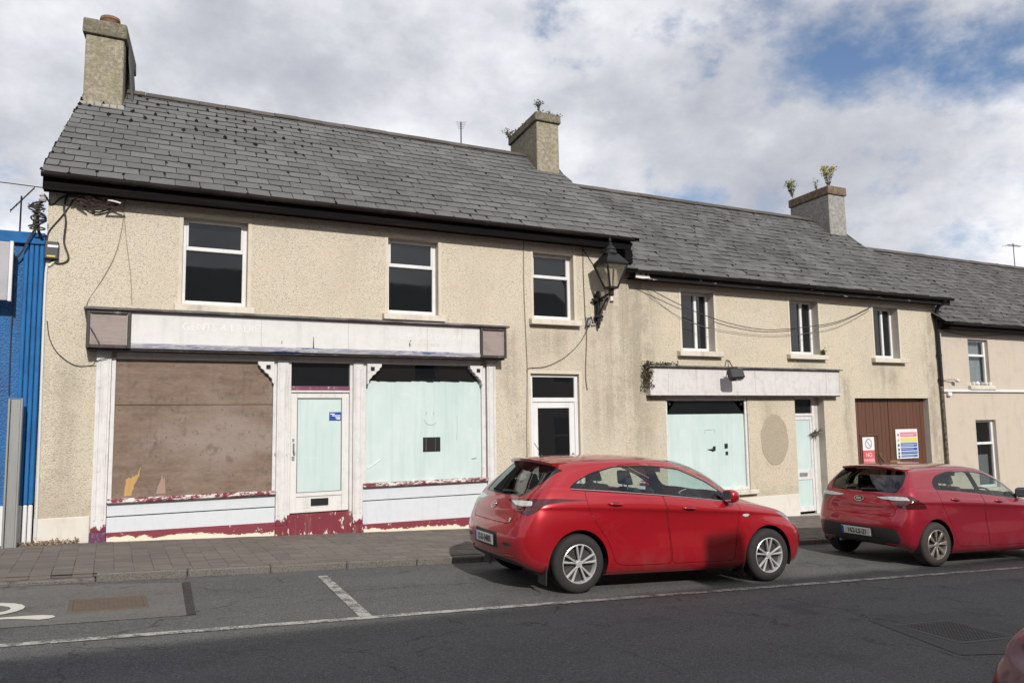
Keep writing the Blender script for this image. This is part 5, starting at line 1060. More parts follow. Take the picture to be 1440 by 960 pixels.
weed('small green tuft growing on the middle narrow window sill', (14.06, 12.24, 2.99), .14, .045, 9, GREEN, 1, dense=.9)
weed('straggly leafy weed rising beside the blue parapet', (-1.0, 12.5, 4.28), .48, .07, 5, DRY, 5, dense=1.1)
def tuft(label, c, ext, n, mt, cat, name, size=.05):
    m = MB()
    for k in range(n): 
        q = Vector(c)+Vector((cg(ext[0]), cg(ext[1]), cg(ext[2]))); leaf(m, q, (random.uniform(-1, 1), random.uniform(-1, .3), random.uniform(-.8, .8)), random.uniform(.5, 1.2)*size)
    o = m.build(name, mt, ori=c, recalc=False); return tag(o, label, cat, 'moss and litter on the buildings', 'stuff')
tuft('dark mossy growth hanging over the left end of the small shop sign', (9.19, 12.18, 2.50), (.05, .04, .14), 560, mat('brown_moss_tuft', lambda t, b: setc(t, b, t.mix(rand(t), (.055, .042, .022), (.12, .09, .05)), .95)), 'moss', 'moss_clump', .05)
tuft('thin fringe of moss along the small sign top', (9.55, 12.2, 2.71), (.22, .04, .018), 260, MOSS, 'moss', 'moss_clump', .045)
tuft('moss and dead grass crowning the middle chimney', (8.58, 15.42, 8.46), (.16, .48, .016), 800, mat('brown_moss', lambda t, b: setc(t, b, t.mix(rand(t), (.09, .075, .035), (.17, .13, .07)), .95)), 'moss', 'moss_clump', .07)
tuft('dry litter and grass at the foot of the house corner', (-.72, 12.22, .14), (.22, .05, .012), 380, mat('dry_litter', lambda t, b: setc(t, b, t.mix(rand(t), (.20, .13, .08), (.30, .23, .15)), .95)), 'dry leaves', 'leaf_litter', .045)
# flakes of paint and grit along the wall foot and kerb
m = MB()
for k in range(150):
    x = random.uniform(-.1, 6.4); y = 12.22-abs(random.gauss(0, .05)); z = zp(x, y)+.006; s = random.uniform(.006, .018); m.add([(x, y, z), (x+s, y+s*.3, z+.004), (x+s*.6, y+s, z)], [(0, 1, 2)])
tag(m.build('paint_flakes', mat('paint_flake', f_flat((.55, .5, .45), .9)), recalc=False), kind='stuff')
m = MB()
for k in range(150):
    x = random.choice([random.gauss(1.15, .12), random.gauss(2.3, .25), random.uniform(0, 6)]); y = KY-.03-abs(random.gauss(0, .05)); z = zr(x)+.006; s = random.uniform(.006, .02); m.add([(x, y, z), (x+s, y+s*.3, z+.005), (x+s*.6, y+s, z)], [(0, 1, 2)])
tag(m.build('gutter_litter', mat('pale_litter', f_flat((.30, .27, .22), .9)), recalc=False), kind='stuff')

# ---------------------------------------------------------------- row of houses on the camera's side of the street (shade and reflections)
def opp(label, x0, x1, ze, zt, zb, wm, chims=()):
    h = thing('terraced_house', label, 'house', (x0, -1.9, zb), 'houses on the near side of the street'); ye, yr = -1.05, -5.1
    ops = []; w = x1-x0
    for fx in (.2, .5, .8):
        ops.append((x0+w*fx-.45, x0+w*fx+.45, ze-1.7, ze-.4, .14)); ops.append((x0+w*fx-.5, x0+w*fx+.5, zb+.9 if fx != .5 else zb+.1, zb+2.4, .14))
    m = MB(); wall_sheet(m, x0, x1, zb-1, ze, ops, -1.4, .14)
    m.add([(x0, -1.4, zb-1), (x0, -1.4, ze), (x0, -8.8, ze), (x0, -8.8, zb-1)], [(0, 1, 2, 3)]); m.add([(x0, -1.4, ze), (x0, -8.8, ze), (x0, yr, zt-.05)], [(0, 1, 2)]); m.add([(x1, -1.4, zb-1), (x1, -1.4, ze), (x1, -8.8, ze), (x1, -8.8, zb-1)], [(0, 1, 2, 3)]); m.add([(x1, -1.4, ze), (x1, -8.8, ze), (x1, yr, zt-.05)], [(0, 1, 2)]); m.add([(x0, -8.8, zb-1), (x0, -8.8, ze), (x1, -8.8, ze), (x1, -8.8, zb-1)], [(0, 1, 2, 3)])
    m.build('wall', wm, h, recalc=False)
    for a, b, c, d_, _ in ops:
        f = MB(); f.box(a, a+.06, -1.52, -1.46, c, d_).box(b-.06, b, -1.52, -1.46, c, d_).box(a+.06, b-.06, -1.52, -1.46, d_-.06, d_).box(a+.06, b-.06, -1.52, -1.46, c, c+.06).box(a+.06, b-.06, -1.52, -1.46, (c+d_)/2-.03, (c+d_)/2+.03); f = f.build('window', UPVC, h)
        MB().box(a+.06, b-.06, -1.51, -1.50, c+.06, d_-.06).build('pane', GLASS, f)
    m = MB()
    for q in ([(x0, ye, ze), (x1, ye, ze), (x1, yr, zt), (x0, yr, zt)], [(x0, yr, zt), (x1, yr, zt), (x1, 2*yr-ye, ze), (x0, 2*yr-ye, ze)]): m.hexa([(x, y, z-.12) for x, y, z in q], q)
    rf = m.build('roof', SLATE3, h)
    for cx, cw, ct in chims: MB().box(cx, cx+cw, yr-.45, yr+.45, zt-.6, ct).build('chimney', CHIM, rf, bevel=.02)
opp('plain beige terraced house on the near side, highest up the slope', -22, -8.005, 4.84, 7.39, .7, BEIGE)
opp('grey rendered terraced house on the near side with one tall chimney', -8, 8.0, 4.82, 7.36, .1, mat('grey_render', f_smooth((.36, .35, .33), (.25, .24, .23), .4)), ((4.84, .56, 7.72),))
opp('plain beige terraced house on the near side, just below the grey one', 8.005, 17.6, 4.75, 7.28, -.6, BEIGE)
opp('low pale single-storey house on the near side, lowest down the slope', 17.9, 44, 1.6, 3.4, -1.4, PLINTH)
# ---------------------------------------------------------------- cars
def f_paint(c, c2, co=1.0):
    def fn(t, b):
        p = obc(t); n = t.noise(p, 3.0, 4, 0.6); du = t.noise(t.mapv(p, (1, 1, .6)), 5, 5, .7); x, y, z = t.xyz(p)
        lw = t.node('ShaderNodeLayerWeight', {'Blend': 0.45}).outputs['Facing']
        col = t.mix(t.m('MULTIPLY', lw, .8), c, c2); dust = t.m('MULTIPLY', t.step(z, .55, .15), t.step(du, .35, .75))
        col = t.mix(t.m('MULTIPLY', dust, .35), col, (.13, .10, .085))
        setc(t, b, col, t.m('ADD', .30, t.m('MULTIPLY', dust, .3)), metal=.38, coat=co); b.inputs['Coat Roughness'].default_value = .02
        t.l.new(t.bump(t.noise(p, 420, 1, .5), .02, .001), b.inputs['Normal'])
    return fn
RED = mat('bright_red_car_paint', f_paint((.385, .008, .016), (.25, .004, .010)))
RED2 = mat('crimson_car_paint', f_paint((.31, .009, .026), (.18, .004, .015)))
BPLA = mat('black_car_plastic', lambda t, b: setc(t, b, t.mix(t.noise(obc(t), 22, 3, .6), (.012, .012, .012), (.028, .027, .026)), .55))
BGLO = mat('gloss_black_trim', f_flat((.008, .008, .009), .12))
CHROME = mat('bright_chrome', lambda t, b: setc(t, b, (.72, .72, .72), .16, metal=1.0))
ALLOY = mat('silver_alloy', lambda t, b: setc(t, b, t.mix(t.noise(obc(t), 9, 3), (.60, .59, .57), (.72, .71, .70)), .28, metal=.6))
ALLOY2 = mat('bronze_grey_alloy', lambda t, b: setc(t, b, t.mix(t.noise(obc(t), 9, 3), (.36, .31, .27), (.48, .43, .39)), .32, metal=.75))
TYRE = mat('dusty_tyre_rubber', lambda t, b: setc(t, b, t.mix(t.noise(obc(t), 7, 5, .65), (.009, .0085, .0085), (.024, .021, .019)), .85))
TYRE2 = mat('brown_dusty_tyre', lambda t, b: setc(t, b, t.mix(t.noise(obc(t), 7, 5, .65), (.017, .014, .013), (.042, .033, .029)), .85))
LAMPR = mat('red_lamp_lens', lambda t, b: setc(t, b, t.mix(t.vor(obc(t), 60), (.085, .002, .004), (.03, .001, .002)), .12, coat=1.0))
LAMPW = mat('clear_lamp_lens', lambda t, b: setc(t, b, t.mix(t.vor(obc(t), 45), (.34, .33, .33), (.62, .61, .61)), .15, coat=1.0))
HEADL = mat('headlamp_lens', lambda t, b: setc(t, b, t.mix(t.vor(obc(t), 14), (.34, .33, .34), (.08, .07, .075)), .10, coat=1.0))
SEAT = mat('dark_seat_cloth', f_flat((.030, .031, .033), .9)); DASH = mat('grey_dash_plastic', f_flat((.045, .046, .048), .7))
PLATE = mat('white_number_plate', f_flat((.55, .55, .52), .5)); PLTXT = flat('plate_black', (.015, .015, .015)); PLBLUE = flat('plate_blue', (.02, .05, .28))

# base shape: longitudinal lines from sill to roof; each has rear centre, rear corner, 7 side points, front corner, front centre
XS = [-.35, .10, .70, 1.30, 1.90, 2.45, 2.95]
def ring(rc, rk, side, fk, fc):
    # quarter points make the plan view bow
    rq = (rc[0]+(rk[0]-rc[0])*.22, rk[1]*.58, rc[1]+(rk[2]-rc[1])*.35); fq = (fc[0]+(fk[0]-fc[0])*.25, fk[1]*.55, fc[1]+(fk[2]-fc[1])*.35)
    return [(rc[0], 0, rc[1]), rq, rk] + side + [fk, fq, (fc[0], 0, fc[1])]
def sd(y, z, xs=None):
    xs = xs or XS; f = lambda v, i: v[i] if isinstance(v, (list, tuple)) else v
    return [(xs[i], f(y, i), f(z, i)) for i in range(7)]
def base_net():
    L = []
    L.append(ring((-.62, .27), (-.54, .66, .25), sd([.74, .80, .80, .80, .80, .80, .76], .17), (3.17, .66, .19), (3.38, .17)))
    L.append(ring((-.73, .33), (-.62, .76, .31), sd([.845, .875, .865, .865, .865, .875, .84], [.27, .26, .25, .25, .25, .25, .25]), (3.22, .735, .25), (3.45, .24)))
    L.append(ring((-.785, .50), (-.66, .79, .50), sd([.875, .893, .878, .876, .878, .893, .87], .43), (3.25, .765, .43), (3.50, .42)))
    L.append(ring((-.775, .65), (-.645, .80, .66), sd([.880, .894, .866, .862, .866, .893, .865], .60), (3.23, .77, .57), (3.50, .54)))
    L.append(ring((-.715, .74), (-.61, .79, .79), sd([.875, .888, .868, .862, .866, .885, .85], [.79, .78, .75, .735, .72, .72, .69]), (3.17, .755, .655), (3.47, .64)))
    L.append(ring((-.708, .815), (-.598, .781, .885), sd([.856, .872, .872, .870, .870, .868, .815], [.89, .882, .865, .845, .825, .80, .755]), (3.12, .735, .70), (3.44, .685)))
    L.append(ring((-.70, .86), (-.575, .775, .93), sd([.862, .880, .888, .888, .886, .868, .81], [.93, .925, .905, .885, .865, .845, .795]), (3.09, .72, .735), (3.41, .72)))
    L.append(ring((-.645, .985), (-.54, .72, 1.03), sd([.80, .828, .845, .848, .842, .815, .745], [1.07, 1.058, 1.03, .998, .955, .905, .845]), (2.99, .655, .775), (3.31, .765)))
    L.append(ring((-.60, 1.03), (-.51, .69, 1.08), sd([.775, .806, .826, .830, .822, .76, .655], [1.10, 1.088, 1.055, 1.022, .98, .948, .90], [-.35, .10, .70, 1.30, 1.88, 2.33, 2.70]), (2.83, .47, .90), (2.93, .893)))
    L.append(ring((-.575, 1.06), (-.49, .67, 1.11), sd([.762, .792, .812, .816, .80, .745, .60], [1.13, 1.118, 1.08, 1.048, 1.007, .98, .99], [-.35, .10, .70, 1.30, 1.85, 2.19, 2.36]), (2.48, .40, 1.0), (2.56, 1.005)))
    L.append(ring((-.46, 1.20), (-.39, .645, 1.21), sd([.70, .73, .748, .75, .742, .69, .55], [1.225, 1.235, 1.235, 1.23, 1.215, 1.20, 1.225], [-.26, .15, .70, 1.28, 1.68, 1.88, 2.02]), (2.11, .37, 1.245), (2.18, 1.25)))
    L.append(ring((-.33, 1.345), (-.27, .585, 1.325), sd([.615, .645, .66, .66, .645, .60, .48], [1.34, 1.375, 1.395, 1.39, 1.37, 1.345, 1.375], [-.15, .22, .70, 1.18, 1.45, 1.58, 1.66]), (1.73, .32, 1.395), (1.79, 1.40)))
    L.append(ring((-.25, 1.408), (-.20, .49, 1.385), sd([.51, .53, .545, .545, .53, .48, .38], [1.395, 1.42, 1.44, 1.438, 1.42, 1.405, 1.415], [-.08, .26, .70, 1.12, 1.36, 1.46, 1.52]), (1.56, .26, 1.425), (1.60, 1.43)))
    L.append(ring((-.14, 1.432), (-.08, .25, 1.428), sd([.27, .27, .275, .275, .27, .22, .17], [1.44, 1.455, 1.468, 1.467, 1.455, 1.447, 1.445], [.02, .30, .70, 1.05, 1.25, 1.32, 1.36]), (1.38, .10, 1.447), (1.40, 1.447)))
    last = [(x, 0, z) for x, z in ((-.06, 1.438), (0, 1.441), (.06, 1.446), (.14, 1.452), (.34, 1.463), (.70, 1.474), (1.03, 1.473), (1.18, 1.468), (1.24, 1.464), (1.27, 1.462), (1.285, 1.460), (1.30, 1.459), (1.31, 1.458))]
    L.append(last); return L
def warp(p, C):
    x, y, z = p; wb = C['wb']/2.65
    x = x*C['ro'] if x < 0 else (x*wb if x < 2.65 else C['wb']+(x-2.65)*C['fo'])
    if C.get('tail'): x += C['tail']*max(0, min(1, (z-.8)/.5))*max(0, min(1, -x/.4+.2))
    return (x, y*C['wy'], z*C['wz'])
def shell(C, lev_=3):
    net = base_net(); n, k = len(net), len(net[0]); tgt = [Vector(warp(p, C)) for r in net for p in r]
    fs = [(i*k+j, i*k+j+1, (i+1)*k+j+1, (i+1)*k+j) for i in range(n-1) for j in range(k-1)]
    cur = [v.copy() for v in tgt]
    def evalm(co, lev):
        me = bpy.data.meshes.new('car_net'); me.from_pydata([tuple(v) for v in co], [], fs); o = bpy.data.objects.new('car_net', me); COL.objects.link(o)
        mi = o.modifiers.new('m', 'MIRROR'); mi.use_axis = (False, True, False); mi.use_clip = True; mi.merge_threshold = 0.002
        su = o.modifiers.new('s', 'SUBSURF'); su.levels = lev; su.render_levels = lev; su.use_limit_surface = True; su.boundary_smooth = 'PRESERVE_CORNERS'
        dg = bpy.context.evaluated_depsgraph_get(); out = bpy.data.meshes.new_from_object(o.evaluated_get(dg)); bpy.data.objects.remove(o); return out
    for it in range(2):
        e = evalm(cur, 1)
        for i in range(len(cur)):
            d = tgt[i]-e.vertices[i].co; cur[i] = cur[i] + d*.75
            if abs(tgt[i].y) < 1e-6: cur[i].y = 0
    return evalm(cur, lev_)
def inpoly(p, poly):
    x, y = p; c = False; j = len(poly)-1
    for i in range(len(poly)):
        a, b = poly[i], poly[j]
        if (a[1] > y) != (b[1] > y) and x < (b[0]-a[0])*(y-a[1])/(b[1]-a[1])+a[0]: c = not c
        j = i
    return c
def rounded(pts, r, n=4):
    out = []; N = len(pts)
    for i in range(N):
        p0, p1, p2 = Vector(pts[i-1][:2]), Vector(pts[i][:2]), Vector(pts[(i+1) % N][:2]); rr = pts[i][2] if len(pts[i]) > 2 else r
        a, b = (p0-p1), (p2-p1); la, lb = a.length, b.length; q = min(rr, la*.45, lb*.45); A, B = p1+a/la*q, p1+b/lb*q
        for k in range(n+1): t = k/n; out.append(tuple((1-t)**2*A+2*t*(1-t)*p1+t*t*B))
    return out
def inset(poly, d):
    ar = sum(poly[i-1][0]*poly[i][1]-poly[i][0]*poly[i-1][1] for i in range(len(poly))); s = 1 if ar > 0 else -1; out = []; n = len(poly)
    for i in range(n):
        p0, p1, p2 = Vector(poly[i-1]), Vector(poly[i]), Vector(poly[(i+1) % n]); e1, e2 = (p1-p0), (p2-p1)
        if e1.length < 1e-6 or e2.length < 1e-6: out.append(tuple(p1)); continue
        e1.normalize(); e2.normalize(); n1, n2 = Vector((-e1.y, e1.x))*s, Vector((-e2.y, e2.x))*s; m_ = n1+n2
        if m_.length < .2: m_ = n1
        m_.normalize(); k = d/max(.35, m_.dot(n1)); out.append(tuple(p1+m_*k))
    return out
R2 = math.sqrt(.5)
def proj_of(kind, s=1):
    if kind == 'side': return Vector((0, 1, 0)), lambda u, v: Vector((u, 0, v)), lambda c: (c.x, c.z), lambda f, c: c.y*s > .25 and f.normal.y*s > .12
    if kind == 'rear': return Vector((1, 0, 0)), lambda u, v: Vector((0, u, v)), lambda c: (c.y, c.z), lambda f, c: c.x < .35 and f.normal.x < -.10
    if kind == 'front': return Vector((1, 0, 0)), lambda u, v: Vector((0, u, v)), lambda c: (c.y, c.z), lambda f, c: c.x > 2.9 and f.normal.x > .15
    if kind == 'rdiag': return Vector((1, -s, 0))*R2, lambda u, v: Vector((u*R2, s*u*R2, v)), lambda c: ((c.x+s*c.y)*R2, c.z), lambda f, c: c.x < .9 and c.y*s > .1 and (-f.normal.x+s*f.normal.y) > .2
    if kind == 'fdiag': return Vector((1, s, 0))*R2, lambda u, v: Vector((-u*R2, s*u*R2, v)), lambda c: ((-c.x+s*c.y)*R2, c.z), lambda f, c: c.x > 2.2 and c.y*s > .1 and (f.normal.x+s*f.normal.y) > .1
    if kind == 'top': return Vector((0, 0, 1)), lambda u, v: Vector((u, v, 0)), lambda c: (c.x, c.y), lambda f, c: f.normal.z > .2 and c.z > .6
def make_car(name, label, C, loc, psi, near_only=False):
    root = thing(name, label, 'car', loc, 'red hatchbacks on the street', rz=(0, math.atan(0.0468), psi))
    me = shell(C, C.get('lev', 3)); bm = bmesh.new(); bm.from_mesh(me); bmesh.ops.recalc_face_normals(bm, faces=bm.faces)
    if sum(f.normal.z*f.calc_area() for f in bm.faces) < 0: bmesh.ops.reverse_faces(bm, faces=bm.faces)
    lay = bm.faces.layers.int.new('reg'); reg = {'body': 0}; rid = lambda n: reg.setdefault(n, len(reg))
    WX, WY, WZ = (lambda x: warp((x, 0, .3), C)[0]), C['wy'], C['wz']
    def cut(poly, kind, s=1, name=None, extra=None):
        pd, p3, to2, ok = proj_of(kind, s); bm.normal_update(); lo = [min(p[i] for p in poly)-.04 for i in (0, 1)]; hi = [max(p[i] for p in poly)+.04 for i in (0, 1)]
        def cands():
            r = []
            for f in bm.faces:
                c = f.calc_center_median(); q = to2(c)
                if lo[0] < q[0] < hi[0] and lo[1] < q[1] < hi[1] and ok(f, c) and (extra is None or extra(c)): r.append((f, q))
            return r
        n = len(poly); bb = {}
        def box2(f):
            qs = [to2(v.co) for v in f.verts]; us = [q[0] for q in qs]; ws = [q[1] for q in qs]; return (min(us), max(us), min(ws), max(ws))
        for f, _ in cands(): bb[f] = box2(f)
        for i in range(n):
            a, b = poly[i], poly[(i+1) % n]; e = p3(*b)-p3(*a)
            if e.length < 1e-5: continue
            no = e.cross(pd).normalized(); x0, x1, y0, y1 = min(a[0], b[0])-.004, max(a[0], b[0])+.004, min(a[1], b[1])-.004, max(a[1], b[1])+.004
            sub = [f for f, q in bb.items() if q[0] <= x1 and q[1] >= x0 and q[2] <= y1 and q[3] >= y0]
            if not sub: continue
            es = {e_ for f in sub for e_ in f.edges}; vs = {v for f in sub for v in f.verts}
            r = bmesh.ops.bisect_plane(bm, geom=list(vs)+list(es)+sub, dist=1e-5, plane_co=p3(*a), plane_no=no)
            for f in sub: bb.pop(f, None)
            for f in sub:
                if f.is_valid: bb[f] = box2(f)
            for g in r['geom']:
                if isinstance(g, bmesh.types.BMFace) and g.is_valid: bb[g] = box2(g)
            cu_ = r['geom_cut']
            for g in cu_:
                if isinstance(g, bmesh.types.BMEdge):
                    for f in g.link_faces:
                        if f not in bb: bb[f] = box2(f)
        if name is not None:
            k = rid(name); bm.normal_update()
            for f, q in cands():
                if inpoly(q, poly): f[lay] = k
    def xz(pts): return [(WX(p[0]),)+(p[1]*WZ,)+tuple(p[2:]) for p in pts]
    def yz(pts): return [(p[0]*WY, p[1]*WZ)+tuple(p[2:]) for p in pts]
    wr = C['wr']; WB = C['wb']
    sides = (-1, 1)
    for s in sides:
        sfx = 'R' if s < 0 else 'L'
        for nm, pts in C['doors']:
            po = rounded(xz(pts), .05, 3); cut(po, 'side', s, 'gap'); cut(inset(po, .0055), 'side', s, 'door_%s_%s' % (nm, sfx))
    # tailgate and bumper lines, bonnet
    po = rounded(yz(C['tailgate']), .06, 4); cut(po, 'rear', 1, 'gap', lambda c: c.x < .1); cut(inset(po, .006), 'rear', 1, 'tailgate', lambda c: c.x < .1)
    bo = rounded([(WX(a), b*WY) for a, b in C['bonnet']], .08, 4); cut(bo, 'top', 1, 'gap', lambda c: c.x > 1.9 and c.z < 1.03*WZ); cut(inset(bo, .006), 'top', 1, 'bonnet', lambda c: c.x > 1.9 and c.z < 1.03*WZ)
    cut(rounded([(WX(a), b*WY) for a, b in C['windscreen']], .07, 4), 'top', 1, 'windscreen_band', lambda c: c.x > 1.2); cut(rounded([(WX(a), b*WY) for a, b in [(x+(.02 if x < 2 else -.02), y*.955) for x, y in C['windscreen']]], .07, 4), 'top', 1, 'windscreen', lambda c: c.x > 1.2)
    for s in sides:
        for nm, kind, pts, r in C['lamps']:
            if kind == 'rdiag': cut(rounded([(p[0], p[1]*WZ)+tuple(p[2:]) for p in pts], r, 3), 'rdiag', s, nm+('_R' if s < 0 else '_L'))
            else:
                cut(rounded([(p[0], p[1]*WZ)+tuple(p[2:]) for p in pts], r, 3), 'fdiag', s, nm+('_R' if s < 0 else '_L'))
    cut(rounded(yz(C['rear_glass_band']), .05, 4), 'rear', 1, 'rear_window_band', lambda c: c.z > .85); cut(rounded(yz(C['rear_glass']), .05, 4), 'rear', 1, 'rear_window', lambda c: c.z > .85)
    for nm, pts, r in C['rear_feats']: cut(rounded(yz(pts), r, 3), 'rear', 1, nm)
    for nm, pts, r in C['front_feats']: cut(rounded(yz(pts), r, 3), 'front', 1, nm)
    for s in sides:
        sfx = '_R' if s < 0 else '_L'
        cut(rounded(xz(C['dlo']), .05, 4), 'side', s, 'window_trim'+sfx, lambda c: c.z > .9*WZ)
        for nm, pts in C['glass']: cut(rounded(xz(pts), .035, 4), 'side', s, nm+sfx, lambda c: c.z > .9*WZ)
        for cx in (0, WB):
            circ = [(cx+(wr+.048)*math.cos(2*PI*k/36), wr+(wr+.048)*math.sin(2*PI*k/36)) for k in range(36)]
            circ = [(x, max(z, .0)) for x, z in circ]
            cut([p for p in circ], 'side', s, 'arch_cut')
        cut(rounded(xz(C['skirt']), .02, 2), 'side', s, C['skirtname']+sfx)
    bm.normal_update(); bm.verts.ensure_lookup_table(); vn = {v.index: v.normal.copy() for v in bm.verts}; bm.verts.index_update(); vn = [v.normal.copy() for v in bm.verts]
    inv = {v: k for k, v in reg.items()}; groups = {}
    for f in bm.faces: groups.setdefault(inv[f[lay]], []).append(f)
    M_ = {'body': C['paint'], 'gap': HOLE, 'window_trim': BGLO, 'rear_window_band': BGLO, 'windscreen_band': BGLO, 'windscreen': CARGLASS, 'rear_window': CARGLASSR, 'tailgate': C['paint'], 'bonnet': C['paint'], 'lower_bumper': BPLA, 'grille': BPLA, 'arch_lip': BPLA, 'skirt': C['paint'], 'sill_skirt': C['paint']}
    NAME = {'gap': 'panel_gap', 'rear_window_band': 'rear_window_seal', 'windscreen_band': 'windscreen_seal'}
    parts = {}
    for g, faces in groups.items():
        if g == 'arch_cut': continue
        idx = {}; vs, ns, fs = [], [], []; off = {'gap': -.006, 'window_trim': -.002}.get(g[:-2] if g.startswith('window_trim') else g, -.004 if 'glass' in g or g in ('rear_window',) else 0)
        for f in faces:
            q = []
            for v in f.verts:
                if v.index not in idx: idx[v.index] = len(vs); vs.append(v.co+vn[v.index]*off); ns.append(vn[v.index])
                q.append(idx[v.index])
            fs.append(q)
        base = (g[:-2] if g.endswith(('_R', '_L')) else g).split('#')[0]
        mt = M_.get(base)
        if mt is None:
            if 'door' in base: mt = C['paint']
            elif 'glass' in base: mt = CARGLASS
            elif 'white' in base or 'reverse' in base: mt = LAMPW
            elif 'head' in base: mt = C.get('headm', HEADL)
            elif 'tail' in base: mt = LAMPR
            else: mt = BPLA
        nm = NAME.get(base, base); 
        for a in ('_front', '_rear'): nm = nm.replace(a, '')
        pm = bpy.data.meshes.new(nm); pm.from_pydata(vs, [], fs); pm.materials.append(mt); pm.polygons.foreach_set('use_smooth', [True]*len(fs)); pm.normals_split_custom_set_from_vertices([tuple(n) for n in ns])
        parts[g] = link(pm, nm, root)
    bm.free()
    # everything that sits on or in the shell, in the car's own coordinates
    P_ = C['paint']; y0 = .845*WY
    for s in sides:
        for cx in (0, WB):
            r = wr+.046; m = MB(); n = 26; yo, yi = s*.895*WY, s*.60
            pts = [(cx+r*math.cos(a), wr+r*math.sin(a)) for a in [-.35+(PI+.7)*k/n for k in range(n+1)]]
            pts = [(x, z) for x, z in pts]
            m.add([(x, yy, z) for x, z in pts for yy in (s*.868*WY, yi)], [(2*i, 2*i+2, 2*i+3, 2*i+1) for i in range(n)])
            m.add([(x, yi, z) for x, z in pts], [tuple(range(n+1))]); m.build('arch_liner', BPLA, root, recalc=False)
        # mudflap behind each wheel
        for cx in ((0, WB) if C.get('flaps') else ()): MB().box(cx-wr-.075, cx-wr-.062, min(s*.66, s*.86)*1, max(s*.66, s*.86), .10, .30).build('mud_flap', BPLA, root, bevel=.004)
    def wheel(cx, s, first):
        hub = C['hub'] if False else None
        yo = s*(.89*WY-.012); ww = .20
        s_ = s; s = -s
        prof = [(wr*.62, -.5), (wr*.72, -.56), (wr*.90, -.55), (wr*.965, -.46), (wr*.995, -.36), (wr, -.2), (wr, .2), (wr*.995, .36), (wr*.965, .46), (wr*.90, .55), (wr*.72, .56), (wr*.62, .5)]
        w = MB().lathe([(r_, h*ww) for r_, h in prof], 40, (0, 0, 0), axis='y', close=True)
        for k in range(3): pass
        rr = wr*.665
        rim = MB().lathe([(rr, -.095*s), (rr, -.108*s), (rr*.965, -.112*s), (rr*.93, -.10*s), (rr*.91, -.03*s), (rr*.9, .08*s)], 40, axis='y')
        sp = MB(); nS = C['spokes']
        for k in range(nS):
            a0 = 2*PI*k/nS + C.get('sprot', 0.3)
            for da in C['spoke_pair']:
                ai, ao = a0+da*.55, a0+da; wi, wo = C['spoke_w']
                pi = [(rr*.16*math.cos(ai+q), rr*.16*math.sin(ai+q)) for q in (-wi, wi)]; po = [(rr*.955*math.cos(ao+q), rr*.955*math.sin(ao+q)) for q in (-wo, wo)]
                f = lambda p, d: (p[0], d*s, p[1])
                sp.hexa([f(pi[0], -.075), f(pi[1], -.075), f(po[1], -.078), f(po[0], -.078)], [f(pi[0], -.098), f(pi[1], -.098), f(po[1], -.110), f(po[0], -.110)])
        cap = MB().lathe([(0, -.104*s), (rr*.15, -.103*s), (rr*.19, -.094*s), (rr*.2, -.06*s)], 18, axis='y')
        disc = MB().lathe([(0, -.052*s), (rr*.92, -.052*s), (rr*.92, .05*s)], 28, axis='y')
        nuts = MB()
        for k in range(5): a = 2*PI*k/5+.3; nuts.lathe([(0, -.0985*s), (.010, -.0985*s), (.010, -.07*s)], 8, (rr*.29*math.cos(a), 0, rr*.29*math.sin(a)), axis='y')
        W_ = w.build('wheel', C['tyre'], None, auto=.7); W_.parent = root; W_.location = (cx, s_*(.885*WY-.105), wr)
        for mb, n_, mt in ((rim, 'rim', C['alloy']), (sp, 'spokes', C['alloy']), (cap, 'hub_cap', C['alloy']), (disc, 'brake_disc', mat('brake_dark', f_flat((.03, .028, .027), .5))), (nuts, 'wheel_nuts', BPLA)):
            o = mb.build(n_, mt, None, auto=.6, bevel=.004 if n_ == 'spokes' else 0); o.parent = W_
            if n_ == 'wheel_nuts': o['kind'] = 'stuff'
    for s in sides:
        for cx in (0, WB): wheel(cx, s, True)
    # underside
    un = MB(); un.box(.36, WB+.6*C['fo'], -.58, .58, .17, .24); un.box(-.5*C['ro'], .36, -.55, .55, .25, .30); un.box(wr+.08, WB-wr-.08, -.78*WY, .78*WY, .16, .22); un.build('underbody', BPLA, root)
    MB().tube([(-.60*C['ro'], .42, .25), (-.35, .42, .25)], .024, 8).build('exhaust_pipe', GALV, root)
    # cabin
    def rb(x0, x1, y0_, y1, z0, z1, name, mt, b=.05): return MB().box(x0, x1, y0_, y1, z0, z1).build(name, mt, root, bevel=b, seg=3, auto=.9)
    rb(-.45, WB-.2, -.70, .70, .40, .46, 'cabin_floor', SEAT, .01)
    for s in (-1, 1):
        sx = C['seat']
        rb(sx-.02, sx+.48, s*.36-.25, s*.36+.25, .46, .66, 'front_seat', SEAT)
        bk = MB().hexa([(sx-.10, s*.36-.24, .58), (sx+.06, s*.36-.24, .58), (sx+.06, s*.36+.24, .58), (sx-.10, s*.36+.24, .58)], [(sx-.30, s*.36-.19, 1.10), (sx-.20, s*.36-.19, 1.10), (sx-.20, s*.36+.19, 1.10), (sx-.30, s*.36+.19, 1.10)]).build('seat_back', SEAT, root, bevel=.04, seg=3, auto=.9)
        hr = MB().hexa([(sx-.34, s*.36-.12, 1.13), (sx-.24, s*.36-.12, 1.13), (sx-.24, s*.36+.12, 1.13), (sx-.34, s*.36+.12, 1.13)], [(sx-.37, s*.36-.10, 1.30), (sx-.29, s*.36-.10, 1.30), (sx-.29, s*.36+.10, 1.30), (sx-.37, s*.36+.10, 1.30)]).build('headrest', SEAT, root, bevel=.035, seg=3, auto=.9)
        MB().tube([(sx-.29, s*.36-.05, 1.08), (sx-.295, s*.36-.05, 1.15)], .007, 5).tube([(sx-.29, s*.36+.05, 1.08), (sx-.295, s*.36+.05, 1.15)], .007, 5).build('headrest_post', GALV, hr)
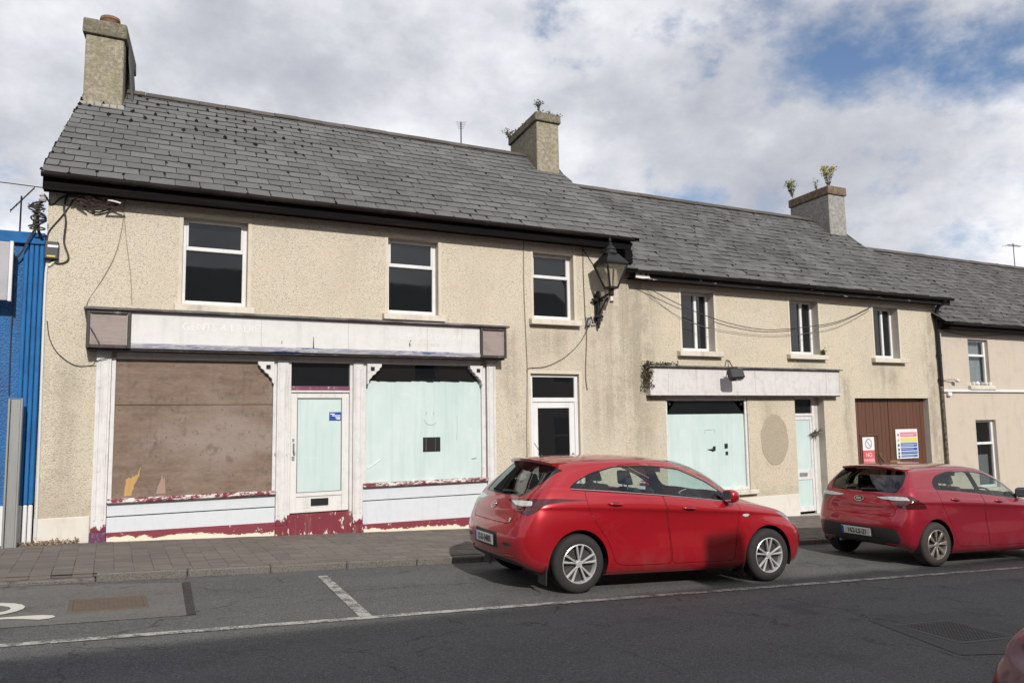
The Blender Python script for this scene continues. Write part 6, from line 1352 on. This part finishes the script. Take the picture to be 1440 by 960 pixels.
        MB().hexa([(-.02, s*.36-.11, 1.06), (.08, s*.36-.11, 1.06), (.08, s*.36+.11, 1.06), (-.02, s*.36+.11, 1.06)], [(-.05, s*.36-.09, 1.22), (.03, s*.36-.09, 1.22), (.03, s*.36+.09, 1.22), (-.05, s*.36+.09, 1.22)]).build('headrest', SEAT, root, bevel=.03, seg=3, auto=.9)
    rb(.10, .62, -.62, .62, .46, .64, 'rear_bench', SEAT); 
    MB().hexa([(.06, -.62, .56), (.20, -.62, .56), (.20, .62, .56), (.06, .62, .56)], [(-.08, -.56, 1.05), (.0, -.56, 1.05), (.0, .56, 1.05), (-.08, .56, 1.05)]).build('bench_back', SEAT, root, bevel=.04, seg=3, auto=.9)
    dxx = WB-.62
    MB().hexa([(dxx, -.70, .55), (WB-.1, -.70, .55), (WB-.1, .70, .55), (dxx, .70, .55)], [(dxx+.06, -.66, .87), (WB-.15, -.60, .90), (WB-.15, .60, .90), (dxx+.06, .66, .87)]).build('dashboard', DASH, root, bevel=.04, seg=3, auto=.9)
    st = MB(); n = 20; sc = Vector((dxx-.10, -.36, .90)); ring_ = []
    for k in range(n+1): a = 2*PI*k/n; ring_.append(sc+Vector((-.07*math.sin(a), .18*math.cos(a), .17*math.sin(a))))
    st.tube(ring_, .015, 6); st.tube([sc+Vector((0, -.17, 0)), sc+Vector((.02, 0, -.01)), sc+Vector((0, .17, 0))], .02, 6).tube([sc+Vector((.02, 0, 0)), (dxx+.08, -.36, .86)], .03, 6); st.build('steering_wheel', BPLA, root)
    rb(WB-1.12, WB-1.06, -.11, .11, 1.27*WZ, 1.34*WZ, 'rear_view_mirror', BPLA, .012)
    # mirrors, handles, plate, badge, wiper, spoiler
    dg = bpy.context.evaluated_depsgraph_get(); allp = [o for k, o in parts.items()]
    bpy.context.view_layer.update(); dg = bpy.context.evaluated_depsgraph_get()
    inv_ = {}
    def hit(o_, d_):
        best = None
        for o in allp:
            ok, lo_, no_, _ = o.ray_cast(Vector(o_), Vector(d_))
            if ok and (best is None or (lo_-Vector(o_)).length < best[0]): best = ((lo_-Vector(o_)).length, lo_, no_)
        return (best[1], best[2]) if best else (Vector(o_), -Vector(d_))
    def side_at(x, z, s): return hit((x, s*1.6, z), (0, -s, 0))
    def rear_at(y, z): return hit((-2, y, z), (1, 0, 0))
    def front_at(y, z): return hit((6, y, z), (-1, 0, 0))
    for s in sides:
        mx, mz = C['mirror']; p, n_ = side_at(mx, mz, s)
        arm = MB().obox(p+Vector((.0, s*.03, 0)), (.035, .05, .02), Matrix.Identity(3)); arm.build('mirror_arm', BPLA, root, bevel=.008)
        c = p+Vector((.01, s*.115, .045)); vs = []
        m = MB(); prof = [(-.06, .085, .065), (-.05, .097, .075), (.0, .10, .078), (.05, .082, .062), (.085, .045, .035), (.095, .01, .01)]
        for dx_, hy, hz_ in prof:
            for k in range(16):
                a = 2*PI*k/16; ca, sa = math.cos(a), math.sin(a); q = lambda v: math.copysign(abs(v)**.7, v); m.v.append((c.x+dx_, c.y+q(ca)*hy, c.z+q(sa)*hz_))
        m.f = [(i*16+k, i*16+(k+1) % 16, (i+1)*16+(k+1) % 16, (i+1)*16+k) for i in range(5) for k in range(16)] + [tuple(range(15, -1, -1)), tuple(80+k for k in range(16))]
        mi = m.build('door_mirror', C['paint'] if not C.get('mirrorblack') else BGLO, root, smooth=False, auto=1.0)
        MB().box(c.x-.066, c.x-.0605, c.y-.075, c.y+.075, c.z-.055, c.z+.055).build('mirror_glass', mat('mirror_silver', lambda t, b: setc(t, b, (.8, .8, .8), .02, metal=1.0)), mi, bevel=.002)
        for hx, hz_ in C['handles']:
            p, n_ = side_at(hx+.09, hz_*WZ, s); n_ = Vector(n_)
            dn_ = parts.get('door_front_'+('R' if s < 0 else 'L') if hx > .9 else 'door_rear_'+('R' if s < 0 else 'L'))
            hd = MB(); pts = []
            for k in range(9):
                t = k/8; px = hx-.005+.19*t; pz = hz_*WZ-.012*t; q, _ = side_at(px, pz, s); pts.append(q+Vector((0, s*(.004+.024*math.sin(PI*min(1, max(0, t)))**.5), 0)))
            hd.tube(pts, [.008]+[.0125]*7+[.008], 8); hd.build('door_handle', C['paint'], dn_, auto=1.2)
            cp = MB(); q, nn = side_at(hx+.09, hz_*WZ-.008, s); cp.v = []; 
            ring2 = [side_at(hx+.09+.075*math.cos(2*PI*k/16), hz_*WZ-.010+.026*math.sin(2*PI*k/16), s)[0]+Vector((0, s*.0015, 0)) for k in range(16)]
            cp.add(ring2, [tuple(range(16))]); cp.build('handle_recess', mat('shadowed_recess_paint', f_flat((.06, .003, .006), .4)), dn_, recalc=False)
    # window bottom bright strip
    if C.get('chrome'):
        for s in sides:
            pts = []
            for k in range(41):
                t = k/40; x = C['chrome'][0][0]+(C['chrome'][1][0]-C['chrome'][0][0])*t; z = C['chrome'][0][1]+(C['chrome'][1][1]-C['chrome'][0][1])*t - C['chrome'][2]*math.sin(PI*t); q, _ = side_at(WX(x), z*WZ, s); pts.append(q+Vector((0, s*.002, 0)))
            MB().tube(pts, .0075, 6).build('bright_window_strip', CHROME, root, auto=1.2)
    # rear window wiper
    p1, p2 = rear_at(.0, C['wiper']*WZ)[0], rear_at(-.36, (C['wiper']+.012)*WZ)[0]
    MB().tube([p1+Vector((-.025, 0, 0)), p1.lerp(p2, .5)+Vector((-.03, 0, .01)), p2+Vector((-.02, 0, 0))], [.018, .012, .006], 6).build('rear_wiper', BPLA, root)
    # plates
    for end in ('rear', 'front'):
        zz = C['plate'][0 if end == 'rear' else 1]*WZ
        a, b = (rear_at(0, zz-.055)[0], rear_at(0, zz+.055)[0]) if end == 'rear' else (front_at(0, zz-.055)[0], front_at(0, zz+.055)[0])
        sg_ = -1 if end == 'rear' else 1; xx = (min(a.x, b.x) if end == 'rear' else max(a.x, b.x)) + sg_*.012; tilt = math.atan2(b.x-a.x, .11)*.8
        Mx = Matrix.Translation(((a.x+b.x)/2+sg_*.016, 0, zz)) @ Matrix.Rotation(sg_*PI/2, 4, 'Z') @ Matrix.Rotation(PI/2 - tilt*(1 if end == 'rear' else -1)*1.0, 4, 'X')
        fr_ = MB().box(-.275, .275, -.062, .062, -.012, -.0005).build('plate_holder', BPLA, root, bevel=.004); fr_.data.transform(Mx)
        pl_ = MB().box(-.26, .26, -.055, .055, 0, .005).build('number_plate', PLATE, root, bevel=.003); pl_.data.transform(Mx)
        e_ = MB().box(-.258, -.215, -.053, .053, .0052, .0062).build('country_band', PLBLUE, pl_); e_.data.transform(Mx)
        me_ = text_mesh(C['plate_text'], .098, .0008, bold=.0022); me_.transform(Mx @ Matrix.Translation((.022, -.002, .0062)) @ Matrix.Diagonal((C['plate_sx'], 1, 1, 1))); me_.materials.clear(); me_.materials.append(PLTXT); link(me_, 'plate_lettering', pl_)
        if end == 'rear': RM = Mx
    # badges
    def rear_M(y, z): 
        p, n_ = rear_at(y, z); a, b = rear_at(y, z-.03)[0], rear_at(y, z+.03)[0]; tl = math.atan2(b.x-a.x, .06); yw_ = math.atan2(-(rear_at(y+.03, z)[0].x-rear_at(y-.03, z)[0].x), .06)
        return Matrix.Translation(p+Vector((-.004, 0, 0))) @ Matrix.Rotation(-PI/2-yw_*-1*-1, 4, 'Z') @ Matrix.Rotation(PI/2-tl, 4, 'X')
    bz = C['badge_z']*WZ; Mb = rear_M(0, bz); n = 28; rg = MB(); a_, b_ = C['badge']
    for k in range(n): 
        t = 2*PI*k/n
        for q in (1.0, .86): rg.v.append((a_*q*math.cos(t), b_*q*math.sin(t), .004 if q == 1 else .005))
    rg.f = [(2*k, (2*k+2) % (2*n), (2*k+3) % (2*n), 2*k+1) for k in range(n)]
    bdg = rg.build('badge', CHROME, root, recalc=False); bdg.data.transform(Mb)
    bk = MB(); bk.add([(a_*.9*math.cos(2*PI*k/n), b_*.9*math.sin(2*PI*k/n), .003) for k in range(n)], [tuple(range(n))]); o = bk.build('badge_ground', C['badge_bg'], bdg, recalc=False); o.data.transform(Mb)
    me_ = text_mesh(C['badge_text'], C['badge_ts'], .002, shear=C['badge_shear'], bold=.002); me_.transform(Mb @ Matrix.Translation((0, 0, .005)) @ Matrix.Diagonal((C['badge_sx'], 1, 1, 1))); me_.materials.clear(); me_.materials.append(CHROME); link(me_, 'badge_lettering', bdg)
    if C.get('model_text'):
        Mt = rear_M(-.50*WY, (C['badge_z']-.13)*WZ); me_ = text_mesh(C['model_text'], .062, .002, bold=.001); me_.transform(Mt @ Matrix.Translation((0, 0, .003))); me_.materials.clear(); me_.materials.append(CHROME); link(me_, 'model_lettering', root)
    # roof spoiler
    m = MB(); n = 14; top, bot = [], []
    for k in range(n+1):
        y = -C['spoil_w']*WY+2*C['spoil_w']*WY*k/n; f = (y/(C['spoil_w']*WY))**2; xe = C['spoil_x']+.10*f; zt = (C['spoil_z']-.035*f)*WZ
        top.append((xe, y, zt)); bot.append((xe+.012, y, zt-.030))
    fr1 = [hit((x+.24, y, 2.0), (0, 0, -1))[0]+Vector((0, 0, .001)) for x, y, z in top]; fr0 = [hit((x+.12, y, 2.0), (0, 0, -1))[0]+Vector((0, 0, .012)) for x, y, z in top]
    und = [(x+.20, y, z-.055) for x, y, z in top]
    m.v = [tuple(v) for v in fr1]+[tuple(v) for v in fr0]+top+bot+und; N = n+1
    for r_ in range(4): m.f += [(r_*N+k, r_*N+k+1, (r_+1)*N+k+1, (r_+1)*N+k) for k in range(n)]
    m.f += [(0, N, 2*N, 3*N, 4*N), (n, 4*N+n, 3*N+n, 2*N+n, N+n)]
    sp_ = m.build('roof_spoiler', C['paint'], root, auto=.6)
    bl = MB().box(C['spoil_x']+.02, C['spoil_x']+.024, -.12, .12, C['spoil_z']*WZ-.024, C['spoil_z']*WZ-.012).build('brake_light', LAMPR, sp_)
    q = hit((C['ant'], 0, 2), (0, 0, -1))[0]
    MB().lathe([(.03, -.01), (.025, .01), (.01, .02), (0, .025)], 10, (q.x, 0, q.z)).tube([(q.x, 0, q.z+.02), (q.x-.10, 0, q.z+.16)], .004, 5).build('roof_aerial', BPLA, root)
    # side repeater
    for s in sides:
        rx, rz_ = C['repeater']; m = MB(); m.add([side_at(rx+a*.055, rz_*WZ+b*.018, s)[0]+Vector((0, s*.003, 0)) for a, b in ((-1, .2), (-.5, .8), (.6, 1), (1, .3), (.5, -.8), (-.4, -.8))], [(0, 1, 2, 3, 4, 5)]); m.build('side_repeater', LAMPW, root, recalc=False)
        m = MB()
        for sg2 in (1,):
            pts = [rear_at(-s*yy*WY, C['reflector']*WZ)[0]+Vector((-.004, 0, 0)) for yy in (.46, .56, .64)]; m.tube(pts, .012, 6)
        m.build('bumper_reflector', mat('dark_red_reflector', f_flat((.12, .004, .006), .2)), root)
    return root, parts
CAR1 = dict(wb=2.65, ro=.96, fo=1.02, wy=1.0, wz=1.0, wr=.316, paint=RED, tyre=TYRE, alloy=ALLOY, flaps=True,
    doors=[('front', [(1.23, .27), (1.20, .60), (1.12, 1.02), (1.03, 1.385), (1.45, 1.37), (2.02, 1.13), (2.23, .93), (2.16, .60), (2.12, .27)]),
           ('rear', [(.46, .30), (.36, .55), (.20, .74), (.10, .92), (.08, 1.09), (.22, 1.25), (.52, 1.36), (.80, 1.395), (1.022, 1.39), (1.112, 1.02), (1.19, .60), (1.218, .27), (.60, .27)])],
    dlo=[(-.10, 1.118, .02), (.02, 1.20), (.22, 1.285), (.52, 1.36), (1.0, 1.375), (1.42, 1.345), (1.80, 1.20), (2.12, 1.03), (2.24, .945, .01), (1.6, .995), (1.1, 1.04), (.5, 1.088)],
    glass=[('quarter_glass', [(-.06, 1.124), (.05, 1.20), (.16, 1.245), (.11, 1.114)]),
           ('rear_glass', [(.155, 1.112), (.215, 1.265), (.52, 1.345), (.95, 1.36), (1.03, 1.06), (.5, 1.10)]),
           ('front_glass', [(1.155, 1.052), (1.075, 1.36), (1.42, 1.325), (1.78, 1.188), (2.02, 1.06), (2.02, .985), (1.6, 1.012)])],
    chrome=((-.08, 1.108), (2.20, .948), -.014),
    tailgate=[(-.50, .71), (.50, .71), (.56, .80), (.50, .95), (.58, 1.03), (.61, 1.36), (-.61, 1.36), (-.58, 1.03), (-.50, .95), (-.56, .80)],
    tail=.12, bonnet=[(2.42, -.69), (2.42, .69), (2.9, .63), (3.22, .46), (3.29, 0), (3.22, -.46), (2.9, -.63)],
    windscreen=[(1.50, -.50), (1.55, 0), (1.50, .50), (2.22, .70), (2.50, .38), (2.56, 0), (2.50, -.38), (2.22, -.70)],
    lamps=[('tail_light', 'rdiag', [(-.24, .965, .01), (-.04, .985), (.16, 1.0), (.42, 1.01), (.70, .99, .01), (.46, .975), (.30, .94), (.22, .86), (.12, .815), (.02, .84), (-.08, .885)], .03),
           ('tail_white', 'rdiag', [(-.17, .955), (-.02, .97), (.15, .975), (.16, .93), (.04, .915), (-.08, .918)], .015),
           ('head_light', 'fdiag', [(-2.12, .63), (-1.85, .60), (-1.66, .66), (-1.40, .83, .01), (-1.58, .815), (-1.90, .745)], .03)],
    rear_glass_band=[(-.53, 1.005), (.53, 1.005), (.615, 1.16), (.66, 1.30, .02), (.50, 1.385), (-.50, 1.385), (-.66, 1.30, .02), (-.615, 1.16)],
    rear_glass=[(-.50, 1.02), (.50, 1.02), (.575, 1.16), (.60, 1.29, .02), (.47, 1.37), (-.47, 1.37), (-.60, 1.29, .02), (-.575, 1.16)],
    rear_feats=[('lower_bumper', [(-.80, .21), (.80, .21), (.66, .325), (.40, .345), (-.40, .345), (-.66, .325)], .03), ('bumper_slot#1', [(-.66, .50), (-.50, .475), (-.42, .50), (-.50, .52)], .01), ('bumper_slot', [(.66, .50), (.50, .475), (.42, .50), (.50, .52)], .01), ('plate_recess', [(-.31, .605), (-.33, .43), (.33, .43), (.31, .605)], .02)],
    front_feats=[('grille', [(-.44, .28), (.44, .28), (.52, .40), (.38, .53), (-.38, .53), (-.52, .40)], .05), ('upper_grille', [(-.36, .66), (.36, .66), (.40, .72), (-.40, .72)], .02), ('fog_recess#1', [(-.70, .34), (-.58, .30), (-.56, .44), (-.68, .46)], .03), ('fog_recess', [(.70, .34), (.58, .30), (.56, .44), (.68, .46)], .03)],
    skirt=[(.42, .16), (2.22, .16), (2.22, .262), (.42, .262)], skirtname='sill_skirt',
    seat=1.20, mirror=(2.05, .985), handles=[(.36, .955), (1.36, .90)], wiper=1.035, plate=(.515, .46), plate_text='12-D-34805', plate_sx=.80, badge_z=.885, badge=(.075, .046), badge_text='H', badge_ts=.07, badge_shear=.35, badge_sx=1.25, badge_bg=RED, model_text='i30',
    spoil_w=.56, spoil_x=-.30, spoil_z=1.412, ant=-.05, repeater=(2.30, .80), reflector=.375, spokes=5, spoke_pair=(-.20, .20), spoke_w=(.24, .062), sprot=.31)
CAR2 = dict(CAR1); CAR2.update(wb=2.57, ro=.80, fo=.96, wy=.965, wz=.975, wr=.31, paint=RED2, tyre=TYRE2, alloy=ALLOY2, flaps=False, mirrorblack=True, chrome=None, tail=-.02,
    doors=[('front', [(1.23, .27), (1.20, .60), (1.12, 1.02), (1.03, 1.385), (1.45, 1.37), (2.02, 1.13), (2.23, .93), (2.16, .60), (2.12, .27)]),
           ('rear', [(.46, .30), (.36, .55), (.24, .74), (.14, .92), (.12, 1.09), (.26, 1.25), (.55, 1.36), (.80, 1.395), (1.022, 1.39), (1.112, 1.02), (1.19, .60), (1.218, .27), (.60, .27)])],
    dlo=[(.10, 1.10, .05), (.10, 1.19, .06), (.22, 1.295, .08), (.52, 1.36), (1.0, 1.375), (1.42, 1.345), (1.80, 1.20), (2.12, 1.03), (2.24, .945, .01), (1.6, .995), (1.1, 1.04), (.5, 1.085)],
    glass=[('rear_glass', [(.24, 1.10), (.24, 1.19), (.32, 1.30), (.55, 1.345), (.95, 1.36), (1.03, 1.065), (.5, 1.085)]),
           ('front_glass', [(1.155, 1.052), (1.075, 1.36), (1.42, 1.325), (1.78, 1.188), (2.02, 1.06), (2.02, .985), (1.6, 1.012)])],
    tailgate=[(-.62, .70), (.62, .70), (.64, .80), (.52, .92), (.58, 1.03), (.61, 1.36), (-.61, 1.36), (-.58, 1.03), (-.52, .92), (-.64, .80)],
    lamps=[('tail_light', 'rdiag', [(-.20, .975, .01), (.05, 1.0), (.27, 1.01, .03), (.44, .90), (.48, .83, .02), (.2, .815), (.08, .83), (.04, .91), (-.12, .935)], .03),
           ('tail_white', 'rdiag', [(-.17, .967), (.05, .99), (.20, .99), (.24, .945), (.05, .935), (-.10, .94)], .015),
           ('head_light', 'fdiag', [(-2.02, .63), (-1.78, .60), (-1.60, .66), (-1.36, .83, .01), (-1.52, .815), (-1.82, .745)], .03)],
    rear_glass_band=[(-.60, 1.035, .03), (.60, 1.035, .03), (.645, 1.16, .05), (.60, 1.31, .06), (.50, 1.385), (-.50, 1.385), (-.60, 1.31, .06), (-.645, 1.16, .05)],
    rear_glass=[(-.56, 1.05), (.56, 1.05), (.61, 1.16), (.565, 1.30, .05), (.47, 1.37), (-.47, 1.37), (-.565, 1.30, .05), (-.61, 1.16)],
    rear_feats=[('lower_bumper', [(-.72, .36), (-.66, .53), (.66, .53), (.72, .36), (.60, .27), (-.60, .27)], .05), ('lower_bumper#1', [(-.70, .16), (.70, .16), (.62, .235), (-.62, .235)], .02)],
    plate=(.44, .42), plate_text='162-LS-21', plate_sx=.86, badge_z=.925, badge=(.085, .042), badge_text='KIA', badge_ts=.05, badge_shear=0, badge_sx=1.1, badge_bg=BGLO, model_text=None,
    handles=[(.36, .965), (1.36, .935)], wiper=1.06, spoil_x=-.37, spoil_z=1.415, spokes=8, spoke_pair=(0,), spoke_w=(.30, .13), sprot=.1, reflector=.30)
import time; _t = time.time()
make_car('parked_car', 'bright red five-door hatchback with silver wheels parked nearest the wide shopfront', CAR1, (4.5765+.04, 7.4032+.885, zr(4.5765)), -.047)
make_car('parked_car', 'crimson hatchback with black mirrors parked in front of the brown garage door', CAR2, (10.51+.02, 7.36+.85, zr(10.51)), -.02)
CAR3 = dict(CAR1); CAR3.update(paint=mat('dark_red_car_paint', f_paint((.17, .006, .013), (.08, .003, .007), .35)), model_text=None, plate_text='10-KK-21', wz=1.02, lev=2, chrome=None, headm=mat('red_tinted_headlamp', lambda t, b: setc(t, b, t.mix(t.step(t.vor(obc(t), 9), .25, .5), (.05, .005, .010), (.12, .05, .06)), .35, coat=.15, spec=.25)))
make_car('car', 'dark red car cut off at the lower right corner with only its nose in view', CAR3, (7.87, 2.17, zr(7.87)), PI)
print('cars', time.time()-_t)
